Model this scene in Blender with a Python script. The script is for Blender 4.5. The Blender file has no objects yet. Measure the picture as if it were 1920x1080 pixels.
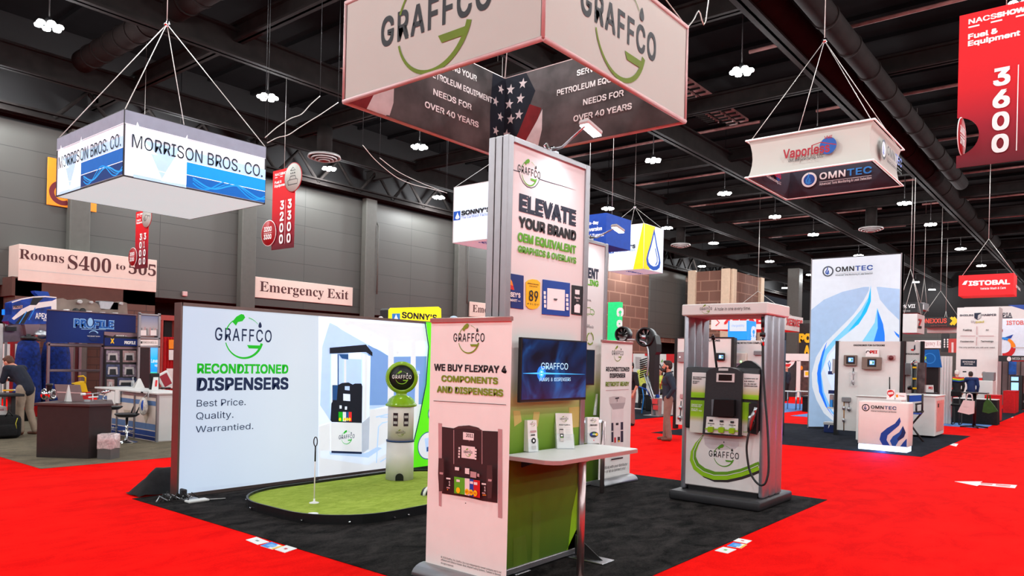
import bpy, bmesh, math, random, os
from mathutils import Vector, Matrix
random.seed(7)
SC = bpy.context.scene
COL = SC.collection
PI = math.pi

# ------------------------------------------------------------------ camera
F_PX, PY, YAW, ROLL, EYE = 1390.3, 675.74, math.radians(39.158), math.radians(1.358), 1.75
_f = Vector((math.cos(YAW), math.sin(YAW), 0)); _r = Vector((math.sin(YAW), -math.cos(YAW), 0)); _u = Vector((0, 0, 1))
RR = _r * math.cos(ROLL) + _u * math.sin(ROLL); UU = -_r * math.sin(ROLL) + _u * math.cos(ROLL)
CAM = Vector((0, 0, EYE))
cd = bpy.data.cameras.new('camera'); cam = bpy.data.objects.new('camera', cd); COL.objects.link(cam)
cd.sensor_width = 36; cd.lens = F_PX / 1920 * 36; cd.shift_y = (PY - 540) / 1920; cd.clip_end = 400
M3 = Matrix((RR, UU, -_f)).transposed()
cam.matrix_world = Matrix.Translation(CAM) @ M3.to_4x4()
SC.camera = cam
# ------------------------------------------------------------------ world, exposure
w = bpy.data.worlds.new('world'); SC.world = w; w.use_nodes = True
w.node_tree.nodes['Background'].inputs[0].default_value = (0.75, 0.8, 1.0, 1)
w.node_tree.nodes['Background'].inputs[1].default_value = 0.05
vs = SC.view_settings; SC.display_settings.display_device = 'sRGB'
vs.view_transform = 'Standard'; vs.look = 'None'; vs.exposure = 0.0; vs.gamma = 1.0; vs.use_curve_mapping = False
LAMP_W = 450.0        # watts of every ceiling lamp (the hall's only general light)
SC.cycles.max_bounces = 6; SC.cycles.diffuse_bounces = 4; SC.cycles.glossy_bounces = 3
SC.cycles.transparent_max_bounces = 6; SC.cycles.transmission_bounces = 4
SC.cycles.sample_clamp_indirect = 6; SC.cycles.use_denoising = True

# ------------------------------------------------------------------ photo measurements: a pixel's sight line meets a plane of the place
def ray(x, y): return _f + RR * ((x - 960) / F_PX) + UU * ((PY - y) / F_PX)
def on(x, y, k, v):
    d = ray(x, y); return CAM + d * ((v - CAM[k]) / d[k])
def fx(x, y, v): return on(x, y, 0, v)
def fy(x, y, v): return on(x, y, 1, v)
def fz(x, y, v=0): return on(x, y, 2, v)

# ------------------------------------------------------------------ materials
def lin(c):
    return tuple(((v / 255) / 12.92 if v / 255 <= 0.04045 else ((v / 255 + 0.055) / 1.055) ** 2.4) for v in c)
MATS = {}
def mat(name, rgb, rough=0.55, metal=0.0, emit=0.0, noise=0.06, nscale=6.0, bump=0.0, trans=0.0, spec=0.4, ergb=None, clear=None):
    if name in MATS: return MATS[name]
    m = bpy.data.materials.new(name); m.use_nodes = True; nt = m.node_tree; b = nt.nodes['Principled BSDF']
    c = lin(rgb); N = nt.nodes; L = nt.links
    tc = N.new('ShaderNodeTexCoord'); nz = N.new('ShaderNodeTexNoise'); nz.inputs['Scale'].default_value = nscale; nz.inputs['Detail'].default_value = 4
    L.new(tc.outputs['Object'], nz.inputs['Vector'])
    rp = N.new('ShaderNodeValToRGB'); rp.color_ramp.elements[0].position = 0.3; rp.color_ramp.elements[1].position = 0.7
    rp.color_ramp.elements[0].color = tuple(max(0, v * (1 - noise)) for v in c) + (1,)
    rp.color_ramp.elements[1].color = tuple(min(1, v * (1 + noise)) for v in c) + (1,)
    L.new(nz.outputs['Fac'], rp.inputs['Fac']); L.new(rp.outputs['Color'], b.inputs['Base Color'])
    b.inputs['Roughness'].default_value = rough; b.inputs['Metallic'].default_value = metal
    b.inputs['Specular IOR Level'].default_value = spec
    if emit:
        b.inputs['Emission Color'].default_value = lin(ergb or rgb) + (1,); b.inputs['Emission Strength'].default_value = emit
    if trans: b.inputs['Transmission Weight'].default_value = trans
    if clear is not None: b.inputs['Alpha'].default_value = clear
    if bump:
        bp = N.new('ShaderNodeBump'); bp.inputs['Strength'].default_value = bump; bp.inputs['Distance'].default_value = 0.02
        L.new(nz.outputs['Fac'], bp.inputs['Height']); L.new(bp.outputs['Normal'], b.inputs['Normal'])
    MATS[name] = m; return m

def ramp_mat(name, stops, axis=2, lo=0.0, hi=1.0, emit=0.0, rough=0.6, base=None):
    """a printed colour ramp along one local axis of the object"""
    m = bpy.data.materials.new(name); m.use_nodes = True; nt = m.node_tree; N = nt.nodes; L = nt.links; b = N['Principled BSDF']
    tc = N.new('ShaderNodeTexCoord'); sp = N.new('ShaderNodeSeparateXYZ'); mr = N.new('ShaderNodeMapRange')
    mr.inputs['From Min'].default_value = lo; mr.inputs['From Max'].default_value = hi
    L.new(tc.outputs['Object'], sp.inputs[0]); L.new(sp.outputs[axis], mr.inputs['Value'])
    rp = N.new('ShaderNodeValToRGB'); e = rp.color_ramp.elements
    e[0].position = stops[0][0]; e[0].color = lin(stops[0][1]) + (1,); e[1].position = stops[-1][0]; e[1].color = lin(stops[-1][1]) + (1,)
    for p, c in stops[1:-1]:
        k = e.new(p); k.color = lin(c) + (1,)
    L.new(mr.outputs[0], rp.inputs['Fac'])
    if base: b.inputs['Base Color'].default_value = lin(base) + (1,)
    else: L.new(rp.outputs['Color'], b.inputs['Base Color'])
    b.inputs['Roughness'].default_value = rough; b.inputs['Specular IOR Level'].default_value = 0.3
    if emit:
        L.new(rp.outputs['Color'], b.inputs['Emission Color']); b.inputs['Emission Strength'].default_value = emit
    MATS[name] = m; return m

# ------------------------------------------------------------------ text outlines
def _font(fn):
    try: return bpy.data.fonts.load(os.path.join(bpy.utils.system_resource('DATAFILES', path='fonts'), fn))
    except Exception: return None
INTER = _font('Inter.woff2'); MATHF = _font('NotoSansMath-Regular.woff2')
_TC = {}
def serif(s):
    o = ''
    for ch in s:
        if 'A' <= ch <= 'Z': o += chr(0x1D400 + ord(ch) - 65)
        elif 'a' <= ch <= 'z': o += chr(0x1D41A + ord(ch) - 97)
        elif '0' <= ch <= '9': o += chr(0x1D7CE + ord(ch) - 48)
        else: o += ch
    return o
def glyphs(s, weight=0.0, face='sans', space=1.0):
    k = (s, weight, face, space)
    if k in _TC: return _TC[k]
    cu = bpy.data.curves.new('t', 'FONT'); f = MATHF if face == 'serif' else INTER
    if f: cu.font = f
    cu.body = serif(s) if (face == 'serif' and f) else s
    cu.offset = weight; cu.resolution_u = 3; cu.space_character = space
    ob = bpy.data.objects.new('t', cu); COL.objects.link(ob)
    dg = bpy.context.evaluated_depsgraph_get(); ev = ob.evaluated_get(dg); me = ev.to_mesh()
    vs_ = [(v.co.x, v.co.y) for v in me.vertices]; fs = [tuple(p.vertices) for p in me.polygons]
    ev.to_mesh_clear(); bpy.data.objects.remove(ob); bpy.data.curves.remove(cu)
    _TC[k] = (vs_, fs); return _TC[k]
def capheight(face):
    v = glyphs('H', 0.0, face)[0]; return max(p[1] for p in v)

# ------------------------------------------------------------------ mesh builder
MW = {}; SURF = {}
SURFN = set('box board banner_sheet light_panel face_panel panel header leaflets disc number_disc icon_disc face card screen wall body desk globe_face canopy cabinet sheet fabric_face inner_lining tablet grade_plate side_panel header_bar name_board city_picture lit_column frame picture bag poster'.split())
def _root_inv(p): return MW.get(p.name) if p else None
class G:
    def __init__(self): self.bm = bmesh.new(); self.ms = []
    def mi(self, m):
        if m not in self.ms: self.ms.append(m)
        return self.ms.index(m)
    def face(self, pts, m, smooth=False):
        vs_ = [self.bm.verts.new(p) for p in pts]
        try: f = self.bm.faces.new(vs_)
        except ValueError: return None
        f.material_index = self.mi(m); f.smooth = smooth; return f
    def _tag(self, fs, m, smooth=False):
        i = self.mi(m)
        for f in fs: f.material_index = i; f.smooth = smooth
    def box(self, a, b, m, bev=0.0, rot=None, seg=1):
        x0, x1 = sorted((a[0], b[0])); y0, y1 = sorted((a[1], b[1])); z0, z1 = sorted((a[2], b[2]))
        c = Vector(((x0 + x1) / 2, (y0 + y1) / 2, (z0 + z1) / 2))
        t = bmesh.new(); bmesh.ops.create_cube(t, size=1, matrix=Matrix.Diagonal((x1 - x0, y1 - y0, z1 - z0, 1)))
        if bev: bmesh.ops.bevel(t, geom=t.edges[:], offset=min(bev, 0.45 * min(x1 - x0, y1 - y0, z1 - z0)), segments=seg, affect='EDGES', profile=0.5)
        mx = Matrix.Translation(c) @ (rot.to_4x4() if rot else Matrix.Identity(4))
        self._merge(t, mx, m, bev and seg > 1)
    def _merge(self, t, mx, m, smooth=False):
        mp = {v: self.bm.verts.new(mx @ v.co) for v in t.verts}; i = self.mi(m)
        for f in t.faces:
            try: nf = self.bm.faces.new([mp[v] for v in f.verts])
            except ValueError: continue
            nf.material_index = i; nf.smooth = bool(smooth)
        t.free()
    def prism(self, pts, d, m, smooth=False):
        """closed polygon of 3-D points swept by vector d"""
        d = Vector(d); n = len(pts); a = [self.bm.verts.new(p) for p in pts]; b = [self.bm.verts.new(Vector(p) + d) for p in pts]
        fs = [self.bm.faces.new(a[::-1]), self.bm.faces.new(b)]
        self._tag(fs, m)
        sd = [self.bm.faces.new((a[i], a[(i + 1) % n], b[(i + 1) % n], b[i])) for i in range(n)]
        self._tag(sd, m, smooth)
    def tube(self, pts, r, m, n=8, cap=True):
        pts = [Vector(p) for p in pts]; rings = []; up = None
        rr = r if isinstance(r, (list, tuple)) else [r] * len(pts)
        for i, p in enumerate(pts):
            t = (pts[min(i + 1, len(pts) - 1)] - pts[max(i - 1, 0)]).normalized()
            if up is None: up = t.orthogonal().normalized()
            a = (up - t * up.dot(t)); a = a.normalized() if a.length > 1e-6 else t.orthogonal().normalized(); up = a; b = t.cross(a)
            rings.append([self.bm.verts.new(p + (a * math.cos(2 * PI * k / n) + b * math.sin(2 * PI * k / n)) * rr[i]) for k in range(n)])
        fs = [self.bm.faces.new((rings[i][k], rings[i][(k + 1) % n], rings[i + 1][(k + 1) % n], rings[i + 1][k])) for i in range(len(rings) - 1) for k in range(n)]
        self._tag(fs, m, True)
        if cap: self._tag([self.bm.faces.new(rings[0][::-1]), self.bm.faces.new(rings[-1])], m)
    def lathe(self, c, prof, m, n=32, ax=(0, 0, 1), smooth=True):
        """profile [(radius, height)] turned about ax through c"""
        ax = Vector(ax).normalized(); a = ax.orthogonal().normalized(); b = ax.cross(a); c = Vector(c); rings = []
        for r, h in prof:
            if r < 1e-5: rings.append([self.bm.verts.new(c + ax * h)])
            else: rings.append([self.bm.verts.new(c + ax * h + (a * math.cos(2 * PI * k / n) + b * math.sin(2 * PI * k / n)) * r) for k in range(n)])
        fs = []
        for i in range(len(rings) - 1):
            A, B = rings[i], rings[i + 1]
            for k in range(n):
                j = (k + 1) % n
                if len(A) == 1 and len(B) == 1: continue
                if len(A) == 1: fs.append(self.bm.faces.new((A[0], B[j], B[k])))
                elif len(B) == 1: fs.append(self.bm.faces.new((A[k], A[j], B[0])))
                else: fs.append(self.bm.faces.new((A[k], A[j], B[j], B[k])))
        self._tag(fs, m, smooth)
        for R_, fl in ((rings[0], True), (rings[-1], False)):
            if len(R_) > 2: self._tag([self.bm.faces.new(R_[::-1] if fl else R_)], m)
    def cyl(self, a, b, r, m, n=20): self.tube([a, b], r, m, n)
    def ball(self, c, s, m, n=16, rot=None):
        t = bmesh.new(); bmesh.ops.create_uvsphere(t, u_segments=n, v_segments=max(6, n // 2), radius=1)
        s = s if isinstance(s, (tuple, list)) else (s, s, s)
        self._merge(t, Matrix.Translation(c) @ (rot.to_4x4() if rot else Matrix.Identity(4)) @ Matrix.Diagonal((*s, 1)), m, True)
    def sheet(self, grid, m, th=0.0):
        """rows of points joined to a cloth-like surface"""
        vs_ = [[self.bm.verts.new(p) for p in row] for row in grid]
        self._tag([self.bm.faces.new((vs_[i][j], vs_[i][j + 1], vs_[i + 1][j + 1], vs_[i + 1][j])) for i in range(len(grid) - 1) for j in range(len(grid[0]) - 1)], m, True)
    def o(self, name, parent=None, label=None):
        bmesh.ops.recalc_face_normals(self.bm, faces=self.bm.faces[:]) if not isinstance(self, Art) else None
        me = bpy.data.meshes.new(name); self.bm.to_mesh(me); self.bm.free()
        for m in self.ms: me.materials.append(m)
        ob = bpy.data.objects.new(name, me); COL.objects.link(ob)
        if len(me.vertices):
            lo = [min(v.co[k] for v in me.vertices) for k in range(3)]; hi = [max(v.co[k] for v in me.vertices) for k in range(3)]
            if parent is not None and isinstance(self, Art) and parent.type == 'EMPTY':      # print and lettering belong to the surface they lie on
                c = [(a + b) / 2 for a, b in zip(lo, hi)]; best = None
                for n_, (l2, h2) in SURF.get(parent.name, {}).items():
                    d = sum(max(l2[k] - c[k], 0, c[k] - h2[k]) ** 2 for k in range(3)) ** .5
                    if d < .35 and (best is None or d < best[0]): best = (d, n_)
                if best: parent = bpy.data.objects[best[1]]
            elif parent is not None and parent.type == 'EMPTY' and name in SURFN: SURF.setdefault(parent.name, {})[ob.name] = (lo, hi)
        if parent is not None:
            inv = MW[parent.name]; me.transform(inv); ob.parent = parent; MW[ob.name] = inv
        else: MW[ob.name] = Matrix.Identity(4)
        if label: ob['label'] = label
        return ob

def thing(name, label, cat, loc=(0, 0, 0), rz=0.0, group=None):
    o = bpy.data.objects.new(name, None); COL.objects.link(o); o.empty_display_size = 0.1
    o.location = loc; o.rotation_euler = (0, 0, rz)
    MW[o.name] = (Matrix.Translation(Vector(loc)) @ Matrix.Rotation(rz, 4, 'Z')).inverted()
    o['label'] = label; o['category'] = cat
    if group: o['group'] = group
    return o
def tag(o, label, cat, group=None, kind=None):
    o['label'] = label; o['category'] = cat
    if group: o['group'] = group
    if kind: o['kind'] = kind
    return o
def struct(o, label=None):
    o['kind'] = 'structure'
    if label: o['label'] = label
    return o
def dup(root, loc, rz=None, label=None):
    r = root.copy(); COL.objects.link(r); r.location = loc
    if rz is not None: r.rotation_euler = (0, 0, rz)
    if label: r['label'] = label
    def rec(src, dst):
        for ch in list(src.children):
            if ch.name == dst.name: continue
            c = ch.copy(); COL.objects.link(c); c.parent = dst; rec(ch, c)
    rec(root, r); return r

# ------------------------------------------------------------------ flat printed / lit artwork lying on a plane
class Art(G):
    def __init__(self, o, u, v=(0, 0, 1), lay=0.0, step=0.0006):
        super().__init__(); self.O = Vector(o); self.U = Vector(u).normalized(); self.V = Vector(v).normalized(); self.N = self.U.cross(self.V); self.lay = lay + 0.001; self.step = step
    def P(self, u, v, l): return self.O + self.U * u + self.V * v + self.N * l
    def px(self, x, y):
        d = ray(x, y); p = CAM + d * ((self.O - CAM).dot(self.N) / d.dot(self.N)); return ((p - self.O).dot(self.U), (p - self.O).dot(self.V))
    def nxt(self): self.lay += self.step; return self.lay
    def poly(self, pts, m): l = self.nxt(); return self.face([self.P(u, v, l) for u, v in pts], m)
    def Q(self, pts, m): return self.poly([self.px(*p) for p in pts], m)
    def rect(self, u0, v0, u1, v1, m): return self.poly([(u0, v0), (u1, v0), (u1, v1), (u0, v1)], m)
    def disc(self, u, v, ru, m, rv=None, n=28): rv = rv or ru; return self.poly([(u + ru * math.cos(2 * PI * k / n), v + rv * math.sin(2 * PI * k / n)) for k in range(n)], m)
    def D(self, x, y, rx, m, ry=None):
        u, v = self.px(x, y); u1, _ = self.px(x + rx, y); _, v1 = self.px(x, y - (ry or rx)); return self.disc(u, v, abs(u1 - u), m, abs(v1 - v))
    def band(self, ps, ws, m):
        """ribbon along points ps with widths ws"""
        l = self.nxt(); ws = ws if isinstance(ws, (list, tuple)) else [ws] * len(ps); A_, B_ = [], []
        for i, p in enumerate(ps):
            q0, q1 = ps[max(0, i - 1)], ps[min(len(ps) - 1, i + 1)]; tx, ty = q1[0] - q0[0], q1[1] - q0[1]; L = math.hypot(tx, ty) or 1
            nx, ny = -ty / L * ws[i] / 2, tx / L * ws[i] / 2; A_.append((p[0] + nx, p[1] + ny)); B_.append((p[0] - nx, p[1] - ny))
        va = [self.bm.verts.new(self.P(*p, l)) for p in A_]; vb = [self.bm.verts.new(self.P(*p, l)) for p in B_]
        self._tag([self.bm.faces.new((va[i], vb[i], vb[i + 1], va[i + 1])) for i in range(len(ps) - 1)], m)
    def B(self, pts, ws, m): self.band([self.px(*p) for p in pts], ws, m)
    def arc(self, u, v, r, a0, a1, w0, w1, m, n=24, ry=None):
        ry = ry or r
        self.band([(u + r * math.cos(math.radians(a0 + (a1 - a0) * k / n)), v + ry * math.sin(math.radians(a0 + (a1 - a0) * k / n))) for k in range(n + 1)], [w0 + (w1 - w0) * k / n for k in range(n + 1)], m)
    def text(self, s, u, v, wd, h, m, wt=0.0, face='sans', sp=1.0, rot=0.0):
        vs_, fs = glyphs(s, 0.0, face, sp)
        if not vs_: return
        x0 = min(p[0] for p in vs_) - wt; x1 = max(p[0] for p in vs_) + wt; sx = wd / (x1 - x0); sy = h / (capheight(face) + 2 * wt); l = self.nxt()
        cr, sr = math.cos(rot), math.sin(rot); i = self.mi(m)
        for ox, oy in ([(0, 0)] if wt <= .006 else [(-wt, -wt), (wt, -wt), (wt, wt), (-wt, wt)] + ([(0, 0)] if wt > .025 else [])):      # heavier strokes: the outline laid down shifted
            bv = []; l += .00025; self.lay = l
            for x, y in vs_:
                a, b = (x + ox - x0) * sx, (y + oy + wt) * sy; bv.append(self.bm.verts.new(self.P(u + a * cr - b * sr, v + a * sr + b * cr, l)))
            for f in fs:
                try: nf = self.bm.faces.new([bv[k] for k in f]); nf.material_index = i
                except ValueError: pass
    def T(self, s, bl, br, ytop, m, wt=0.0, face='sans', sp=1.0):
        """text whose baseline runs between two measured points and whose capitals reach ytop above the first"""
        u0, v0 = self.px(*bl); u1, v1 = self.px(*br); _, vt = self.px(bl[0], ytop)
        self.text(s, u0, (v0 + v1) / 2, u1 - u0, vt - v0, m, wt, face, sp)

def graffco(A, u, v, wd, dark, green, wt=0.007):
    """round pump-hose emblem with the word across it; u, v its centre, wd the width of the word"""
    r = wd * 0.33; h = wd * 0.2
    A.text('GRAFFCO', u - wd / 2, v - h * 0.30, wd, h, dark, wt, sp=1.15)
    A.arc(u, v, r, 196, 345, wd * .016, wd * .045, green)
    A.arc(u, v, r, 128, 160, wd * .014, wd * .02, green, 10)
    A.poly([(u + r * .96, v - r * .36), (u + r * .16, v - r * .36), (u + r * .16, v - r * .2), (u + r * .34, v - r * .52), (u + r * .9, v - r * .52)][0:2] + [(u + r * .26, v - r * .52), (u + r * .9, v - r * .52)], green)
    n = [(-.66, .74), (-.46, .56), (-.36, .74), (-.12, .8), (.02, .98), (-.06, 1.12), (-.2, 1.14), (-.44, 1.0)]
    A.poly([(u + r * a, v + r * b) for a, b in n], green)
    A.arc(u, v, r, 44, 78, wd * .006, wd * .012, green, 10)
    A.poly([(u + r * (.84 + .085 * math.sin(t) * (1 + .5 * math.cos(t))), v + r * (.66 - .15 * math.cos(t))) for t in [k * PI / 6 for k in range(12)]], dark)
def omntec(A, u, v, h, dark, blue, grey, white, tag_=True, ring=None):
    """drop emblem and wordmark; u, v = left end of the baseline of the word, h = capital height"""
    R_ = h * 1.1; cu, cv = u - R_ * 1.35, v + h * .2
    A.disc(cu, cv, R_, ring or dark); A.disc(cu, cv, R_ * .74, white)
    for k, (dx, s) in enumerate(((-.22, 1.0), (.18, .72))):
        A.poly([(cu + R_ * s * x + R_ * dx * .3, cv + R_ * s * y) for x, y in ((0, .95), (.12, .4), (.42, 0), (.4, -.4), (0, -.62), (-.4, -.4), (-.42, 0), (-.2, .3))], blue if k == 0 else white)
        if k == 1: A.poly([(cu + R_ * x, cv + R_ * y) for x, y in ((.06, .35), (.2, -.1), (.1, -.45), (-.16, -.42), (-.14, -.05))], blue)
    A.text('OMN', u, v, h * 3.6, h, dark, 0.018, sp=1.05); A.text('TEC', u + h * 3.8, v, h * 3.3, h, blue, 0.018, sp=1.05)
    if tag_:
        A.rect(u, v - h * .38, u + h * 7.1, v - h * .32, grey); A.text('Advanced Tank Monitoring & Leak Detection', u, v - h * .85, h * 7.1, h * .36, dark, 0.01)
def flame(A, f, cols):
    """two curling flame tongues; f maps unit coordinates to the plane"""
    big = [(.74, 1.0), (.78, .86), (.72, .72), (.5, .52), (.33, .36), (.3, .2), (.42, .02), (.16, .02), (.05, .2), (.1, .42), (.3, .6), (.58, .78)]
    small = [(.86, .72), (.96, .5), (.9, .34), (.72, .2), (.62, .02), (.5, .02), (.42, .18), (.52, .34), (.74, .5)]
    A.poly([f(*p) for p in big], cols[0]); A.poly([f(*p) for p in small], cols[1])
    A.poly([f(*p) for p in ((.86, .72), (.96, .5), (.9, .34), (.72, .2), (.66, .26), (.8, .44))], cols[2])
    A.poly([f(*p) for p in ((1.0, .3), (1.0, .02), (.78, .02), (.88, .16))], cols[0])

# ------------------------------------------------------------------ shared materials
WHITE = mat('white laminate', (214, 212, 208), 0.45, noise=.02)
FABW = mat('white fabric', (242, 238, 234), 0.85, noise=.025, nscale=3)
BLACK = mat('black plastic', (20, 20, 22), 0.4, noise=.1)
SOFTB = mat('soft black cloth', (20, 19, 20), 0.95, noise=.3, nscale=14, bump=.4)
INK = mat('black ink', (26, 26, 30), 0.6, noise=.03)
NAVY = mat('navy ink', (28, 38, 58), 0.6, noise=.03)
GREEN = mat('leaf green ink', (92, 176, 28), 0.6, noise=.03)
OLIVE = mat('olive green ink', (122, 148, 20), 0.6, noise=.03)
STEEL = mat('brushed steel', (178, 180, 184), 0.35, 1.0, noise=.05, nscale=20)
ALU = mat('anodised aluminium', (158, 157, 160), 0.4, .85, noise=.03, nscale=12)
CHROME = mat('chrome', (225, 226, 230), 0.12, 1.0, noise=.01)
DARKM = mat('dark painted metal', (46, 44, 46), 0.5, .3, noise=.1)
WIRE = mat('steel rope', (200, 196, 190), 0.45, .5)
PRED = mat('red paint', (205, 20, 26), 0.5, noise=.04)
PWHITE = mat('white ink', (244, 242, 240), 0.6, noise=.01)
GREY = mat('mid grey paint', (128, 128, 130), 0.55, noise=.06)
LGREY = mat('light grey paint', (190, 188, 186), 0.55, noise=.05)
BLUE = mat('strong blue', (10, 66, 160), 0.5, noise=.06)
DBLUE = mat('deep blue', (8, 36, 96), 0.5, noise=.08)
SKYB = mat('sky blue', (40, 140, 225), 0.5, noise=.05)
YEL = mat('signal yellow', (250, 196, 8), 0.5, noise=.03)
ORANGE = mat('orange paint', (250, 140, 10), 0.55, noise=.03)
RED = mat('bright red cloth', (200, 14, 22), 0.8, noise=.12, nscale=10)
ACRYL = mat('clear acrylic', (240, 246, 250), 0.08, spec=.5, clear=.22)

# ------------------------------------------------------------------ the hall
def carpet_mat(name, rgb, rgb2, sc=1.6, fine=60, rough=.95, bump=.25):
    m = bpy.data.materials.new(name); m.use_nodes = True; nt = m.node_tree; N = nt.nodes; L = nt.links; b = N['Principled BSDF']
    tc = N.new('ShaderNodeTexCoord'); mp = N.new('ShaderNodeMapping'); mp.inputs['Scale'].default_value = (1, 1.8, 1)
    L.new(tc.outputs['Object'], mp.inputs[0])
    a = N.new('ShaderNodeTexNoise'); a.inputs['Scale'].default_value = sc; a.inputs['Detail'].default_value = 8; a.inputs['Roughness'].default_value = .7; a.inputs['Distortion'].default_value = .6
    f = N.new('ShaderNodeTexNoise'); f.inputs['Scale'].default_value = fine; f.inputs['Detail'].default_value = 3
    L.new(mp.outputs[0], a.inputs['Vector']); L.new(tc.outputs['Object'], f.inputs['Vector'])
    ad = N.new('ShaderNodeMath'); ad.operation = 'MULTIPLY_ADD'; L.new(f.outputs['Fac'], ad.inputs[0]); ad.inputs[1].default_value = .35; L.new(a.outputs['Fac'], ad.inputs[2])
    rp = N.new('ShaderNodeValToRGB'); e = rp.color_ramp.elements; e[0].position = .52; e[0].color = lin(rgb2) + (1,); e[1].position = .82; e[1].color = lin(rgb) + (1,)
    L.new(ad.outputs[0], rp.inputs[0]); L.new(rp.outputs[0], b.inputs['Base Color']); b.inputs['Roughness'].default_value = rough; b.inputs['Specular IOR Level'].default_value = .03
    bp = N.new('ShaderNodeBump'); bp.inputs['Strength'].default_value = bump; bp.inputs['Distance'].default_value = .02; L.new(ad.outputs[0], bp.inputs['Height']); L.new(bp.outputs[0], b.inputs['Normal'])
    return m
REDC = carpet_mat('red aisle carpet', (246, 17, 9), (220, 2, 2))
BLKC = carpet_mat('black booth carpet', (50, 46, 45), (13, 13, 13), 2.6)
TAUP = carpet_mat('taupe booth carpet', (124, 112, 94), (96, 88, 76), 2.0)
NAVC = carpet_mat('dark slate carpet', (44, 46, 54), (26, 28, 34), 2.2)
BLUC = carpet_mat('pale blue carpet', (112, 150, 206), (92, 128, 186), 2.2)

g = G(); g.box((-36, -30, -.3), (90, 33, 0), REDC); struct(g.o('floor'), 'bright red aisle carpet over the hall floor')
def carpet(name, x0, y0, x1, y1, m, lab):
    g = G(); g.box((x0, y0, 0), (x1, y1, .006), m, .003); struct(g.o(name), lab)
carpet('booth_carpet', 4.0, 2.93, 10.28, 9.02, BLKC, 'black carpet of the pump booth')
carpet('booth_carpet', 4.08, 12.16, 10.2, 24.3, TAUP, 'taupe carpet of the booths on the left')
carpet('booth_carpet', 16.82, 3.0, 23.3, 9.1, NAVC, 'dark carpet under the tank monitor booth')
carpet('booth_carpet', 19.6, 11.55, 29.0, 24.0, NAVC, 'dark carpet of the dryer booth behind')
carpet('booth_carpet', 26.9, 3.1, 30.2, 9.0, BLUC, 'pale blue carpet at the right')
carpet('booth_carpet', 30.2, 3.1, 42, 9.0, NAVC, 'dark carpet under the red draped tables')
carpet('booth_carpet', 28.4, 9.8, 36, 14.5, BLUC, 'blue carpet behind the silver dispenser')

def panel_mat(name, rgb, bw, bh, oz, ox, mort=.012, rough=.6, mo=(40, 40, 40), off=0.0):
    m = bpy.data.materials.new(name); m.use_nodes = True; nt = m.node_tree; N = nt.nodes; L = nt.links; b = N['Principled BSDF']
    tc = N.new('ShaderNodeTexCoord'); sp = N.new('ShaderNodeSeparateXYZ'); cb = N.new('ShaderNodeCombineXYZ'); L.new(tc.outputs['Object'], sp.inputs[0])
    s = N.new('ShaderNodeMath'); s.operation = 'ADD'; L.new(sp.outputs[0], s.inputs[0]); L.new(sp.outputs[1], s.inputs[1])
    a1 = N.new('ShaderNodeMath'); a1.inputs[1].default_value = ox; L.new(s.outputs[0], a1.inputs[0])
    a2 = N.new('ShaderNodeMath'); a2.inputs[1].default_value = oz; L.new(sp.outputs[2], a2.inputs[0])
    L.new(a1.outputs[0], cb.inputs[0]); L.new(a2.outputs[0], cb.inputs[1])
    br = N.new('ShaderNodeTexBrick'); br.offset = off; br.inputs['Scale'].default_value = 1; br.inputs['Brick Width'].default_value = bw; br.inputs['Row Height'].default_value = bh
    br.inputs['Mortar Size'].default_value = mort; br.inputs['Mortar Smooth'].default_value = .2
    c = lin(rgb); br.inputs['Color1'].default_value = c + (1,); br.inputs['Color2'].default_value = tuple(v * .93 for v in c) + (1,); br.inputs['Mortar'].default_value = lin(mo) + (1,)
    L.new(cb.outputs[0], br.inputs['Vector']); L.new(br.outputs['Color'], b.inputs['Base Color']); b.inputs['Roughness'].default_value = rough
    return m
YW = 30.0
zc = fy(677, 410, YW).z
GREYW = panel_mat('grey precast panels', (70, 70, 66), 3.43, .905, -zc + 20 * .905, -24.45 - YW + 200 * 3.43)
DARKW = mat('dark recess', (16, 15, 16), .9)
BRICKW = panel_mat('brown masonry', (118, 84, 70), 1.6, .9, 0, 0, .05, .8, (150, 116, 98), .5)
BRICKD = panel_mat('dark red masonry', (96, 66, 56), .9, .3, 0, 0, .02, .8, (70, 52, 46), .5)
GREYC = mat('grey column paint', (78, 78, 73), .6)
g = G(); g.box((-36, YW, 3.95), (34.5, YW + .4, 9.72), GREYW); struct(g.o('wall_left'), 'grey panelled wall on the left of the hall')
g = G(); g.box((-36, YW + .1, 9.72), (90, YW + .4, 14), DARKW); struct(g.o('trim_1'), 'dark band above the grey wall')
g = G(); g.box((-36, YW + 2.2, 0), (66, YW + 2.5, 3.95), DARKW); g.box((-36, YW + .4, 3.9), (66, YW + 2.5, 3.98), DARKW); struct(g.o('wall_recess'), 'dark recess under the grey wall')
g = G(); g.box((34.5, YW, 3.6), (66, YW + .4, 9.72), BRICKW); g.box((34.5, YW, 0), (55.4, YW + .4, 3.6), BRICKW); struct(g.o('wall_brick'), 'brown masonry wall behind the dryers')
p0 = fy(1218, 600, YW - .15).x; p1 = fy(1284, 600, YW - .15).x
g = G(); g.box((p0, YW - .15, fy(1250, 634, YW).z), (p1, YW, 9.7), GREYW); struct(g.o('wall_infill'), 'grey panelled bay between the brown masonry')
g = G(); g.box((88, -30, 0), (88.4, YW, 7.2), GREYW); g.box((88, -30, 7.2), (88.4, YW, 14), DARKW); struct(g.o('wall_far'), 'far wall of the hall')
g = G(); g.box((-36, -30.4, 0), (90, -30, 14), GREYW); struct(g.o('wall_right'), 'right wall of the hall')
g = G(); g.box((-36.4, -30, 0), (-36, YW, 14), GREYW); struct(g.o('wall_near'), 'wall behind the camera')
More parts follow.
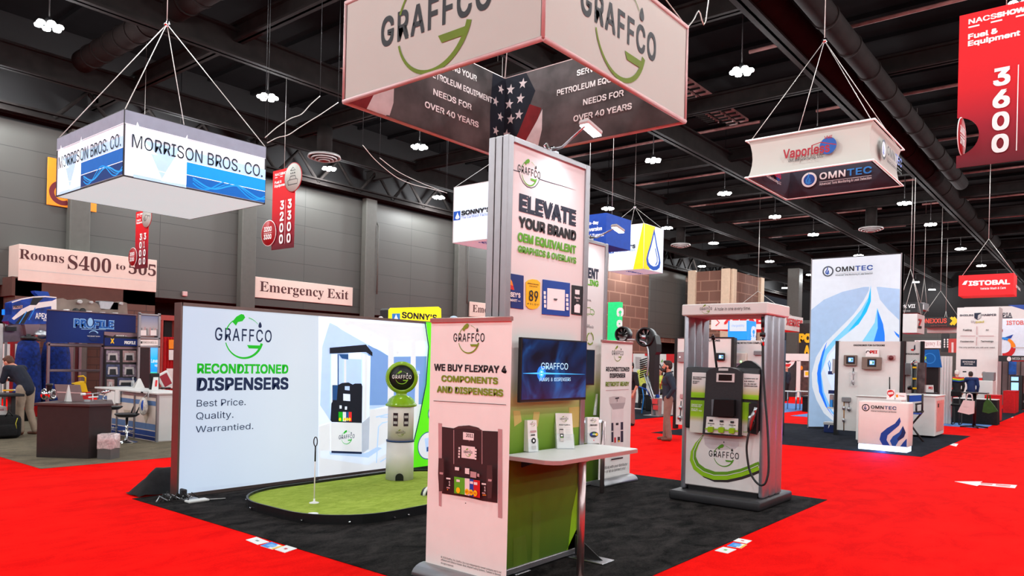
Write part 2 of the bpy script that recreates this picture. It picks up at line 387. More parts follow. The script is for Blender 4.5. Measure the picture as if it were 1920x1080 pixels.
for k in range(-5, 3):
    x = 24.45 + 6.85 * k + .3
    g = G(); g.box((x - .35, YW - .4, 0), (x + .35, YW, 9.85), GREYC, .04)
    if k in (0, 1): g.tube([(x + .5, YW - .06, 9.7), (x + .5, YW - .06, 8.9), (x + .42, YW - .42, 8.5), (x + .42, YW - .42, 5)], .045, GREYC)
    struct(g.o('column'), 'grey wall column')
# masonry block that juts out far behind
bx_ = 60.0; ya = fx(1292, 580, bx_).y; yb = fx(1367, 580, bx_).y; xc = fy(1427, 580, yb).x; zt = fx(1366, 506, bx_).z
g = G(); g.box((bx_, yb, 0), (xc, ya, zt), BRICKW)
CREAM = mat('cream pilaster', (206, 186, 160), .7)
for y in (yb + .3, ya - .3): g.box((bx_ - .25, y - .35, 0), (bx_, y + .35, zt + .1), CREAM)
g.box((bx_ + .2, yb - .25, 0), (bx_ + .9, yb, zt + .1), CREAM); g.box((xc - .8, yb - .25, 0), (xc, yb, zt), CREAM); g.box((bx_ - .15, yb + .6, 4.9), (bx_, ya - .6, 5.2), CREAM)
struct(g.o('masonry_block'), 'brown masonry block with cream pilasters')
g = G(); xg = fy(1489, 600, 22).x; g.box((xg - .5, 21.5, 0), (xg + .5, 22.5, 10.4), GREYC, .05); struct(g.o('column'), 'free grey column in the hall')
# portal with the room sign: brick piers and soffit
xl = fy(24, 500, YW - 1).x; xr = fy(293, 520, YW - 1).x
for a, b in ((xl + .1, xl + .9), (xr - 1.2, xr)):
    g = G(); g.box((a, YW - .95, 0), (b, YW + .2, 4.15), BRICKD); struct(g.o('portal_pier'), 'brick pier under the room sign')
g = G(); g.box((xl, YW - .95, 3.55), (xr, YW + .2, 4.2), mat('brown soffit', (84, 56, 48), .8)); struct(g.o('portal_soffit'), 'soffit under the room sign')
g = G(); g.box((xl + .9, YW + .3, 0), (xr - 1.2, YW + .5, 3.6), BRICKD); struct(g.o('portal_back'), 'brown back of the portal')

# ceiling
DECK = mat('black ceiling deck', (9, 8, 9), .95, noise=.2, nscale=2, spec=.05); BEAM = mat('dark steel beam', (26, 23, 22), .9, noise=.25, nscale=3, spec=.08)
g = G(); g.box((-36, -30, 13.4), (90, YW, 13.7), DECK)
for k in range(63): g.box((-36 + 2 * k, -30, 13.25), (-35.85 + 2 * k, YW, 13.4), DECK)
struct(g.o('ceiling'), 'black ceiling deck')
def beam(a, b, h, wd, nm='ceiling_beam'):
    g = G(); x = abs(b[0] - a[0]) > abs(b[1] - a[1]); t = .07
    def bx(o0, o1, z0, z1):
        if x: g.box((a[0], a[1] + o0, z0), (b[0], a[1] + o1, z1), BEAM)
        else: g.box((a[0] + o0, a[1], z0), (a[0] + o1, b[1], z1), BEAM)
    z = a[2]; bx(-wd / 2, wd / 2, z, z + t); bx(-wd / 2, wd / 2, z + h - t, z + h); bx(-.04, .04, z, z + h)
    struct(g.o(nm), 'dark steel ceiling beam')
for y in (-5.9, .5, 7.0, 13.4, 19.9, 26.4): beam((-36, y, 10.3), (88, y, 10.3), .8, .36)
for k in range(13): beam((-1.7 + 6.6 * k, -30, 10.75), (-1.7 + 6.6 * k, YW, 10.75), .55, .3)
for k in range(9):      # lattice webs of the edge truss
    x0 = 10 + 6.85 * k; g = G()
    for i in range(3): g.tube([(x0 + 2.2 * i, YW - .62, 9.95), (x0 + 2.2 * i + 1.1, YW - .62, 11.2), (x0 + 2.2 * i + 2.2, YW - .62, 9.95)], .09, BEAM, 6)
    struct(g.o('truss_web'), 'lattice of the edge truss')
beam((-36, YW - .62, 9.8), (88, YW - .62, 9.8), .3, .4)
DUCT = mat('dark duct', (30, 26, 25), .9, .0, noise=.2, nscale=2, spec=.05)
def duct(a, b, r, lab):
    g = G(); n = 12; A, B = Vector(a), Vector(b)
    g.tube([A.lerp(B, k / n) for k in range(n + 1)], r, DUCT, 20)
    for k in range(1, n): g.lathe(A.lerp(B, k / n), [(r + .03, -.04), (r + .03, .04)], DUCT, 20, (B - A))
    struct(g.o('duct'), lab)
q = fz(155, 122, 10.9); duct((q.x, q.y, 11), (q.x, q.y - 9, 11), .34, 'round duct stub at upper left')
q = fz(1530, 120, 10.6); duct((q.x - 9, q.y, 10.9), (q.x + 40, q.y, 10.9), .5, 'long round duct')
q = fz(1640, 150, 10.4); duct((q.x - 9, q.y, 10.5), (q.x + 16, q.y, 10.5), .3, 'narrow round duct')
TRAYM = mat('reddish tray metal', (120, 84, 80), .6, .2, noise=.3, nscale=4)  # dull reddish metal shared by the trays and pipes
for a, b in (((1280, 150), (1400, 228)), ((1285, 175), (1375, 235)), ((1282, 195), (1340, 232))):
    p, q = fz(*a, 12.2), fz(*b, 12.2); g = G()
    g.box((p.x, p.y - .18, 12.2), (q.x, p.y + .18, 12.3), TRAYM)
    for k in range(12): x = p.x + (q.x - p.x) * k / 12; g.box((x, p.y - .2, 12.14), (x + .08, p.y + .2, 12.2), BEAM)
    struct(g.o('cable_tray'), 'cable tray under the deck')
for k in range(0, 12):
    for y in (3.6, 16.8):
        g = G(); x = 2.5 + 6.7 * k; g.tube([(x, y - 5.5, 11.6), (x, y + 5.5, 11.6)], .06, TRAYM, 6); struct(g.o('sprinkler_pipe'), 'sprinkler pipe')

# lamps: ring of LED modules with the area light that shines from it
LED = mat('lit lamp lens', (255, 253, 248), .4, emit=26)
CASE = mat('lamp housing', (30, 30, 32), .5, .4)
def lamp():
    t = thing('ceiling_lamp', 'lit ring lamp of the ceiling grid', 'ceiling lamp', (7.1, 8.3, 10.0), 0, 'ring lamps of the ceiling grid')
    o = Vector((7.1, 8.3, 10.0)); g = G()
    g.cyl(o + Vector((0, 0, .06)), o + Vector((0, 0, 3.3)), .018, CASE, 6); g.lathe(o, [(.09, .0), (.13, .1), (.06, .22)], CASE, 16)
    for k in range(6):
        a = k * PI / 3; g.tube([o + Vector((0, 0, .09)), o + Vector((.2 * math.cos(a), .2 * math.sin(a), .07))], .02, CASE, 6)
    g.o('lamp_frame', t)
    g = G()
    for k in range(6):
        a = k * PI / 3; c = o + Vector((.24 * math.cos(a), .24 * math.sin(a), 0)); g.lathe(c, [(0, -.03), (.085, -.02), (.1, .02), (.07, .06)], LED, 14)
    g.o('lamp_lens', t)
    l = bpy.data.lights.new('lamp_light', 'POINT'); l.shadow_soft_size = .2; l.energy = LAMP_W; l.color = (.94, .98, 1.0)
    lo = bpy.data.objects.new('lamp_light', l); COL.objects.link(lo); lo.parent = t; lo.location = (0, 0, -.3); return t
LX = [-20, -13, -6.3, .4, 7.1, 13.4, 20.1, 26.9, 34.0, 40.8, 47.5, 58.0, 68, 78, 86]; LY = [8.3, 14.75, 21.3, 27.0, 1.85, -4.6, -11, -17.5, -24]
l0 = None
for x in LX:
    for y in LY:
        if x > 45 and y < -3 or x > 30 and y < -15: continue
        p = (x * 1.052, 28.4, 10.4) if y == 27.0 else (x, y, 10.0)      # the row by the wall hangs higher and closer to it
        if l0 is None: l0 = lamp(); l0.location = p
        else:
            c = dup(l0, p, random.random())
            if y == 27.0:
                for ch in c.children:
                    if ch.type == 'LIGHT':
                        if 'wall_row_light' not in bpy.data.lights: k_ = ch.data.copy(); k_.name = 'wall_row_light'; k_.energy = LAMP_W * 2.0
                        ch.data = bpy.data.lights['wall_row_light']
# light on the grey wall: extra power is added to the lamp row nearest it
DIFF = mat('ceiling diffuser', (150, 146, 144), .5, .3)
def diffuser(px, lab):
    q = fz(*px, 9.55); t = thing('air_diffuser', lab, 'vent', q, 0, 'round ceiling diffusers'); g = G()
    for r, h in ((.62, .02), (.48, -.04), (.34, -.08), (.2, -.12)): g.lathe(q, [(r, h + .1), (r + .03, h), (r - .07, h + .02), (r - .05, h + .1)], DIFF, 32)
    g.o('cone', t); g = G(); g.cyl(q + Vector((0, 0, .05)), q + Vector((0, 0, 1.22)), .3, DUCT, 20); g.o('neck', t)
diffuser((608, 297), 'round ringed diffuser above the red 3200 banner')
diffuser((1276, 461), 'faint round diffuser right of the water drop cube')
diffuser((1633, 431), 'round diffuser above the tall drop lightbox')

# ================================================================== the pump booth
# ---- backlit wall
LBF = ramp_mat('backlit fabric', [(0, (205, 228, 255)), (.35, (226, 241, 255)), (.7, (210, 231, 255)), (1, (222, 238, 255))], 0, 0, 4.6, .66, base=(140, 144, 150))
LWHT = mat('backlit white print', (190, 194, 200), .7, ergb=(246, 249, 255), emit=.56); LNAV = mat('backlit navy print', (20, 38, 74), .7, emit=.35, noise=.02)
LGRN = mat('backlit green print', (18, 172, 28), .7, emit=.5, noise=.02); LLIM = mat('backlit lime print', (92, 226, 16), .7, emit=.6, noise=.03)
LB1 = mat('backlit blue print', (112, 150, 208), .7, emit=.6, noise=.05); LB2 = mat('backlit pale blue print', (176, 202, 240), .7, emit=.62, noise=.04); LB3 = mat('backlit light print', (214, 227, 246), .7, emit=.66, noise=.03)
LBK = mat('backlit dark print', (16, 24, 40), .7, emit=.2, noise=.05); LBM = mat('backlit mid blue', (30, 80, 140), .7, emit=.4); LYE = mat('backlit yellow', (245, 210, 20), .6, emit=.55); LRD = mat('backlit red', (225, 40, 40), .6, emit=.5); LGY = mat('backlit grey', (182, 192, 210), .7, emit=.5)
LY0, LX0, LX1, LZ = 8.66, 4.37, 9.3, 2.35
FRB = mat('bronze aluminium', (120, 104, 100), .4, .8)
t = thing('backlit_wall', 'long backlit wall headed RECONDITIONED DISPENSERS', 'display wall', (LX0, LY0, 0))
g = G()
for z in (.03, LZ - .02): g.box((LX0, LY0, z - .02), (LX1, LY0 + .16, z + .02), FRB)
for x in (LX0, LX1): g.box((x - .012, LY0, .01), (x + .012, LY0 + .16, LZ), FRB)
g.o('frame', t)
g = G(); g.box((LX0 + .012, LY0 + .012, .05), (LX1 - .012, LY0 + .13, LZ - .04), LBF); g.o('light_panel', t)
g = G()
for x in (LX0 + .05, LX1 - .3):
    g.box((x - .06, LY0 - .22, .006), (x + .12, LY0 + .34, .016), ALU); g.box((x - .02, LY0 - .1, .016), (x + .02, LY0 + .2, .12), DARKM, .01)
g.o('foot', t)
A = Art((LX0, LY0 + .012, 0), (1, 0, 0)); 
# printed forecourt scene
A.Q([(597, 589), (796, 606), (802, 650), (797, 720), (783, 790), (773, 830), (772, 884), (597, 904)], LB3)
A.Q([(618, 605), (690, 640), (727, 667), (727, 760), (690, 770), (620, 790), (600, 760), (604, 650)], LB2)
A.Q([(690, 645), (731, 669), (800, 668), (797, 758), (690, 760)], LB1)
A.Q([(606, 592), (796, 607), (801, 662), (731, 664), (700, 652), (640, 618)], LB3)
A.Q([(640, 600), (796, 613), (800, 640), (734, 640), (720, 634)], LWHT)
for a in ((728, 617, 738, 782), (771, 620, 779, 700)): A.Q([(a[0], a[1]), (a[2], a[1] + 1), (a[2], a[3]), (a[0] - 2, a[3])], LWHT)
for c in ((651, 607, 5), (694, 627, 5), (745, 661, 3)): A.D(*c, LWHT)
A.Q([(597, 800), (690, 768), (797, 758), (783, 790), (773, 830), (772, 884), (597, 904)], LWHT)
A.Q([(600, 845), (690, 846), (722, 830), (752, 790), (765, 800), (730, 846), (690, 872), (600, 858)], LB3); A.Q([(618, 852), (690, 858), (716, 840), (706, 838), (688, 848), (617, 846)], LB2)
for a in ([(705, 868), (709, 800), (716, 793), (733, 789), (733, 853), (712, 866)], [(704, 782), (730, 776), (735, 776)], [(712, 782), (740, 782)]): A.B(a, .022, LB2)
# big printed pump
A.Q([(620, 664), (632, 664), (632, 848), (619, 848)], LB3); A.Q([(632, 664), (634, 664), (634, 730), (632, 730)], LBM); A.Q([(678, 662), (694, 668), (690, 846), (677, 850)], LB3); A.Q([(683, 664), (688, 666), (685, 849), (681, 850)], LWHT)
A.Q([(634, 664), (652, 664), (652, 674), (640, 672)], LBM); A.Q([(652, 662), (677, 660), (677, 674), (652, 673)], LB3); A.Q([(644, 674), (648, 674), (648, 722), (644, 722)], LWHT)
A.Q([(617, 652), (685, 646), (697, 661), (697, 668), (685, 660), (617, 663)], LBK)
A.Q([(619, 792), (677, 793), (677, 848), (619, 846)], LWHT); A.Q([(620, 845), (677, 847), (677, 851), (620, 849)], LNAV); A.Q([(677, 793), (692, 780), (690, 842), (677, 850)], LGY)
A.Q([(622, 722), (632, 722), (640, 718), (652, 717), (660, 721), (664, 719), (676, 719), (678, 724), (677, 793), (621, 791), (618, 788), (620, 756), (622, 753)], LBK); A.Q([(623, 723), (632, 722), (630, 750), (622, 750)], LBM)
A.Q([(645, 724), (654, 724), (654, 732), (645, 731)], LB2); A.Q([(642, 738), (655, 739), (655, 752), (642, 751)], LB3); A.Q([(635, 760), (639, 760), (639, 766), (635, 766)], LB3); A.Q([(645, 762), (649, 762), (649, 768), (645, 768)], LB3)
for x0, x1, m in ((633, 641, LGRN), (641, 647, LWHT), (647, 652, LBM), (652, 657.5, LRD)): A.Q([(x0, 772), (x1, 772.3), (x1, 790), (x0, 789.7)], m)
for x in (635.5, 644, 649, 653.5): A.D(x, 786, 2.2, LYE, 3)
u, v = A.px(648, 820); graffco(A, u, v, .285, LNAV, LGRN)
# small pump in the distance
A.Q([(750, 697), (784, 695), (785, 701), (750, 703)], LB2); A.Q([(751, 703), (757, 703), (756, 760), (750, 760)], LWHT); A.Q([(776, 702), (783, 702), (782, 760), (775, 760)], LWHT); A.Q([(757, 726), (762, 723), (768, 723), (775, 727), (775, 748), (757, 748)], LB1)
# lime sweep with round pictures
A.Q([(796, 604), (900, 612), (905, 870), (772, 881), (773, 830), (783, 790), (797, 720), (802, 650)], LLIM)
A.B([(794, 604), (801, 650), (796, 720), (782, 790), (772, 832), (771, 884)], .022, LNAV)
for c, r in (((812, 775), 11), ((800, 835), 18)): A.D(*c, r + 1.2, LBM, (r + 1.2) * 1.35); A.D(*c, r, LWHT, r * 1.35)
A.Q([(793, 822), (806, 818), (806, 848), (796, 847)], LB2); A.Q([(797, 838), (806, 836), (806, 846), (797, 846)], LBM)
A.o('printed_scene', t)
A = Art((LX0, LY0 + .012, 0), (1, 0, 0), lay=.003); u, v = A.px(457.5, 633); graffco(A, u, v, A.px(510, 640)[0] - A.px(404, 640)[0], LNAV, LGRN); A.o('logo', t)
A = Art((LX0, LY0 + .012, 0), (1, 0, 0), lay=.003)
A.T('RECONDITIONED', (369, 701), (540, 700), 682, LGRN, .028); A.T('DISPENSERS', (368, 732), (540, 731), 707, LNAV, .028)
A.T('Best Price.', (368, 761), (460, 761), 748, LNAV, .004); A.T('Quality.', (367, 785), (437, 784.5), 772, LNAV, .004); A.T('Warrantied.', (366, 808), (474, 807), 796, LNAV, .004)
for k, (a, b) in enumerate((((366, 915), (478, 905)), ((366, 917.5), (470, 908)), ((366, 919.5), (410, 915)))): A.B([a, b], .004, LGY)
A.o('lettering', t)

g = G(); P_ = lambda x, y, z: (x, y, z)
rows = []
for i in range(9):
    a = i / 8; row = []
    for j in range(13):
        b = j / 12; x = 4.08 + b * .9; h = math.sin(PI * a) ** .7 * (.31 * min(1, (b * 3) ** .8) * (1 - .15 * b)) + .015 * math.sin(11 * b + 7 * a) + .008 * math.sin(23 * b - 9 * a)
        row.append((x, LY0 + .36 + a * .36, .012 + max(0, h)))
    rows.append(row)
g.sheet(rows, SOFTB); tag(g.o('cloth_bag'), 'rumpled black cloth heaped behind the backlit wall', 'bag')
t = thing('power_adapter', 'white power box and cable at the foot of the backlit wall', 'power box', fz(364, 942))
q = fz(364, 942); g = G(); g.box((q.x - .09, q.y - .06, .006), (q.x + .16, q.y + .06, .03), WHITE, .006); g.o('case', t)
g = G(); g.tube([(q.x + .1, q.y, .02), (q.x + .3, q.y - .05, .012), (q.x + .36, q.y - .06, .012)], .005, LGREY, 6); g.tube([(q.x - .06, q.y + .03, .03), (q.x + .02, q.y + .1, .1), (q.x + .12, q.y + .06, .012)], .006, BLACK, 6); g.o('cable', t)
t = thing('cable_bundle', 'dark bunch of cables and a clamp at the left end of the backlit wall', 'cables', (LX0 - .12, LY0 - .06, 0)); g = G()
for k in range(7):
    x = LX0 - .3 + .05 * k; g.tube([(x, LY0 - .1, .016), (x + .06, LY0 - .05 + .02 * math.sin(k), .07 + .02 * (k % 3)), (x + .12, LY0 - .12, .02)], .008, BLACK if k % 3 else STEEL, 6)
g.o('cables', t)

# ---- putting green
GX0, GX1, GY0, GY1 = 4.62, 8.0, 6.0, 8.12
TURF = carpet_mat('putting turf', (166, 182, 80), (136, 156, 56), 7, 220, .95, .5)
def rr(x0, y0, x1, y1, r, n=10):
    o = []
    for cx, cy, a in ((x1 - r, y1 - r, 0), (x0 + r, y1 - r, 90), (x0 + r, y0 + r, 180), (x1 - r, y0 + r, 270)):
        o += [(cx + r * math.cos(math.radians(a + 90 * k / n)), cy + r * math.sin(math.radians(a + 90 * k / n))) for k in range(n + 1)]
    return o
t = thing('putting_green', 'long rounded putting green with a black rim on the black carpet', 'putting green', (GX0, GY0, 0))
pts = rr(GX0, GY0, GX1, GY1, .8)
g = G(); g.prism([(x, y, .006) for x, y in pts], (0, 0, .07), TURF); g.o('turf', t)
outer = [(x + (x - 6.3) * .012, y + (y - 7.06) * .018) for x, y in pts]
g = G(); n = len(pts)
for i in range(n):
    j = (i + 1) % n; a, b, c, d = pts[i], pts[j], outer[j], outer[i]
    for q in ([(*a, .105), (*b, .105), (*c, .105), (*d, .105)], [(*d, .006), (*c, .006), (*c, .105), (*d, .105)], [(*a, .05), (*b, .05), (*b, .105), (*a, .105)]): g.face(q, BLACK)
g.o('rim', t)
def bolt(x, y, dx, dy):
    g = G(); g.lathe((x, y, .035), [(.012, 0), (.012, .02), (.006, .03)], CHROME, 10, (dx, dy, 0)); g.o('bolt', t)
for i in range(0, n, 4): 
    a = outer[i]; dx, dy = a[0] - 6.3, a[1] - 7.06; L = math.hypot(dx, dy); bolt(a[0], a[1], dx / L, dy / L)
for k in range(4): bolt(5.6 + .55 * k, outer[33][1] if False else GY0 - .02, 0, -1)
cup = fz(587, 963, .078); g = G(); g.lathe((cup.x, cup.y, .077), [(0, .0), (.056, 0), (.056, .004), (0, .004)], PWHITE, 24); g.o('cup', t, 'white hole cover')
fl = fz(589, 943, .078)
t = thing('golf_flag_pin', 'slim white pin with a wire loop standing in the putting green', 'flag pin', (fl.x, fl.y, .077)); g = G()
g.lathe((fl.x, fl.y, .077), [(.055, 0), (.055, .006), (.012, .02), (.009, .05)], PWHITE, 20); g.o('base', t)
g = G(); g.cyl((fl.x, fl.y, .09), (fl.x, fl.y, .72), .007, PWHITE, 10); g.cyl((fl.x, fl.y, .55), (fl.x, fl.y, .725), .0085, BLACK, 10); g.o('rod', t)
g = G(); R2 = Vector((RR.x, RR.y, 0)).normalized(); c = Vector((fl.x, fl.y, .775)); g.tube([c + R2 * .02 * math.cos(a) + Vector((0, 0, .052 * math.sin(a))) for a in [k * PI / 10 for k in range(21)]], .006, BLACK, 6); g.o('loop', t)
q = fz(806, 928, .078); t = thing('ball_return', 'half round white ball return at the green behind the roll-up banner', 'ball return', q); g = G()
g.tube([q + Vector((.1 * math.cos(a), -.14 * 0 + .0, .1 * math.sin(a))) for a in [k * PI / 8 for k in range(9)]], .018, PWHITE, 8); g.o('hoop', t)
g = G(); g.prism([q + Vector((.09 * math.cos(a), .02, .09 * math.sin(a))) for a in [k * PI / 8 for k in range(9)]], (0, .05, 0), BLACK); g.o('mouth', t)

# ---- retro pump
rp_ = Vector((7.0, 7.66, .077)); LIME = mat('glossy lime enamel', (128, 172, 26), .18, noise=.03, spec=.6); ENAM = mat('cream white enamel', (226, 222, 216), .35, noise=.02)
t = thing('retro_gas_pump', 'lime topped retro style pump figure on the putting green', 'pump model', rp_); FD = Vector((-rp_.x, -rp_.y, 0)).normalized(); SD = Vector((-FD.y, FD.x, 0))
g = G(); g.lathe(rp_, [(.19, 0), (.19, .52)], ENAM, 40); g.lathe(rp_ + Vector((0, 0, .52)), [(.195, 0), (.195, .02)], mat('blue band', (30, 60, 110), .4), 40); g.lathe(rp_ + Vector((0, 0, .54)), [(.178, 0), (.178, .46), (.17, .47)], ENAM, 40); g.o('body', t)
g = G(); g.lathe(rp_ + Vector((0, 0, 1.0)), [(.19, 0), (.215, .01), (.215, .03), (.19, .05), (.17, .1), (.12, .14), (.075, .155), (.075, .2), (.1, .215)], LIME, 40); g.o('cap', t)
gc = rp_ + Vector((0, 0, 1.4)); g = G(); g.lathe(gc - FD * .08, [(.14, 0), (.2, .01), (.222, .04), (.222, .12), (.2, .15), (.175, .16), (.17, .15)], LIME, 44, FD); g.o('globe_ring', t)
g = G(); g.lathe(gc + FD * .068, [(0, 0), (.172, 0), (.172, .005), (0, .006)], BLACK, 40, FD); g.o('globe_face', t)
V2 = Vector((0, 0, 1)); A = Art(gc + FD * .0755, SD, V2); graffco(A, 0, 0, .26, PWHITE, mat('bright lime ink', (140, 200, 40), .5), .01); A.o('logo', t)
def curved(u0, u1, v0, v1, m, r=.1795, lay=0):
    n = 8; a0 = math.atan2(FD.y, FD.x); f = G()
    pts = [[(rp_.x + (r + lay) * math.cos(a0 + (u0 + (u1 - u0) * k / n) / r), rp_.y + (r + lay) * math.sin(a0 + (u0 + (u1 - u0) * k / n) / r), rp_.z + v) for k in range(n + 1)] for v in (v0, v1)]
    f.sheet(pts, m); return f
for s in (-1, 1):
    f = curved(.075 * s - .035, .075 * s + .035, .74, .92, mat('dark dial', (38, 40, 46), .3)); f.o('dial_window', t)
    for z in (.77, .85):
        f = curved(.075 * s - .027, .075 * s + .027, z, z + .035, LGREY, lay=.002); f.o('dial_digits', t)
A = Art(rp_ + FD * .181 + Vector((0, 0, .65)), SD, V2); graffco(A, 0, 0, .13, INK, OLIVE); A.o('logo', t)
g = G(); c0 = rp_ + FD * .17; g.prism([c0 + SD * (.055 * math.cos(a)) + Vector((0, 0, .045 + .055 * math.sin(a))) for a in [k * PI / 10 for k in range(11)]] + [c0 - SD * .055, c0 + SD * .055], FD * .023, BLACK); g.o('ball_opening', t)

# ---- roll-up banners
BANP = mat('banner film', (238, 236, 230), .5, noise=.02); BTOP = mat('banner top rail', (190, 150, 146), .35, .7)  # BTOP: aluminium rail with its red reflection put into the colour
def banner(name, lab, o, u, wd, z0, z1):
    o = Vector(o); u = Vector(u); n = u.cross(Vector((0, 0, 1))); t = thing(name, lab, 'roll-up banner', (o.x, o.y, 0))
    def bar(a, b, z, zz, d0, d1, m): return [o + u * a + n * d0 + Vector((0, 0, z)), o + u * b + n * d1 + Vector((0, 0, zz)), m]
    g = G(); g.prism([o + u * a + Vector((0, 0, z)) for a, z in ((0, z0), (wd, z0), (wd, z1), (0, z1))], -n * .004, BANP); g.o('banner_sheet', t)
    g = G(); g.prism([o + n * a + Vector((0, 0, z1 + b)) for a, b in ((-.016, -.015), (.014, -.02), (.016, .01), (0, .018), (-.016, .012))], u * wd, BTOP); g.o('top_rail', t)
    pr = [(.13 * math.cos(a), .012 + .085 * math.sin(a)) for a in [k * PI / 10 for k in range(11)]]
    g = G(); g.prism([o - u * .03 + n * (a) + Vector((0, 0, b)) for a, b in pr], u * (wd + .06), ALU, True); g.o('base', t)
    g = G(); g.cyl(o + u * wd / 2 - n * .03 + Vector((0, 0, .09)), o + u * wd / 2 - n * .03 + Vector((0, 0, z1)), .012, ALU, 8); g.o('pole', t); return t
BX = 4.25; t = banner('rollup_banner', 'roll-up banner reading COMPONENTS AND DISPENSERS in front of the tall tower', (BX, 4.315, 0), (0, -1, 0), .845, .09, 2.06)
PK = mat('black pump print', (48, 30, 32), .5); PK2 = mat('dark pump print', (70, 46, 46), .5); MAUV = mat('mauve print', (190, 150, 150), .5); PINKW = mat('pale print', (238, 226, 222), .5)
A = Art((BX, 4.315, 0), (0, -1, 0)); u, v = A.px(879, 636); graffco(A, u, v, A.px(908, 636)[0] - A.px(850, 636)[0], INK, OLIVE); A.o('logo', t)
A = Art((BX, 4.315, 0), (0, -1, 0))
A.T('WE BUY FLEXPAY 4', (814, 696), (950, 699), 683, INK, .03); A.T('COMPONENTS', (828, 716), (934, 720), 704, OLIVE, .03); A.T('AND DISPENSERS', (820, 737), (944, 742), 724.5, OLIVE, .03)
A.B([(814, 751.5), (950, 759)], .004, INK); A.o('lettering', t); A = Art((BX, 4.315, 0), (0, -1, 0))
for k, (s, x1) in enumerate((('© 2025 Graffco, Inc. Graffco, Inc is an independently owned company and is not', 940), ('affiliated with Gilbarco Veeder-Root, Wayne Fueling Systems, Tokheim or Bennett.', 940), ('All rights reserved.', 851))):
    y = 1047 + 5 * k; A.T(s, (827, y), (x1, y + (x1 - 827) * .235), y - 3.4, INK, 0)
A.o('small_print', t)
A = Art((BX, 4.315, 0), (0, -1, 0))
A.Q([(822, 793), (829, 794), (828, 950), (823, 948)], MAUV); A.Q([(934, 804), (942, 805), (942, 972), (934, 970)], MAUV)
A.Q([(829, 800), (851, 803), (860, 799), (880, 797.5), (895, 801), (905, 807.5), (934, 809), (933, 943), (905, 939), (880, 933), (829, 925)], PK)
A.Q([(851, 805), (858, 800), (870, 798), (886, 799), (898, 802), (905, 810), (893, 806), (870, 803)], PK2)
for x in (851.5, 904.5): A.B([(x, 806), (x, 870)], .006, MAUV)
A.Q([(869, 810), (889.5, 812.5), (889, 826), (869, 824)], PINKW); A.T('2011', (875, 819), (888, 820.5), 812.5, INK, .01); A.Q([(880, 826), (882, 826), (882, 827), (880, 827)], MAUV)
A.Q([(866.5, 835), (892, 838), (891.5, 861), (866.5, 858)], PINKW); u, v = A.px(879, 848.5); graffco(A, u, v, A.px(887, 848)[0] - A.px(871, 848)[0], INK, GREEN)
for k in range(4):
    A.Q([(862, 838 + 5.4 * k), (865, 838.3 + 5.4 * k), (865, 842 + 5.4 * k), (862, 841.7 + 5.4 * k)], PINKW); A.Q([(893, 841.5 + 5.4 * k), (896, 841.8 + 5.4 * k), (896, 845.5 + 5.4 * k), (893, 845.2 + 5.4 * k)], PINKW)
A.Q([(856, 875), (864, 876), (863.5, 882), (856, 881)], PINKW); A.Q([(875, 877), (883, 878), (883, 889), (875, 887.5)], PINKW); A.Q([(885, 883), (896.5, 885), (896, 896), (885, 894)], MAUV); A.Q([(898, 887), (902, 888), (902, 894), (898, 893)], MAUV)
for pts, m in ((((855, 893), (875, 896), (875, 927), (855, 924)), GREEN), (((875, 896), (884, 897), (884, 929), (875, 927)), PINKW), (((884, 897.5), (891.5, 898.5), (891.5, 931), (884, 929)), BLUE), (((891.5, 899), (903.5, 900.5), (903.5, 933), (891.5, 931)), PRED)): A.Q(pts, m)
for pts in (((859.5, 898), (866, 899), (866, 903.5), (859.5, 902.7)), ((885, 901.5), (891, 902.3), (891, 907), (885, 906)), ((892.5, 903), (899, 904), (899, 909), (892.5, 908))): A.Q(pts, PINKW)
for x, y, s in ((863, 918.5, ''), (879.5, 921, '87'), (887.8, 922.5, '89'), (895.8, 924, '93')):
    A.D(x, y, 3.8, YEL, 5.6)
    if s: A.T(s, (x - 2.3, y + 2.2), (x + 2.3, y + 2.5), y - 2, PRED, .01)
for x, y in ((842, 896), (909, 906)):
    A.B([(x, y), (x + 8, y + 1)], .012, PINKW); A.T('1', (x + 5, y + 14), (x + 7.5, y + 14), y + 5, PINKW, .02); A.B([(x + 1, y + 17), (x + 7, y + 18)], .01, MAUV)
    for k in range(1 if x < 900 else 3): A.D(x + 3 + 2.5 * k, y + 21, 1, ORANGE)
for x0, y0 in ((829, 858), (920, 871)): A.Q([(x0, y0), (x0 + 9, y0 + .5), (x0 + 10, y0 + 27), (x0 + 8, y0 + 62), (x0 + 1, y0 + 62), (x0 - 1, y0 + 30)], PK2); A.Q([(x0 + 2, y0 + 26), (x0 + 9, y0 + 27), (x0 + 8, y0 + 31), (x0 + 2, y0 + 30)], MAUV)
A.D(880, 942, 1, INK); A.o('pump_print', t)

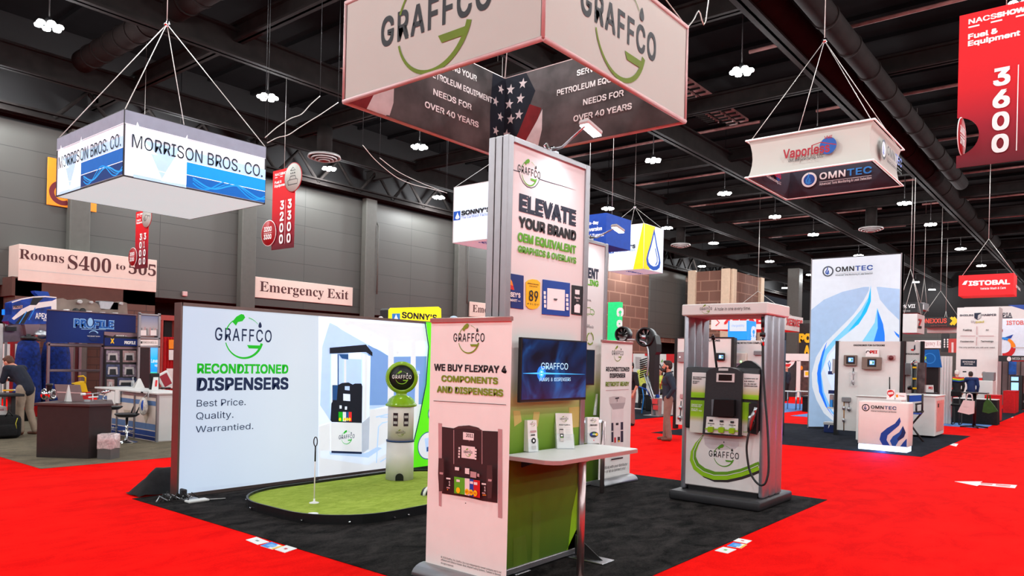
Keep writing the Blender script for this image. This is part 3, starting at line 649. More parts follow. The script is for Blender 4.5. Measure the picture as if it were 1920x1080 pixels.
B2Y = 5.62; x0 = fy(1128, 643, B2Y).x; x1 = fy(1186, 647, B2Y).x
t = banner('rollup_banner', 'roll-up banner reading RECONDITIONED DISPENSER RETROFIT READY', (x0, B2Y, 0), (1, 0, 0), x1 - x0, .09, fy(1157, 641, B2Y).z)
A = Art((x0, B2Y, 0), (1, 0, 0)); u, v = A.px(1158, 663.5); graffco(A, u, v, A.px(1169, 664)[0] - A.px(1147.5, 664)[0], INK, OLIVE); A.o('logo', t)
A = Art((x0, B2Y, 0), (1, 0, 0))
A.T('RECONDITIONED', (1136, 697), (1180, 696), 688.5, INK, .03); A.T('DISPENSER', (1143, 708.5), (1172, 708), 700, INK, .03); A.T('RETROFIT READY', (1135, 724.5), (1179, 723.5), 716, OLIVE, .03); A.B([(1135, 732), (1178, 730)], .006, MAUV)
A.o('lettering', t); A = Art((x0, B2Y, 0), (1, 0, 0)); A.T('Work with your distributor', (1133.5, 880), (1176, 872), 874.5, INK, 0); A.T('– or let us connect you!', (1133.5, 887), (1172, 880), 881.5, INK, 0)
for k in range(3): A.B([(1135, 895 + 2 * k), (1176, 888.5 + 2 * k)], .004, LGREY)
A.o('small_print', t)
A = Art((x0, B2Y, 0), (1, 0, 0)); SIL = mat('silver print', (206, 196, 192), .5); SIL2 = mat('silver shade print', (178, 168, 166), .5)
A.Q([(1142, 745), (1150, 743), (1165, 743), (1173, 746), (1172, 755), (1143, 757)], SIL); A.Q([(1143, 757), (1172, 755), (1168, 767), (1160, 768), (1149, 768)], SIL2); A.Q([(1147, 768), (1169, 766), (1167, 856), (1144, 858)], PINKW)
for a in ((1146, 793, 1149.5, 808), (1163, 791.5, 1168, 806), (1146, 810, 1149.5, 829), (1163, 808, 1168, 829)): A.Q([(a[0], a[1]), (a[2], a[1] - .3), (a[2], a[3] - .3), (a[0], a[3])], NAVY)
A.Q([(1150, 792), (1163, 791), (1163, 830), (1150, 831)], PINKW); A.Q([(1154, 793), (1159, 792.6), (1159, 797), (1154, 797.4)], INK); A.B([(1153, 747), (1160, 746)], .02, INK); A.B([(1156.5, 748), (1156.5, 753)], .01, INK)
A.Q([(1151, 820), (1154, 820), (1154, 829.5), (1151, 830)], PRED); A.Q([(1157.5, 819), (1161.5, 819), (1161.5, 828), (1157.5, 828.5)], INK); A.D(1159.5, 827, 1.5, YEL)
A.B([(1145, 861.5), (1167, 858)], .02, INK); A.o('pump_print', t)

# ---- towers
TP = ramp_mat('tower print', [(0, (62, 92, 8)), (.15, (84, 112, 6)), (.24, (84, 92, 8)), (.285, (92, 128, 16)), (.36, (122, 162, 56)), (.41, (186, 186, 124)), (.47, (222, 218, 212)), (1, (226, 226, 226))], 2, 0, 3.5)  # printed ramp; the shelf table's shade is put into its low olive stops
GLIT = mat('tower print, bright blade', (132, 186, 6), .6); GDK = mat('tower print, dark blade', (78, 104, 6), .6); TAN = mat('tower print, tan blade', (190, 172, 96), .6)
def tower(name, lab, x0, x1, y, z0, z1, dp=.2, front=.02):
    t = thing(name, lab, 'display tower', (x0, y, 0)); g = G()
    for x in (x0, x1 - .07):
        for k in range(3): g.box((x, y + k * dp / 3, z0), (x + .07, y + (k + .86) * dp / 3, z1), ALU, .006)
        g.box((x + .012, y + .01, z0), (x + .058, y + dp - .02, z1 - .01), DARKM)
    g.box((x0 + .07, y, z1 - .05), (x1 - .07, y + dp - .01, z1), ALU, .006); g.box((x0 + .07, y, z0), (x1 - .07, y + dp - .01, z0 + .05), ALU, .006); g.o('frame', t)
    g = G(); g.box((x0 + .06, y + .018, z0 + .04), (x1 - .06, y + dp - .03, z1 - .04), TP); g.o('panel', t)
    for x, f in ((x0 + .3, .02), (x1 - .12, front)):
        g = G(); g.box((x - .1, y - f, .006), (x + .1, y + dp + .3, .016), STEEL, .004)
        if f > .1: g.prism([(x - .004, y - .3, .016), (x - .004, y - .005, .016), (x - .004, y - .005, .2)], (.008, 0, 0), DARKM)
        g.o('base_plate', t)
    return t
def clamp_lamp(name, lab, base, head):
    t = thing(name, lab, 'clamp lamp', base); b, h = Vector(base), Vector(head); d = (h - b).normalized(); g = G(); g.box(b + Vector((-.06, -.03, -.01)), b + Vector((.06, .03, .05)), STEEL, .006); g.lathe(b + Vector((0, 0, .05)), [(.03, 0), (.03, .03)], CHROME, 14); g.tube([b + Vector((-.08, 0, .03)), b + Vector((-.12, 0, .07)), b + Vector((-.09, 0, .1)), b + Vector((-.05, 0, .06))], .007, CHROME, 6); g.o('clamp', t)
    g = G(); g.tube([b + Vector((0, 0, .06)), b + d * .16, h], [.02, .012, .009], STEEL, 8); g.o('arm', t)
    s = Vector((1, 0, 0)); g = G(); R_ = Matrix((s, d.cross(s).cross(s) * -1, d.cross(s))).transposed() if False else None
    g.box(h + Vector((-.03, -.05, -.012)), h + Vector((.2, .05, .03)), LGREY, .012, Matrix.Rotation(math.radians(12), 3, 'Y')); g.o('lamp_head', t)
    g = G(); g.box(h + Vector((-.02, -.04, -.022)), h + Vector((.19, .04, -.013)), mat('lit flood lens', (250, 252, 255), .4, emit=6), 0, Matrix.Rotation(math.radians(12), 3, 'Y')); g.o('lens', t)
    l = bpy.data.lights.new('flood', 'SPOT'); l.energy = 16; l.spot_size = math.radians(100); l.spot_blend = .8; l.shadow_soft_size = .06; l.color = (.9, .95, 1)
    lo = bpy.data.objects.new('flood', l); COL.objects.link(lo); lo.parent = t; lo.location = h - b + Vector((.08, 0, -.05)); lo.rotation_euler = Vector((0, .62, -1.2)).to_track_quat('-Z', 'Y').to_euler(); return t
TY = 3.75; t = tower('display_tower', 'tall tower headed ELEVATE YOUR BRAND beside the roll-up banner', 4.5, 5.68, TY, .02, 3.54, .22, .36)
pl = (4.5, TY + .018, 0)
A = Art(pl, (1, 0, 0)); u, v = A.px(992, 325); graffco(A, u, v, A.px(1013, 330)[0] - A.px(970.5, 320)[0], INK, GREEN); A.o('logo', t)
A = Art(pl, (1, 0, 0))
A.B([(957, 317), (973, 322), (976, 333), (981, 343), (988, 350), (996, 352.5), (1003, 350), (1008, 344), (1011.5, 336), (1030, 342), (1055, 349), (1080, 357)], [.007] * 9 + [.007, .005, .001], NAVY)
A.T('ELEVATE', (972.5, 397), (1079.5, 424), 363, NAVY, .05); A.T('YOUR BRAND', (971.5, 428), (1079.5, 450), 407, INK, .04); A.T('OEM EQUIVALENT', (970, 455), (1079, 474), 438, GREEN, .035); A.T('GRAPHICS & OVERLAYS', (970, 475), (1079, 493), 462, GREEN, .03); A.o('lettering', t)
for b_, m in (([(962, 1064), (1084, 1030), (1084, 985), (1060, 1036)], GLIT), ([(1084, 905), (1084, 1028), (1064, 1036), (1072, 960)], GLIT), ([(962, 1010), (985, 1002), (990, 1066), (962, 1074)], GDK), ([(998, 960), (1014, 958), (1010, 1050), (996, 1055)], GDK), ([(962, 770), (975, 770), (978, 790), (964, 800)], TAN), ([(1066, 764), (1090, 762), (1090, 800), (1070, 802)], TAN), ([(1000, 772), (1012, 772), (1008, 800), (998, 800)], TAN)):
    A = Art(pl, (1, 0, 0)); A.Q(b_, m); A.o('blade_print', t)
def placard(pts, m, nm='placard'):
    B_ = Art(pl, (1, 0, 0)); q = [B_.P(*B_.px(*p), .002) for p in pts]; g = G(); g.prism(q, (0, -.006, 0), m); return g.o(nm, t)
CY = lambda: Art((4.5, TY + .018 - .008, 0), (1, 0, 0))
placard([(957, 513), (980.5, 517), (980, 580), (957, 577)], mat('navy placard', (6, 40, 118), .4))
A = CY(); A.Q([(957, 523), (960, 528), (964, 544), (957, 542.5)], ORANGE); A.Q([(957, 534), (962, 536), (963.5, 544), (957, 542.5)], PRED); A.T("SEY'S", (956.5, 556), (975, 559), 547, PWHITE, .03); A.T('MART —', (956, 565), (975, 567), 560, PWHITE, .02); A.o('lettering', t)
placard([(985.2, 529), (990, 525), (997, 523.5), (1006, 525), (1011.7, 530), (1011, 572), (1006, 578), (998, 580), (990, 578.5), (985.4, 573)], YEL)
A = CY(); A.T('MINIMUM OCTANE RATING', (989, 532), (1009.5, 535), 530, INK, .01); A.T('(R+M)/2 METHOD', (992, 537), (1007, 539), 535.3, INK, .01); A.T('89', (991, 564), (1008, 566), 544, INK, .01); A.T('P I L O T', (988, 571), (1009, 573), 568, INK, .01); A.o('lettering', t)
placard([(1017, 524), (1067.5, 531), (1066.8, 593.5), (1015.5, 589)], mat('blue placard', (4, 66, 160), .4))
A = CY(); A.Q([(1026, 540), (1059, 543.7), (1058.5, 583), (1025.3, 579.8)], PWHITE)
for k in range(4): A.Q([(1019, 545.7 + 8.2 * k), (1023, 546.2 + 8.2 * k), (1023, 552.4 + 8.2 * k), (1019, 552 + 8.2 * k)], PWHITE); A.Q([(1060.5, 551 + 8.1 * k), (1065, 551.5 + 8.1 * k), (1065, 557.5 + 8.1 * k), (1060.5, 557 + 8.1 * k)], PWHITE)
A.B([(1037, 560.5), (1044, 561.3)], .008, INK); A.B([(1038, 562.5), (1043, 563.2)], .006, INK); A.o('cut_outs', t)
placard([(1071.5, 534.5), (1094, 537.5), (1093, 592), (1070.8, 589)], mat('black placard', (24, 24, 30), .4))
A = CY(); A.Q([(1078, 543), (1086.5, 544), (1086.3, 552.5), (1078, 551.5)], PWHITE); A.T('Regular', (1077, 559.5), (1087, 561), 555.5, PWHITE, .02); A.B([(1080, 564), (1084, 564.5)], .01, LGREY); A.Q([(1078, 572), (1080, 570), (1085, 570.5), (1087, 573), (1086.5, 587), (1076, 585.5), (1076, 573)], PWHITE); A.o('cut_outs', t)
bp = fy(1036, 276, TY + .1); hp = on(1097, 236, 1, TY - .35); clamp_lamp('clamp_lamp', 'silver arm lamp clamped on top of the tall tower', (bp.x, bp.y, 3.54), hp)

T2Y = 5.72; x1 = fy(1141, 470, T2Y).x; z1 = fy(1138, 457, T2Y).z
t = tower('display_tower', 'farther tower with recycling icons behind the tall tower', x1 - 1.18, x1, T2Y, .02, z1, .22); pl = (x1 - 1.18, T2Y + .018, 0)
A = Art(pl, (1, 0, 0)); e = A.px(1122, 525)[0]; A.text('EQUIPMENT', e - .82, A.px(1122, 525)[1], .82, .15, NAVY, .045); A.text('RECYCLING', e - .7, A.px(1122, 538)[1], .7, .085, GREEN, .03)
A.T('quick,', (1100, 565), (1108, 564), 561, INK); A.T('for parts', (1100, 612), (1105, 611), 608, INK); A.T('service life', (1099, 616), (1112, 614.5), 611, INK); A.o('lettering', t)
A = Art(pl, (1, 0, 0)); OL = OLIVE
A.B([(1099, 577), (1107, 577), (1107, 589), (1099, 589)], .012, OL); A.B([(1107, 580), (1112, 581), (1114, 585), (1114, 589), (1107, 589)], .012, GREEN)
for x in (1102, 1111): A.D(x, 590, 1.6, OL); A.D(x, 590, .9, PWHITE)
u, v = A.px(1106, 635)
for k in range(3): A.arc(u, v, .08, 90 + 120 * k + 15, 90 + 120 * k + 95, .018, .018, OL, 8); a = math.radians(90 + 120 * k + 105); A.poly([(u + .08 * math.cos(a) + .022 * math.cos(a + b), v + .08 * math.sin(a) + .022 * math.sin(a + b)) for b in (0, 2.1, 4.2)], OL)
A.o('icons', t)
q = fy(1106, 455, T2Y - .3); clamp_lamp('clamp_lamp', 'lit arm lamp clamped on top of the farther tower', (x1 - .35, T2Y + .1, z1), (x1 - .5, T2Y - .4, z1 + .12))

# ---- screens
def scr_mat():
    m = bpy.data.materials.new('lit blue screen'); m.use_nodes = True; nt = m.node_tree; N = nt.nodes; L = nt.links; b = N['Principled BSDF']
    tc = N.new('ShaderNodeTexCoord'); nz = N.new('ShaderNodeTexNoise'); nz.inputs['Scale'].default_value = 3.2; nz.inputs['Distortion'].default_value = 1.2; L.new(tc.outputs['Object'], nz.inputs['Vector'])
    rp = N.new('ShaderNodeValToRGB'); e = rp.color_ramp.elements; e[0].position = .3; e[0].color = lin((4, 12, 30)) + (1,); e[1].position = .75; e[1].color = lin((22, 96, 168)) + (1,); k = e.new(.5); k.color = lin((8, 44, 92)) + (1,)
    L.new(nz.outputs['Fac'], rp.inputs[0]); L.new(rp.outputs[0], b.inputs['Emission Color']); b.inputs['Emission Strength'].default_value = .9; b.inputs['Base Color'].default_value = (.01, .01, .015, 1); b.inputs['Roughness'].default_value = .15; return m
SCRB = scr_mat(); FL1 = mat('screen flare', (60, 170, 255), .4, emit=1.0); FL2 = mat('screen flare core', (220, 245, 255), .4, emit=1.2); STX = mat('screen letters', (170, 215, 240), .4, emit=.8); FL0 = mat('screen glow', (20, 110, 205), .4, emit=.8)
def screen(name, lab, x0, x1, y, z0, z1, m):
    t = thing(name, lab, 'television', (x0, y, z0)); g = G(); g.box((x0, y, z0), (x1, y + .035, z1), BLACK, .004); g.box((x0 + .2, y + .03, z0 + .1), (x1 - .2, y + .07, z1 - .1), BLACK, .01); g.o('case', t)
    g = G(); g.box((x0 + .012, y - .002, z0 + .022), (x1 - .012, y + .002, z1 - .012), m); g.o('screen', t)
    g = G(); g.box(((x0 + x1) / 2 - .15, y + .065, (z0 + z1) / 2 - .1), ((x0 + x1) / 2 + .15, y + .118, (z0 + z1) / 2 + .1), DARKM); g.o('wall_mount', t); return t
SY = 3.65; xa, xb = fy(977, 690, SY).x, fy(1100, 690, SY).x
t = screen('wall_screen', 'flat screen with a blue glowing picture on the tall tower', xa, xb, SY, fy(976, 755, SY).z, fy(978, 632, SY).z, SCRB)
A = Art((xa, SY - .003, 0), (1, 0, 0)); u, v = A.px(1015, 700)
for r, m in ((.06, FL0), (.035, FL1), (.016, FL2)): A.disc(u, v, r, m)
A.B([(980, 700), (1000, 700), (1015, 700), (1060, 701), (1096, 702)], [.002, .01, .016, .008, .001], FL1); A.T('GRAFFCO', (1014, 692), (1064, 693), 680, STX, -.008); A.T('PUMPS  &  DISPENSERS', (1011, 714.5), (1069, 714.5), 708, STX, -.008); A.o('picture', t)
S2 = T2Y - .1; xb = fy(1115, 690, S2).x; screen('wall_screen', 'dark flat screen on the farther tower', xb - .94, xb, S2, fy(1115, 722, S2).z, fy(1115, 656, S2).z, mat('dark screen', (30, 44, 62), .15, emit=.15))

# ---- shelf tables
TRED = mat('table edge', (170, 130, 126), .4); LEGM = mat('satin leg', (190, 170, 168), .3, .9)
def bench(name, lab, x0, x1, y0, y1, z, em=None):
    t = thing(name, lab, 'table', (x0, y0, 0)); c = .16; pts = [(x0, y1), (x0, y0 + c * .6), (x0 + .03, y0 + .04), (x0 + c * .5, y0), (x1 - .03, y0), (x1, y0 + .03), (x1, y1)]
    g = G(); g.prism([(x, y, z - .032) for x, y in pts], (0, 0, .032), WHITE); g.o('tabletop', t)
    g = G(); e = [(x0 + .0 - .003, y1), (x0 - .003, y0 + c * .6), (x0 + .027, y0 + .038), (x0 + c * .5, y0 - .003), (x1 - .03, y0 - .003), (x1 + .003, y0 + .03), (x1 + .003, y1)]
    for i in range(len(e) - 1): g.face([(*e[i], z - .034), (*e[i + 1], z - .034), (*e[i + 1], z - .004), (*e[i], z - .004)], em or TRED)
    g.o('edge_band', t); return t
t = bench('shelf_table', 'white shelf table with a metal leg at the foot of the tall tower', 4.52, 5.78, 3.24, 3.745, 1.0)
lx, ly = 4.98, 3.3; g = G(); g.cyl((lx, ly, .012), (lx, ly, .968), .03, LEGM, 20); g.lathe((lx, ly, .0), [(.045, .006), (.045, .014), (.03, .02)], LEGM, 20); g.lathe((lx, ly, .95), [(.03, 0), (.06, .015)], LEGM, 20); g.o('leg', t)
g = G()
for x in (4.75, 5.5): g.prism([(x, 3.745, .966), (x, 3.745, .88), (x, 3.735, .88), (x, 3.55, .955), (x, 3.55, .966)], (.02, 0, 0), DARKM)
g.o('bracket', t)
BLED = mat('blue white edge light', (190, 220, 255), .4, emit=2.2)
t = bench('shelf_table', 'blue lit shelf table at the foot of the farther tower', x1 - 1.15, fy(1130, 785, T2Y - .5).x, T2Y - .5, T2Y - .005, 1.0, BLED); g = G(); g.cyl((x1 - .7, T2Y - .42, .012), (x1 - .7, T2Y - .42, .968), .03, LEGM, 16); g.o('leg', t)
q = fz(1110, 898); g = G()
t = thing('cable_coil', 'blue plastic wrapped cables at the foot of the farther tower', 'cables', (q.x, q.y, 0)); BPL = mat('blue plastic film', (30, 110, 220), .15, spec=.6)
for k in range(5): g.tube([q + Vector((.11 * math.cos(a) + .05 * k, .09 * math.sin(a) - .03 * k, .02 + .02 * k)) for a in [i * PI / 6 for i in range(13)]], .018, BPL, 6)
g.o('coil', t)

# ---- brochure holders
def holder(name, lab, c, rz, w, h, lean, n=1, deco=None):
    t = thing(name, lab, 'brochure holder', c, rz); M_ = Matrix.Translation(c) @ Matrix.Rotation(rz, 4, 'Z'); X_ = lambda x, y, z: M_ @ Vector((x, y, z))
    d = .03 * max(1, n) * .6 + .012; g = G()
    def slab(x0, x1, y0, y1, z0, z1, m, sh): g.prism([X_(x0, y0 + sh * z0, z0), X_(x1, y0 + sh * z0, z0), X_(x1, y0 + sh * z1, z1), X_(x0, y0 + sh * z1, z1)], M_.to_3x3() @ Vector((0, y1 - y0, 0)), m)
    slab(-w / 2 - .005, w / 2 + .005, -.006, -.003, 0, h * .42, ACRYL, lean); slab(-w / 2 - .005, w / 2 + .005, d + .002, d + .005, 0, h * .8, ACRYL, lean); slab(-w / 2 - .005, w / 2 + .005, -.006, d + .06, 0, .004, ACRYL, 0); g.o('acrylic_stand', t)
    g = G(); slab(-w / 2, w / 2, 0, d, .006, h, FABW, lean); g.o('leaflets', t)
    U = M_.to_3x3() @ Vector((1, 0, 0)); Vv = (M_.to_3x3() @ Vector((0, lean, 1))).normalized(); A = Art(X_(0, -.0005 + lean * .006, .006), U, Vv); deco(A, w, h); A.o('print', t); return t
def d_a(A, w, h):
    graffco(A, 0, h * .85, w * .5, INK, OLIVE); A.text('WE BUY FLEXPAY 4', -w * .33, h * .66, w * .66, h * .04, INK, .02); A.rect(-w * .3, h * .6, w * .3, h * .605, LGREY)
    A.rect(-w * .32, h * .2, -w * .1, h * .56, SIL); A.rect(-w * .32, h * .53, -w * .1, h * .56, INK); A.rect(-w * .31, h * .3, -w * .11, h * .42, INK); A.rect(-w * .27, h * .34, -w * .16, h * .39, PWHITE); A.rect(-w * .26, h * .3, -w * .16, h * .325, GREEN)
    for k in range(7): A.rect(w * .02, h * (.54 - .05 * k), w * .32, h * (.55 - .05 * k), LGREY)
def d_b(A, w, h):
    graffco(A, 0, h * .86, w * .5, INK, OLIVE); A.text('BRAND', -w * .3, h * .66, w * .6, h * .06, INK, .03)
    for k in range(2): A.rect(-w * .28, h * (.57 - .04 * k), w * .28, h * (.58 - .04 * k), LGREY)
    A.disc(0, h * .33, w * .36, NAVY, h * .11)
    for x, m in ((-.2, BLUE), (0, GREEN), (.2, YEL)): A.disc(w * x, h * (.33 + .02 * (x == 0)), w * .12, m, h * .05)
    A.text('OEM', -w * .16, h * .31, w * .32, h * .05, PWHITE, .02); A.rect(-w * .08, h * .09, w * .0, h * .13, PRED)
def d_c(A, w, h):
    graffco(A, w * .05, h * .86, w * .6, MAUV, OLIVE); A.rect(-w * .3, h * .6, w * .35, h * .66, MAUV); A.rect(-w * .25, h * .5, w * .2, h * .54, INK); A.disc(w * .02, h * .34, w * .24, INK, h * .09); A.disc(w * .02, h * .34, w * .1, PWHITE, h * .04); A.rect(-w * .2, h * .08, w * .25, h * .18, LGREY)
c = fz(1000, 848, 1.0); holder('brochure_holder', 'narrow stack of leaflets left of the tall leaflet on the white shelf', c, math.radians(-12), .1, .26, .1, 4, d_c)
c = fz(1061, 842, 1.0); holder('brochure_holder', 'clear holder leaning back with a WE BUY leaflet on the white shelf', c, math.radians(-38), .15, .3, .3, 1, d_a)
c = fz(1113, 832, 1.0); holder('brochure_holder', 'clear holder with a BRAND leaflet at the back of the white shelf', c, math.radians(-30), .12, .24, .08, 2, d_b)
c = fz(1104, 778, 1.0); holder('brochure_holder', 'grey leaflet holder on the blue lit shelf', (c.x, c.y, 1.0), math.radians(-75), .2, .3, .18, 1, d_c)

# ================================================================== fuel dispenser (faces the camera's left, towards -X)
DX, DYL, DYR = 8.9, 4.40, 3.28        # front plane, left and right ends
PANW = mat('dispenser white panel', (222, 216, 212), .4, noise=.02); DBK = mat('dispenser black', (30, 30, 34), .45, noise=.15, nscale=60, bump=.08)
SST = mat('stainless sheet', (170, 172, 180), .34, .75, noise=.04, nscale=30)
GRP = ramp_mat('green fade print', [(0, (206, 200, 190)), (.1, (190, 176, 130)), (.22, (150, 190, 20)), (.55, (122, 168, 10)), (1, (118, 164, 6))], 2, 1.02, 1.38)
GRW = ramp_mat('white to green print', [(0, (132, 186, 10)), (.1, (150, 196, 40)), (.14, (190, 180, 120)), (.45, (214, 208, 204)), (1, (226, 222, 220))], 2, 1.36, 1.68)
t = thing('fuel_dispenser', 'silver and black fuel dispenser with a white canopy box on the black carpet', 'fuel dispenser', (DX, 3.85, 0))
g = G(); g.box((DX - .16, DYR - .02, .006), (DX + 1.0, DYL + .06, .13), DARKM, .03, seg=2); g.o('plinth', t)
g = G(); g.box((DX + .08, DYR + .1, .13), (DX + .62, DYL - .1, .2), BLACK); g.box((DX + .06, DYR + .06, .19), (DX + .66, DYL - .06, .96), PANW, .01); g.o('cabinet', t)
for nm, y0, y1 in (('column', DYL - .07, DYL), ('column', DYR + .02, DYR + .09)):
    g = G(); 
    for k in range(3): g.box((DX + .05 + .22 * k, y0, .13), (DX + .05 + .22 * k + .212, y1, 2.4), SST, .03, seg=3)
    g.o(nm, t)
g = G(); g.box((DX - .02, DYR - .01, 2.385), (DX + .76, DYL + .0, 2.53), PANW, .012); g.box((DX + .05, DYR + .06, 2.37), (DX + .7, DYL - .06, 2.386), LGREY); g.o('canopy', t)
A = Art((DX - .02, 0, 0), (0, -1, 0)); u, v = A.px(1323.5, 580); graffco(A, u, v, A.px(1335, 580)[0] - A.px(1312, 580)[0], INK, OLIVE); A.T('A hole in one every time.', (1340, 582.5), (1408, 581), 576.5, INK, .004); A.o('lettering', t)
FPX = DX + .06; A = Art((FPX, 0, 0), (0, -1, 0), lay=.001); u, v = A.px(1357, 855); graffco(A, u, v, A.px(1385, 857)[0] - A.px(1329, 855)[0], INK, mat('mid green ink', (80, 140, 20), .5)); A.o('logo', t)
A = Art((FPX, 0, 0), (0, -1, 0)); LM = mat('lime print', (140, 190, 10), .5); MG = mat('grass green print', (96, 148, 20), .5); BR = mat('dark brown print', (44, 34, 34), .5)
A.Q([(1320, 820), (1385, 826), (1385, 836), (1378, 842), (1352, 844), (1330, 841), (1322, 834)], mat('mauve tint print', (196, 184, 186), .5))
sw = [(1316, 820), (1307, 832), (1300, 848), (1299, 862), (1305, 876), (1318, 886), (1338, 893), (1362, 893), (1388, 887), (1410, 879), (1421, 874)]
A.B([(x + 2, y + 7) for x, y in sw[4:]], [.0, .03, .05, .06, .065, .07, .07], BR); A.B(sw, [.015, .05, .07, .085, .09, .09, .09, .09, .09, .095, .1], LM); A.B([(x + 3, y - 5) for x, y in sw], [.01, .025, .035, .045, .05, .05, .05, .05, .05, .05, .05], MG); A.B([(x + 1, y - 2) for x, y in sw], .008, PANW); A.D(1357.5, 829, 1.2, INK); A.o('sweep_print', t)
# head with side wings
HX = DX - .03
def pxy(x, y, X_=HX): q = fx(x, y, X_); return (q.y, q.z)
def slab(pts, d, m, nm, X_=HX, par=None, bev=0):
    g = G(); g.prism([(X_, *pxy(x, y, X_)) for x, y in pts], (d, 0, 0), m); return g.o(nm, par or t)
zb, zt = .93, 1.72
g = G(); g.box((DX, DYR + .09, zb), (DX + .5, DYL - .07, zt), DBK, .02, seg=2); g.o('head_body', t)
hd = slab([(1317, 814), (1324, 698), (1331, 692), (1342, 689), (1356, 688), (1370, 689), (1382, 692.5), (1391, 698), (1388, 819)], .09, DBK, 'head_bezel', DX - .07)
g = G(); ys = [pxy(x, 690, DX + .4)[0] for x in (1376, 1426)]; n = 10
g.prism([(DX + .42, ys[0] + (ys[1] - ys[0]) * k / n, zt - .02 + .12 * math.sin(PI * k / n)) for k in range(n + 1)], (.1, 0, 0), DBK, True); g.o('rear_arch', t)
def panel(pts, m, nm='side_panel', X_=DX - .02): return slab(pts, .02, m, nm, X_)
panel([(1298, 698), (1325, 699), (1322, 746), (1295.5, 745)], GRW); panel([(1295, 750), (1321, 751), (1318, 812), (1293, 810)], GRP)
panel([(1394, 700), (1424, 702), (1421.5, 750), (1392, 748)], GRW); panel([(1391, 754), (1407, 755), (1403, 780), (1402, 812), (1400, 818), (1388, 815)], GRP)
A = Art((DX - .021, 0, 0), (0, -1, 0))
for k, (s, x1) in enumerate((('RECONDITIONED', 1323), ('DISPENSERS -', 1318), ('RETROFIT', 1312), ('READY', 1308))): y = 708.5 + 3.1 * k + (k > 1) * 1.6; A.T(s, (1299.5, y), (x1, y), y - 2.3, INK, .02)
A.o('lettering', t)
A = Art((DX - .021, 0, 0), (0, -1, 0))
for k, (s, x1) in enumerate((('CONTACT YOUR', 1316.5), ('DISTRIBUTOR', 1314), ('OR LET US', 1308), ('CONNECT YOU!', 1316.5))): y = 760 + 3.1 * k + (k > 1) * 1.6; A.T(s, (1296.5, y), (x1, y), y - 2.3, PWHITE, .01)
A.o('lettering', t)
A = Art((DX - .021, 0, 0), (0, -1, 0))
for k, (s, x1) in enumerate((('FLEXPAY EA2-W', 1421), ('8 IN. DISPLAY', 1415), ('ALL-IN-ONE OPT', 1419), ('CONFIGURATION', 1420))): y = 711 + 5 * k - (k > 2) * 1.2; A.T(s, (1395.5, y), (x1, y + .5), y - 2.4, INK, .02)
A.o('lettering', t)
A = Art((DX - .021, 0, 0), (0, -1, 0))
for k in range(4): A.D(1394 + 2.2 * k, 810, .8, MG)
A.o('lettering', t)
FX = DX - .07
ds = slab([(1343.5, 699.5), (1377, 700.5), (1376.5, 717), (1343, 716)], .02, mat('display frame', (206, 190, 188), .4), 'display', FX - .012); slab([(1347.5, 702), (1372.5, 702.5), (1372, 714), (1347, 713.5)], .006, mat('dark display glass', (30, 26, 26), .15), 'display_glass', FX - .016, ds)
slab([(1347.5, 690.5), (1365, 690.7), (1365, 695.2), (1347, 695)], .02, LGREY, 'badge', FX - .01)
kc = slab([(1339, 749), (1376, 750), (1376, 779), (1372, 781.5), (1340, 780.5), (1336.5, 778)], .1, mat('glossy black cover', (10, 10, 12), .35, spec=.25), 'reader_cover', FX - .07)
slab([(1334, 749), (1338.5, 749), (1336, 779), (1334, 779)], .03, mat('grey hinge', (96, 98, 104), .4), 'cover_hinge', FX - .03)
slab([(1325, 781), (1384, 785), (1383, 816), (1322, 811)], .02, mat('grade plate', (214, 210, 206), .4), 'grade_plate', FX - .012)
A = Art((FX - .012, 0, 0), (0, -1, 0)); A.B([(1322, 803.5), (1384, 808.5)], .016, LM); A.B([(1322, 806), (1384, 811)], .012, MAUV)
for s, x, y in (('REGULAR', 1333.5, 795), ('PLUS', 1353.5, 796.5), ('PREMIUM', 1373.5, 798)): A.Q([(x - 3.5, y - 8.5), (x + 3.5, y - 8.3), (x + 3.5, y - 4.5), (x - 3.5, y - 4.7)], INK); w_ = 6 if s != 'PLUS' else 3.4; A.T(s, (x - w_, y), (x + w_, y), y - 2.1, INK, .02); A.T({'REGULAR': '87', 'PLUS': '89', 'PREMIUM': '93'}[s], (x - 2, y + 3.4), (x + 2, y + 3.4), y + 1.6, INK, .01)
A.o('lettering', t)
for x, y in ((1331.5, 805.5), (1351.5, 806.5), (1371.5, 808)): slab([(x - 5, y - 4), (x - 3.5, y - 5.5), (x + 4, y - 5.2), (x + 5, y - 4), (x + 4.2, y + 5), (x - 4, y + 4.6), (x - 5.2, y + 3)], .04, LIME, 'grade_button', FX - .05)
# nozzle in its boot
nz_ = slab([(1404, 756), (1420, 757), (1418, 815), (1403, 812)], .05, BLACK, 'nozzle_boot', DX - .06)
q = lambda x, y, X_=DX - .12: Vector((X_, *pxy(x, y, X_)))
g = G(); g.tube([q(1416, 768), q(1411, 780), q(1408, 788), q(1406, 800), q(1404, 810)], [.016, .03, .036, .03, .02], mat('nozzle metal', (150, 148, 150), .3, 1.0), 12); g.tube([q(1417, 764), q(1413.5, 776)], .02, STEEL, 10); g.ball(q(1407, 784), (.035, .03, .04), STEEL, 12); g.o('nozzle', t)
g = G(); g.tube([q(1411, 782), q(1414, 792), q(1410, 803), q(1405, 811)], .009, BLACK, 8); g.o('nozzle_lever', t)
HOSE = mat('black hose', (24, 23, 24), .5, noise=.1)
hp_ = [(1404, 812, -.12), (1402, 822, -.13), (1400, 838, -.13), (1401, 856, -.13), (1405, 880, -.13), (1413, 898, -.14), (1424, 909, -.15), (1433, 908, -.15), (1438, 898, -.14), (1441, 880, -.12), (1441, 850, -.1), (1439, 800, -.05), (1434, 740, 0), (1431, 690, .02), (1430, 646, .03)]
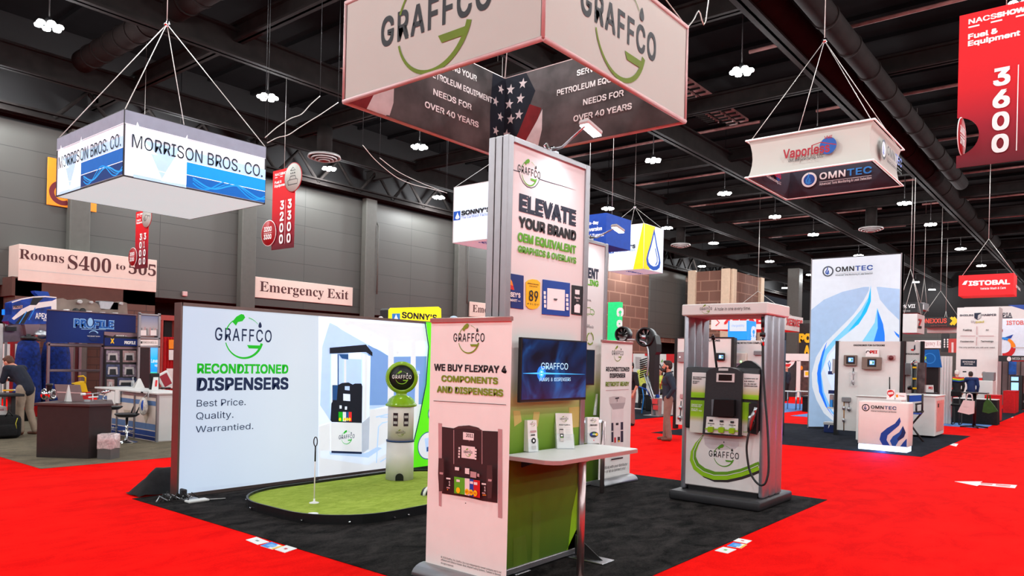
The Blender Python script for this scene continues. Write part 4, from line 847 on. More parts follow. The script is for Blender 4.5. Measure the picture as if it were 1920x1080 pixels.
def spl(P_, n=5):
    P_ = [Vector(p) for p in P_]; o = []
    for i in range(len(P_) - 1):
        a, b, c, d = P_[max(0, i - 1)], P_[i], P_[i + 1], P_[min(len(P_) - 1, i + 2)]
        for k in range(n):
            s = k / n; o.append(.5 * ((2 * b) + (c - a) * s + (2 * a - 5 * b + 4 * c - d) * s * s + (3 * b - a - 3 * c + d) * s ** 3))
    return o + [P_[-1]]
g = G(); g.tube(spl([q(x, y, DX + d) for x, y, d in hp_]), .013, HOSE, 10); g.o('hose', t)
g = G(); g.tube([q(1430, 648, DX + .03), q(1430, 634, DX + .03)], .02, CHROME, 12); g.tube([q(1430, 631, DX + .03), q(1430, 624, DX + .03)], .034, BLACK, 12); g.tube([q(1430, 624, DX + .03), q(1430, 590, DX + .03)], .016, STEEL, 12); g.tube([q(1430, 614, DX + .03), q(1430, 594, DX + .03)], .019, BLACK, 12); g.o('breakaway', t)
g = G(); a, b = q(1337, 630, DX + .45), q(1344, 692, DX + .35); g.tube([a + (b - a) * .08, b], .016, HOSE, 8); g.tube([a, a + (b - a) * .1], .024, BLACK, 10); g.tube([a + (a - b) * .05, a], .012, STEEL, 8); g.o('rear_hose', t)

# ================================================================== hanging signs
FABP = mat('stretched sign fabric', (180, 180, 172), .85, noise=.015, nscale=1.5); RAIL = mat('pale frame rail', (196, 160, 158), .5, .3)
def cables(pts, t, r=.006, ring=None):
    g = G()
    for a, b in pts: g.tube([a, b], r, WIRE, 5)
    if ring is not None: g.lathe(ring, [(.05, -.05), (.07, 0), (.05, .05), (.03, 0)], CHROME, 12, RR); g.tube([ring, (ring[0], ring[1], 13.41)], r, WIRE, 5)
    g.o('suspension_rope', t)
n0 = fz(1018, 72, 4.87); SX0, SY0 = n0.x, n0.y; SS, SZ0, SZ1 = 3.05, 4.87, 6.08; SX1, SY1 = SX0 + SS, SY0 + SS
t = thing('hanging_sign', 'large square hanging fabric sign above the pump booth', 'hanging sign', ((SX0 + SX1) / 2, (SY0 + SY1) / 2, SZ0))
for nm, a, b in (('face_panel', (SX0, SY0), (SX1, SY0)), ('face_panel', (SX0, SY0), (SX0, SY1)), ('face_panel', (SX1, SY0), (SX1, SY1)), ('face_panel', (SX0, SY1), (SX1, SY1))):
    g = G(); dx, dy = (0, .03) if a[1] == b[1] else (.03, 0)
    if a[0] == b[0] == SX1 or a[1] == b[1] == SY1: dx, dy = -dx, -dy
    g.prism([(a[0], a[1], SZ0), (b[0], b[1], SZ0), (b[0], b[1], SZ1), (a[0], a[1], SZ1)], (dx, dy, 0), FABP); g.o(nm, t)
g = G()
for z in (SZ0, SZ1):
    for a, b in (((SX0, SY0), (SX1, SY0)), ((SX0, SY0), (SX0, SY1)), ((SX1, SY0), (SX1, SY1)), ((SX0, SY1), (SX1, SY1))): g.tube([(*a, z), (*b, z)], .028, RAIL, 8)
for a in ((SX0, SY0), (SX1, SY0), (SX0, SY1), (SX1, SY1)): g.tube([(*a, SZ0), (*a, SZ1)], .02, RAIL, 8)
g.o('tube_frame', t)
SGR = mat('sign green', (92, 118, 4), .7)
A = Art((SX0, SY1, 0), (0, -1, 0), lay=.003); a, b = A.px(709, 80), A.px(915, 10); cc = A.px(812, 37); graffco(A, cc[0], cc[1], b[0] - a[0], INK, SGR, .02); A.o('logo', t)
A = Art((SX0, SY0, 0), (1, 0, 0), lay=.003); a, b = A.px(1093, 20), A.px(1233, 100); cc = A.px(1164, 58); graffco(A, cc[0], cc[1], b[0] - a[0], INK, SGR, .02); A.o('logo', t)
def concrete_mat():
    m = mat('grunge concrete print', (78, 72, 72), .8, noise=.55, nscale=2.2); return m
GRU = concrete_mat(); FLN = mat('flag navy', (16, 20, 34), .8, noise=.3, nscale=5); FLR = mat('flag red', (120, 18, 24), .8, noise=.3, nscale=4); FLW = mat('flag white', (214, 200, 200), .8, noise=.1)
def star(A, u, v, r, m): A.poly([(u + (r if k % 2 == 0 else r * .4) * math.sin(k * PI / 5 + .15), v + (r if k % 2 == 0 else r * .4) * math.cos(k * PI / 5 + .15)) for k in range(10)], m)
# inner prints: the two far panels seen from below (left far panel faces -Y, right far panel faces -X)
A = Art((SX0 + .03, SY1 - .032, SZ0), (1, 0, 0), lay=.001); H_ = SZ1 - SZ0; W_ = SS - .06
A.rect(0, 0, W_, H_, GRU); A.poly([(0, 0), (.42, 0), (.62, .5), (.62, H_), (0, H_)], FLR); A.poly([(.3, .0), (.62, .0), (.72, .2), (.74, H_), (.66, H_), (.56, .5)], FLW); A.poly([(.5, .0), (.68, .02), (.74, .2), (.76, H_), (.62, H_), (.6, .3)], FLW)
A.poly([(W_ - .32, 0), (W_, 0), (W_, H_), (W_ - .3, H_), (W_ - .34, .6)], FLN); 
for u, v in ((-.1, 1.02), (-.22, .8), (-.1, .6), (-.2, .36), (-.08, .2)): star(A, W_ + u, v, .075, FLW)
A.o('flag_print', t)
A = Art((SX0 + .03, SY1 - .032, SZ0), (1, 0, 0), lay=.006)
for s, l, r, yt in (('SERVING YOUR', (748, 110), (893, 153), 132), ('PETROLEUM EQUIPMENT', (742, 130), (922, 194), 176), ('NEEDS FOR', (811, 189), (883, 207), 172), ('OVER 40 YEARS', (795, 213), (896, 240), 196)):
    u1, v1 = A.px(*r); u0, v0 = A.px(*l); h = .085; 
    if s.startswith('SERV'): u0 = u1 - .85
    if s.startswith('PETR'): u0 = u1 - 1.32
    A.text(s, u0, v1, u1 - u0, h, PWHITE, .02)
A.o('lettering', t)
A = Art((SX1 - .032, SY1 - .03, SZ0), (0, -1, 0), lay=.001); A.rect(0, 0, W_, H_, GRU)
A.poly([(0, 0), (.32, .0), (.5, .3), (.46, .62), (.6, .9), (.42, H_), (0, H_)], FLN); A.poly([(.06, 0), (.3, 0), (.64, .42), (.72, .62), (.5, .72), (.3, .34)], FLR); A.poly([(.3, 0), (.66, .0), (.74, .3), (.74, .6), (.64, .44)], FLW)
for u, v in ((.12, 1.02), (.36, 1.06), (.1, .8), (.32, .84), (.14, .56), (.3, .6), (.06, .34)): star(A, u, v, .085, FLW)
A.o('flag_print', t)
A = Art((SX1 - .032, SY1 - .03, SZ0), (0, -1, 0), lay=.006)
for s, l, wd in (('SERVING YOUR', (1082, 143), .86), ('PETROLEUM EQUIPMENT', (1045, 180), 1.36), ('NEEDS FOR', (1094, 198), .66), ('OVER 40 YEARS', (1076, 229), .95)):
    u0, v0 = A.px(*l); A.text(s, u0, v0, wd, .085, PWHITE, .02)
A.o('lettering', t)
apex = Vector(((SX0 + SX1) / 2, (SY0 + SY1) / 2, 8.6)); cables([((x, y, SZ1), apex) for x in (SX0, SX1) for y in (SY0, SY1)], t, .008, apex)
g = G(); g.tube(spl([(SX1, SY0, SZ1), fx(1300, 38, SX1 + .3), fx(1310, 20, SX1 + .5), fx(1328, 5, SX1 + .8), (SX1 + 1.4, SY0 + .2, 10.7)]), .008, WIRE, 5); g.o('safety_cable', t)

# ---- backlit box sign of the left booth
def sbox(x0, y0, z0, x1, y1, z1, t, m, mb=None, fr=None):
    g = G(); g.box((x0, y0, z0), (x1, y1, z1), m); g.o('box', t)
    if mb: g = G(); g.box((x0 + .01, y0 + .01, z0 - .012), (x1 - .01, y1 - .01, z0), mb); g.o('underside', t)
    g = G(); f = fr or DARKM
    for x in (x0, x1):
        for y in (y0, y1): g.box((x - .012, y - .012, z0 - .012), (x + .012, y + .012, z1 + .012), f)
    for z in (z0, z1):
        for y in (y0, y1): g.box((x0, y - .012, z - .012), (x1, y + .012, z + .012), f)
        for x in (x0, x1): g.box((x - .012, y0, z - .012), (x + .012, y1, z + .012), f)
    g.o('frame', t)
MLIT = mat('lit white fabric', (170, 186, 188), .8, ergb=(205, 234, 236), emit=.72, noise=.03, nscale=1.2); MGL = mat('lit pale print', (214, 222, 232), .8, emit=.34, noise=.04)
MX0, MY0, MX1, MY1, MZ0, MZ1 = 5.86, 13.86, 8.7, 16.95, 4.9, 6.08
t = thing('hanging_sign', 'backlit blue and white box sign hanging at upper left', 'hanging sign', ((MX0 + MX1) / 2, (MY0 + MY1) / 2, MZ0)); sbox(MX0, MY0, MZ0, MX1, MY1, MZ1, t, MGL, MLIT)
c1 = mat('lit azure print', (12, 142, 222), .8, emit=.5); c2 = mat('lit royal print', (8, 94, 176), .8, emit=.42); c3 = mat('lit ice print', (172, 206, 232), .8, emit=.42); c4 = mat('lit steel print', (140, 148, 164), .8, emit=.14); c5 = mat('lit deep print', (6, 52, 116), .8, emit=.3); cw = mat('lit white print', (240, 243, 246), .8, emit=.55); cn = mat('lit dark letters', (14, 28, 44), .8, emit=.02); cb_ = mat('lit wave print', (30, 150, 225), .8, emit=.45)
def morr(o, u, wd, dark):
    H_ = MZ1 - MZ0; L_ = lambda a: a * wd; Z = lambda b: H_ * (1 - b); A = Art(o, u, lay=.001)
    A.rect(0, Z(.2), wd, H_, c4); A.rect(0, Z(.2) - .008, wd, Z(.2), cw); A.rect(L_(.1), Z(.58), wd, Z(.4), c3 if not dark else SKYB if False else c3)
    A.rect(L_(.405), Z(.78), wd, Z(.575), c1 if not dark else c2); A.rect(L_(.405), 0.02, wd, Z(.79), c2 if not dark else c5); A.rect(L_(.405), Z(.79), wd, Z(.78), cw); A.rect(L_(.405), Z(.58), wd, Z(.57), cw)
    for k, (am, ph) in enumerate(((.1, 0), (.13, .5), (.08, -.5))): A.band([(L_(.45 + .55 * i / 24), Z(.86) - .0 + am * math.sin(ph + 9 * i / 24 + 3)) for i in range(25)], .014 + .008 * k, cb_ if k != 1 else c1)
    A.rect(L_(.06), 0, L_(.405), .05, c3); A.poly([(L_(.062), Z(.95)), (L_(.405), Z(.95)), (L_(.405), Z(.14)), (L_(.24), Z(.97)), (L_(.075), Z(.14)), (L_(.06), Z(.3))], cw)
    A.poly([(L_(.165), Z(.58)), (L_(.315), Z(.58)), (L_(.24), Z(.94))], c3); A.rect(L_(.2), Z(.83), L_(.28), Z(.82), cw); A.o('print', t)
    A = Art(o, u, lay=.012); A.text('MORRISON BROS. CO.', L_(.045), Z(.545), L_(.93), H_ * .2, cn, 0.0); A.o('lettering', t)
morr((MX0, MY0 - .012, MZ0), (1, 0, 0), MX1 - MX0, 0); morr((MX0 - .012, MY1, MZ0), (0, -1, 0), MY1 - MY0, 1)
ap = on(313, 45, 1, (MY0 + MY1) / 2); cables([((x, y, MZ1), ap) for x in (MX0, MX1) for y in (MY0, MY1)], t, .009, ap)

# ---- white cubes with a water drop
SNW = mat('lit cool white', (206, 220, 236), .8, emit=.42, noise=.03); SNY = mat('lit amber', (248, 192, 6), .8, emit=.4); SNB = mat('lit logo blue', (8, 70, 160), .8, emit=.25); SNK = mat('lit logo black', (18, 20, 26), .8)
def drop(A, cu, cv, r, h, m, wm=None, k=1.0):
    def ol(s): return [(cu + r * s * a, cv + h * s * b) for a, b in ((0, 1), (.16, .72), (.46, .2), (.82, -.28), (.98, -.6), (.86, -.86), (.5, -1.0), (0, -1.06), (-.5, -1.0), (-.86, -.86), (-.98, -.6), (-.82, -.28), (-.46, .2), (-.16, .72))]
    A.poly(ol(1), m)
    if wm: cv -= h * .06; A.poly(ol(.76), wm); A.band([(cu + r * .2, cv + h * .1), (cu + r * .48, cv - h * .3), (cu + r * .5, cv - h * .55), (cu + r * .3, cv - h * .72)], [r * .1] * 4, m)
def sonnys(lab, x0, y0, z0, x1, y1, z1, ring, fl, fr):
    t = thing('hanging_sign', lab, 'hanging sign', ((x0 + x1) / 2, (y0 + y1) / 2, z0)); sbox(x0, y0, z0, x1, y1, z1, t, SNW, SNW, LGREY); wl, wf, h = y1 - y0, x1 - x0, z1 - z0
    A = Art((x0 - .012, y1, z0), (0, -1, 0)); A.poly([(wl * .72, 0), (wl, 0), (wl, h), (wl * .97, h)], SNY); A.o('amber_wedge', t)
    A = Art((x0 - .012, y1, z0), (0, -1, 0), lay=.004); A.rect(wl * .0 + .01, h * .4, wl * .15, h * .56, SNB); drop(A, wl * .09, h * .48, wl * .045, h * .06, SNW); A.text("SONNY'S", wl * .17, h * .47, wl * .6, h * .085, SNK, .04); A.text('The CarWash Factory', wl * .17, h * .41, wl * .6, h * .045, SNB, .006); A.rect(wl * .17, h * .455, wl * .77, h * .458, SNB); A.o('lettering', t)
    A = Art((x0, y0 - .012, z0), (1, 0, 0)); A.rect(0.01, .01, wf * .55, h - .01, SNY); A.poly([(wf * .3, .01), (wf - .01, .01), (wf - .01, h - .01), (wf * .6, h - .01)], SNW); drop(A, wf * .5, h * .5, wf * .38, h * .46, SNB, SNW); A.o('drop_print', t)
    A = Art((x0, y1, z0 - .012), (1, 0, 0), (0, -1, 0)); A.N = Vector((0, 0, -1)); A.text("SONNY'S", wf * .15, wl * .4, wf * .7, wl * .14, SNB, .03); A.o('underside_lettering', t)
    cables([((x, y, z1), ring) for x in (x0, x1) for y in (y0, y1)], t, .008, ring)
q1 = fz(1206, 504, 6); x1_, y1_ = fz(1243, 512, 6).x, fx(1141, 505, q1.x).y
rg = fy(1190, 388, (q1.y + y1_) / 2); sonnys('drop print cube sign hanging right of the towers', q1.x, q1.y, 6.0, x1_, y1_, 8.04, rg, 0, 0)
q2 = Vector((17.3, 14.6, 5.5)); sonnys('cube sign half hidden by the left edge of the tall tower', 17.3, 14.6, 5.5, 19.0, 16.66, 7.28, on(929, 300, 1, 15.6), 0, 0)
t = thing('hanging_disc', 'dark red disc behind the left edge of the tall tower', 'hanging sign', fx(934, 380, 16.0)); c = fx(936, 381, 16.0); g = G(); r_ = abs(fx(936, 361, 16).z - c.z); g.lathe(c, [(0, 0), (r_, 0), (r_, .02), (0, .02)], mat('dark red disc', (130, 14, 28), .6), 28, (-1, 0, 0)); g.lathe(c + Vector((.015, 0, 0)), [(r_, 0), (r_ * 1.04, 0), (r_ * 1.04, .01), (r_, .01)], PWHITE, 28, (-1, 0, 0)); g.o('disc', t)
A = Art((c.x - .021, c.y, c.z), (0, -1, 0)); A.text('3100', -r_ * .5, r_ * .12, r_, r_ * .34, PWHITE, .02); A.rect(-r_ * .5, -.01, r_ * .5, .01, PWHITE); A.text('3200', -r_ * .5, -r_ * .48, r_, r_ * .34, PWHITE, .02); A.o('lettering', t)
g = G(); g.tube([c + Vector((0, 0, r_)), (c.x, c.y, 13.41)], .006, WIRE, 5); g.o('suspension_rope', t)
# blue tunnel sign
t = thing('hanging_sign', 'blue hanging sign reading In-Bay Conversion Mini Tunnel', 'hanging sign', fx(1118, 460, 21)); a, b = fx(1085, 375, 21), fx(1136, 458, 21); zt_, zb_ = fx(1136, 399, 21).z, b.z
g = G(); g.box((21, b.y, zb_), (22.6, a.y, zt_), mat('lit cobalt', (6, 62, 156), .7, emit=.25, noise=.1)); g.o('box', t)
A = Art((21 - .005, a.y, 0), (0, -1, 0)); A.T('In-Bay', (1103, 418), (1122, 424), 412, cw, .02); A.T('Conversion', (1093, 430), (1128.5, 437), 423, cw, .02); A.T('Mini Tunnel', (1096, 440), (1132, 449), 434, cw, .02); A.o('lettering', t)
g = G()
for y in (a.y - .1, b.y + .1): g.tube([(21.5, y, zt_), (21.5, y, 13.41)], .007, WIRE, 5)
g.o('suspension_rope', t)

# ---- red aisle banners (face -X)
RB1 = ramp_mat('red fading banner', [(0, (92, 8, 26)), (.25, (150, 6, 34)), (.5, (206, 6, 24)), (1, (236, 6, 18))], 2, 0, 2.45)
DISCR = mat('deep red disc', (160, 12, 24), .6)
def aisle(lab, px, x, yl, yr, z0, z1, n1, n2, icon, low):
    wd, h = yl - yr, z1 - z0; t = thing('aisle_banner', lab, 'aisle banner', (x, (yl + yr) / 2, z0)); g = G()
    if icon: g.box((x, yr, z0), (x + .02, yl, z1), RB1)
    else:      # the number disc is cut out of the sheet and swung edge-on in its round notch
        g.prism([(x, yr, z0), (x, yl, z0)] + [(x, yl - .3 * math.sin(a), z0 + .49 - .3 * math.cos(a)) for a in [PI * k / 16 for k in range(17)]] + [(x, yl, z1), (x, yr, z1)], (.02, 0, 0), RB1)
    g.o('banner_sheet', t)
    A = Art((x, yl, z0), (0, -1, 0), lay=.002); W_ = lambda a: a * wd; Z = lambda b: b * h
    A.text('NACS', W_(.1), Z(.93), W_(.3), Z(.033), PWHITE, .02); A.text('SHOW', W_(.4), Z(.93), W_(.3), Z(.033), PWHITE, .045); A.text('2025', W_(.71), Z(.93), W_(.2), Z(.033), PWHITE, .0)
    for k, a in enumerate((.1, .34, .6)): A.rect(W_(a), Z(.905), W_(a + .12 + .05 * (k == 2)), Z(.915), PWHITE)
    A.text('X', W_(.8), Z(.9), W_(.06), Z(.02), PWHITE, .02); A.text('Fuel &', W_(.1), Z(.83), W_(.32), Z(.035), PWHITE, .035); A.text('Equipment', W_(.1), Z(.785), W_(.55), Z(.035), PWHITE, .035)
    for k in range(4):
        for s, a in ((n1, .38), (n2, .72)): A.text(s[k], W_(a), Z(.49 - .142 * k), W_(.18 if s[k] != '1' else .09), Z(.115), PWHITE, .028)
    A.rect(W_(.635), Z(.06), W_(.645), Z(.6), PWHITE); A.o('lettering', t)
    if icon:
        r = wd * .36; c = (x - .03, yr + r * .12, z0 + h * .86); g = G(); g.lathe(c, [(0, 0), (r, 0), (r, .015), (0, .015)], FABP, 32, (-1, 0, 0)); g.lathe((c[0] + .004, c[1], c[2]), [(r, 0), (r * 1.06, 0), (r * 1.06, .012), (r, .012)], DISCR, 32, (-1, 0, 0)); g.o('icon_disc', t)
        A = Art((c[0] - .016, c[1], c[2]), (0, -1, 0))
        if icon == 1:
            A.band([(-.6 * r, -.1 * r), (-.2 * r, .25 * r), (.2 * r, .2 * r), (.25 * r, 0), (-.1 * r, -.3 * r), (-.4 * r, -.35 * r), (-.6 * r, -.1 * r)], r * .04, INK); A.band([(.2 * r, .12 * r), (.7 * r, .1 * r), (.74 * r, -.1 * r)], r * .05, INK); A.arc(-.3 * r, -.15 * r, .12 * r, 0, 360, r * .04, r * .04, INK)
        else:
            A.band([(-.55 * r, -.5 * r), (-.6 * r, -.2 * r), (-.4 * r, -.15 * r), (-.28 * r, .1 * r), (.28 * r, .1 * r), (.4 * r, -.15 * r), (.6 * r, -.2 * r), (.55 * r, -.5 * r), (-.55 * r, -.5 * r)], r * .05, INK); A.band([(-.3 * r, .5 * r), (.3 * r, .5 * r), (0, .72 * r), (-.3 * r, .5 * r)], r * .05, INK)
            for k in (-1, 0, 1): A.disc(.22 * r * k, .3 * r, r * .06, INK)
            A.band([(-.4 * r, -.15 * r), (.4 * r, -.15 * r)], r * .04, INK)
        A.o('icon', t)
    r = wd * .33 if icon else .285; c = (x - .03, yl + r * .3, z0 + h * .22) if icon else (x + .01, yl - .06, z0 + .49)
    g = G(); ax = (-1, 0, 0) if icon else (-.05, -1, 0); g.lathe(c, [(0, 0), (r, 0), (r, .015), (0, .015)], DISCR, 32, ax); g.lathe((c[0] + .004, c[1], c[2]), [(r, 0), (r * 1.05, 0), (r * 1.05, .01), (r, .01)], PWHITE, 32, ax); g.o('number_disc', t)
    axv = Vector(ax).normalized(); U = Vector((0, 0, 1)).cross(axv); A = Art(Vector(c) + axv * .017, U); A.text(n1, -r * .62, r * .12, r * 1.1, r * .4, PWHITE, .03); A.rect(-r * .62, -.006, r * .5, .006, PWHITE); A.text(n2, -r * .62, -r * .5, r * 1.1, r * .4, PWHITE, .03); A.o('disc_lettering', t)
    g = G()
    zt2 = 10.3 if icon == 2 else 13.24
    for y in ((yl + yr) / 2,): g.tube([(x + .01, y, z1), (x + .01, y, zt2)], .006, WIRE, 5)
    g.o('suspension_rope', t)
aisle('big red 3600 and 3700 aisle banner at the right edge', 0, 13.5, 2.02, .78, 4.96, 7.37, '3600', '3700', 0, 0)
aisle('red 3200 and 3300 aisle banner left of centre', 0, 13.2, 20.58, 19.4, 5.02, 7.49, '3200', '3300', 2, 0)
aisle('red 3000 and 3100 aisle banner hanging below the blue box sign', 0, 11.2, 25.46, 24.56, 4.49, 6.4, '3000', '3100', 1, 0)
g = G(); c3 = fx(1935, 75, 13.46); r_ = .4
# ---- flared fabric sign
VZ0, VZ1 = 6.1, 6.95; vx0, vx1, vy0, vy1 = 16.72, 19.3, 4.06, 6.65
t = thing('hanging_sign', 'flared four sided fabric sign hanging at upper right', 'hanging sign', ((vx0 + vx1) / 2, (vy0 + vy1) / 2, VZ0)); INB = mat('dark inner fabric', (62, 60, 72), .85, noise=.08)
def wavy(a, b, m, off, inward, nm):
    g = G(); a, b = Vector(a), Vector(b); nrm = Vector(inward); rows = []
    for i in range(7):
        s = i / 6; e = .07 * (2 * s - 1) ** 2 - .04; row = []
        for k in range(13):
            w_ = k / 12; c = .07 * (1 - (2 * w_ - 1) ** 2); p = a.lerp(b, w_) - nrm * (e * 1.0 - .0) * (1 if 1 else 0); d = (b - a).normalized() * (e * (w_ * 2 - 1)); row.append(Vector((p.x, p.y, VZ0 + (VZ1 - VZ0) * s)) + d + nrm * off)
        rows.append(row)
    g.sheet(rows, m); g.o(nm, t)
for a, b, n in (((vx0, vy1, 0), (vx0, vy0, 0), (1, 0, 0)), ((vx0, vy0, 0), (vx1, vy0, 0), (0, 1, 0)), ((vx1, vy0, 0), (vx1, vy1, 0), (-1, 0, 0)), ((vx1, vy1, 0), (vx0, vy1, 0), (0, -1, 0))):
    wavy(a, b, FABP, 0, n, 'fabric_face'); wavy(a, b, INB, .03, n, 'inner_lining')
g = G()
for z, e in ((VZ0, .08), (VZ1, .08)): g.tube([(vx0 - e, vy0 - e, z), (vx1 + e, vy0 - e, z), (vx1 + e, vy1 + e, z), (vx0 - e, vy1 + e, z), (vx0 - e, vy0 - e, z)], .022, PWHITE, 6)
g.o('rim', t)
VRED = mat('wine letters', (150, 30, 44), .7); GLB = mat('globe blue', (28, 78, 150), .7)
A = Art((vx0, vy1, 0), (0, -1, 0), lay=.055); A.D(1554, 274, 16, GLB); A.B([(1524, 274), (1540, 268), (1569, 272)], .02, VRED); A.T('Vaporless', (1470, 297), (1557, 288), 280, VRED, .02); A.T('VMI', (1547, 262), (1562, 260), 256.5, VRED, .02); A.T('VMI Manufacturing, LLC', (1479, 304), (1545, 297), 299.5, INK, .01); A.o('lettering', t)
A = Art((vx0, vy0, 0), (1, 0, 0), lay=.055); u, v = A.px(1658, 290); omntec(A, u, v, .2, INK, BLUE, GREY, PWHITE); A.o('logo', t)
A = Art((vx1 - .06, vy1, VZ0), (0, -1, 0), lay=.06); w_ = vy1 - vy0; omntec(A, A.px(1538, 338)[0], A.px(1538, 338)[1], .17, PWHITE, SKYB, PWHITE, BLUE, ring=PWHITE); A.o('inner_logo', t)
A = Art((vx0, vy1 - .06, VZ0), (1, 0, 0), lay=.06); A.disc(1.5, .42, .2, GLB); A.text('Vaporless', .5, .3, 1.2, .15, PRED, .02); A.text('VMI Manufacturing, LLC', .7, .16, 1, .07, PWHITE, .01); A.o('inner_lettering', t)
ap = on(1546, 76, 0, (vx0 + vx1) / 2); cables([((x, y, VZ1), ap) for x in (vx0, vx1) for y in (vy0, vy1)], t, .009, ap)

# ================================================================== wall signs
WSG = mat('sign board cream', (216, 196, 184), .6, noise=.02); WSD = mat('sign maroon letters', (70, 22, 22), .6)
def wsign(nm, lab, x0, x1, z0, z1, y, txt, d=.08, cat='wall sign', m=None):
    t = thing(nm, lab, cat, (x0, y, z0)); g = G(); g.box((x0, y, z0), (x1, y + d, z1), m or WSG, .01); g.o('board', t); A = Art((x0, y, z0), (1, 0, 0), lay=.003); txt(A, x1 - x0, z1 - z0); A.o('lettering', t); return t
q0, q1 = fy(24, 525, YW - 1), fy(293, 548, YW - 1); zt_ = fy(35, 457, YW - 1).z; xA = fy(35, 500, YW - 1).x
def tx(A, w_, h): 
    A.T('Rooms', (36, 485), (120, 493), 467, WSD, 0, 'serif'); A.T('S400', (127, 504), (208, 512), 478, WSD, 0, 'serif'); A.T('to', (217, 505), (235, 506), 493, WSD, 0, 'serif'); A.T('505', (241, 512), (292, 519), 491, WSD, 0, 'serif'); A.B([(36, 505), (292, 528)], .02, LGREY)
wsign('wall_sign', 'cream sign reading Rooms S400 to 505 over the portal', xA, q1.x, q1.z, zt_, YW - 1.0, tx, 1.1)
a, b = fy(476, 557, YW - .1), fy(661, 571, YW - .1)
wsign('wall_sign', 'cream sign reading Emergency Exit above the backlit wall', a.x, b.x, a.z, fy(476, 518, YW - .1).z, YW - .1, lambda A, w_, h: A.text('Emergency Exit', w_ * .05, h * .32, w_ * .9, h * .48, WSD, 0, 'serif'))
a, b = fy(880, 593, YW - .1), fy(880, 565, YW - .1)
wsign('wall_sign', 'cream Emergency Exit sign half hidden behind the tall tower', a.x, a.x + 5.4, a.z, b.z, YW - .1, lambda A, w_, h: A.text('Emergency Exit', w_ * .05, h * .32, w_ * .9, h * .48, WSD, 0, 'serif'))
a = fx(1715, 650, 87.8); b = fx(1773, 653, 87.8); t = thing('wall_sign', 'white Emergency Exit sign on the far wall at the right', 'wall sign', b); g = G(); g.box((87.7, b.y, b.z), (87.8, a.y, fx(1715, 638, 87.8).z), PWHITE); g.o('board', t); A = Art((87.7, a.y, b.z), (0, -1, 0)); w_ = a.y - b.y; A.text('Emergency Exit', w_ * .05, .3, w_ * .9, .45, MAUV, 0, 'serif'); A.o('lettering', t)
a, b = fy(90, 294, YW - .12), fy(181, 398, YW - .12)
def tc(A, w_, h): A.arc(w_ * .3, h * .29, .36, 60, 300, .17, .17, mat('maroon ring', (100, 16, 28), .6)); A.arc(w_ * .3, h * .29, .36, 20, 60, .17, .17, MATS['maroon ring'])
wsign('wall_banner', 'square orange banner on the wall behind the blue box sign', a.x, b.x, b.z, a.z, YW - .12, tc, .05, 'wall banner', ORANGE)

# ================================================================== floor graphics
STK = mat('floor sticker', (238, 236, 234), .5, noise=.02)
def sticker(lab, pts, inner=None, nm='floor_sticker', c1=PRED):
    q = [fz(*p, .004) for p in pts]; c = sum(q, Vector()) / len(q); t = thing(nm, lab, 'floor sticker', (c.x, c.y, 0)); g = G(); g.prism([(p.x, p.y, .0005) for p in q], (0, 0, .0035), STK if nm != 'blue' else SKYB); g.o('sheet', t)
    g = G(); cc = Vector((c.x, c.y, .0045))
    def sub(a, m): g.face([cc + (Vector((p.x, p.y, .0045)) - cc) * a for p in q], m)
    if inner == 'blue':
        e = [Vector((p.x, p.y, .0046)) for p in q]; g.face([e[0], e[1], e[1].lerp(e[2], .6), e[0].lerp(e[3], .6)], SKYB); g.face([e[3], e[2], e[2].lerp(e[1], .14), e[3].lerp(e[0], .14)], YEL); g.face([cc + (p - cc) * .5 + Vector((0, 0, .0004)) for p in e], mat('sticker pale blue', (120, 180, 235), .5))
    else: sub(.22, c1)
    g.o('print', t); return t
sticker('white floor card, first of three left of the black carpet corner', [(461, 1012), (481, 1006.5), (505, 1016), (483, 1021)], c1=GREY)
sticker('blue and yellow floor card, middle of three at the left carpet edge', [(488, 1023), (509, 1016), (531, 1024), (511, 1030)], 'blue')
sticker('white floor card, nearest of three at the left carpet edge', [(515, 1030), (537, 1022), (557, 1028), (534, 1036)])
sticker('white floor card, farthest of three at the right carpet edge', [(1375, 1014), (1385, 1009), (1410, 1013.5), (1400, 1019)])
sticker('blue and yellow floor card, middle of three at the right carpet edge', [(1363, 1023.5), (1375, 1017), (1401, 1021), (1390, 1028)], 'blue')
sticker('white floor card, nearest of three at the right carpet edge', [(1340, 1032), (1356, 1025), (1381, 1030), (1364, 1037.5)], c1=GREEN)
sticker('white floor strip, left of two behind the RETROFIT READY banner', [(1188, 892), (1203, 892.5), (1206, 895), (1191, 894.5)], c1=LGREY)
sticker('white floor strip, right of two behind the RETROFIT READY banner', [(1208, 895), (1231, 897), (1233, 898.5), (1210, 897)], c1=LGREY)
sticker('white floor card at the corner of the tank monitor carpet', [(1780, 834), (1784, 831), (1797, 832), (1793, 837)], c1=LGREY)
pa = [(1790, 902.5), (1842, 902.5), (1837, 905), (1907, 909.5), (1903, 915), (1836, 909), (1832, 911)]
q = [fz(*p, .004) for p in pa]; t = thing('floor_arrow', 'white arrow sticker on the red carpet at the right', 'floor sticker', (q[0].x, q[0].y, 0)); g = G(); g.prism([(p.x, p.y, .0005) for p in q], (0, 0, .0035), STK); g.o('sheet', t)
g = G()
for a in ([(1840, 905.5), (1862, 907), (1860, 909.5), (1838, 908)], [(1868, 907.5), (1896, 910), (1893, 913), (1866, 910)]): g.face([fz(*p, .0055) for p in a], mat('faded red print', (226, 120, 116), .5))
g.o('print', t)
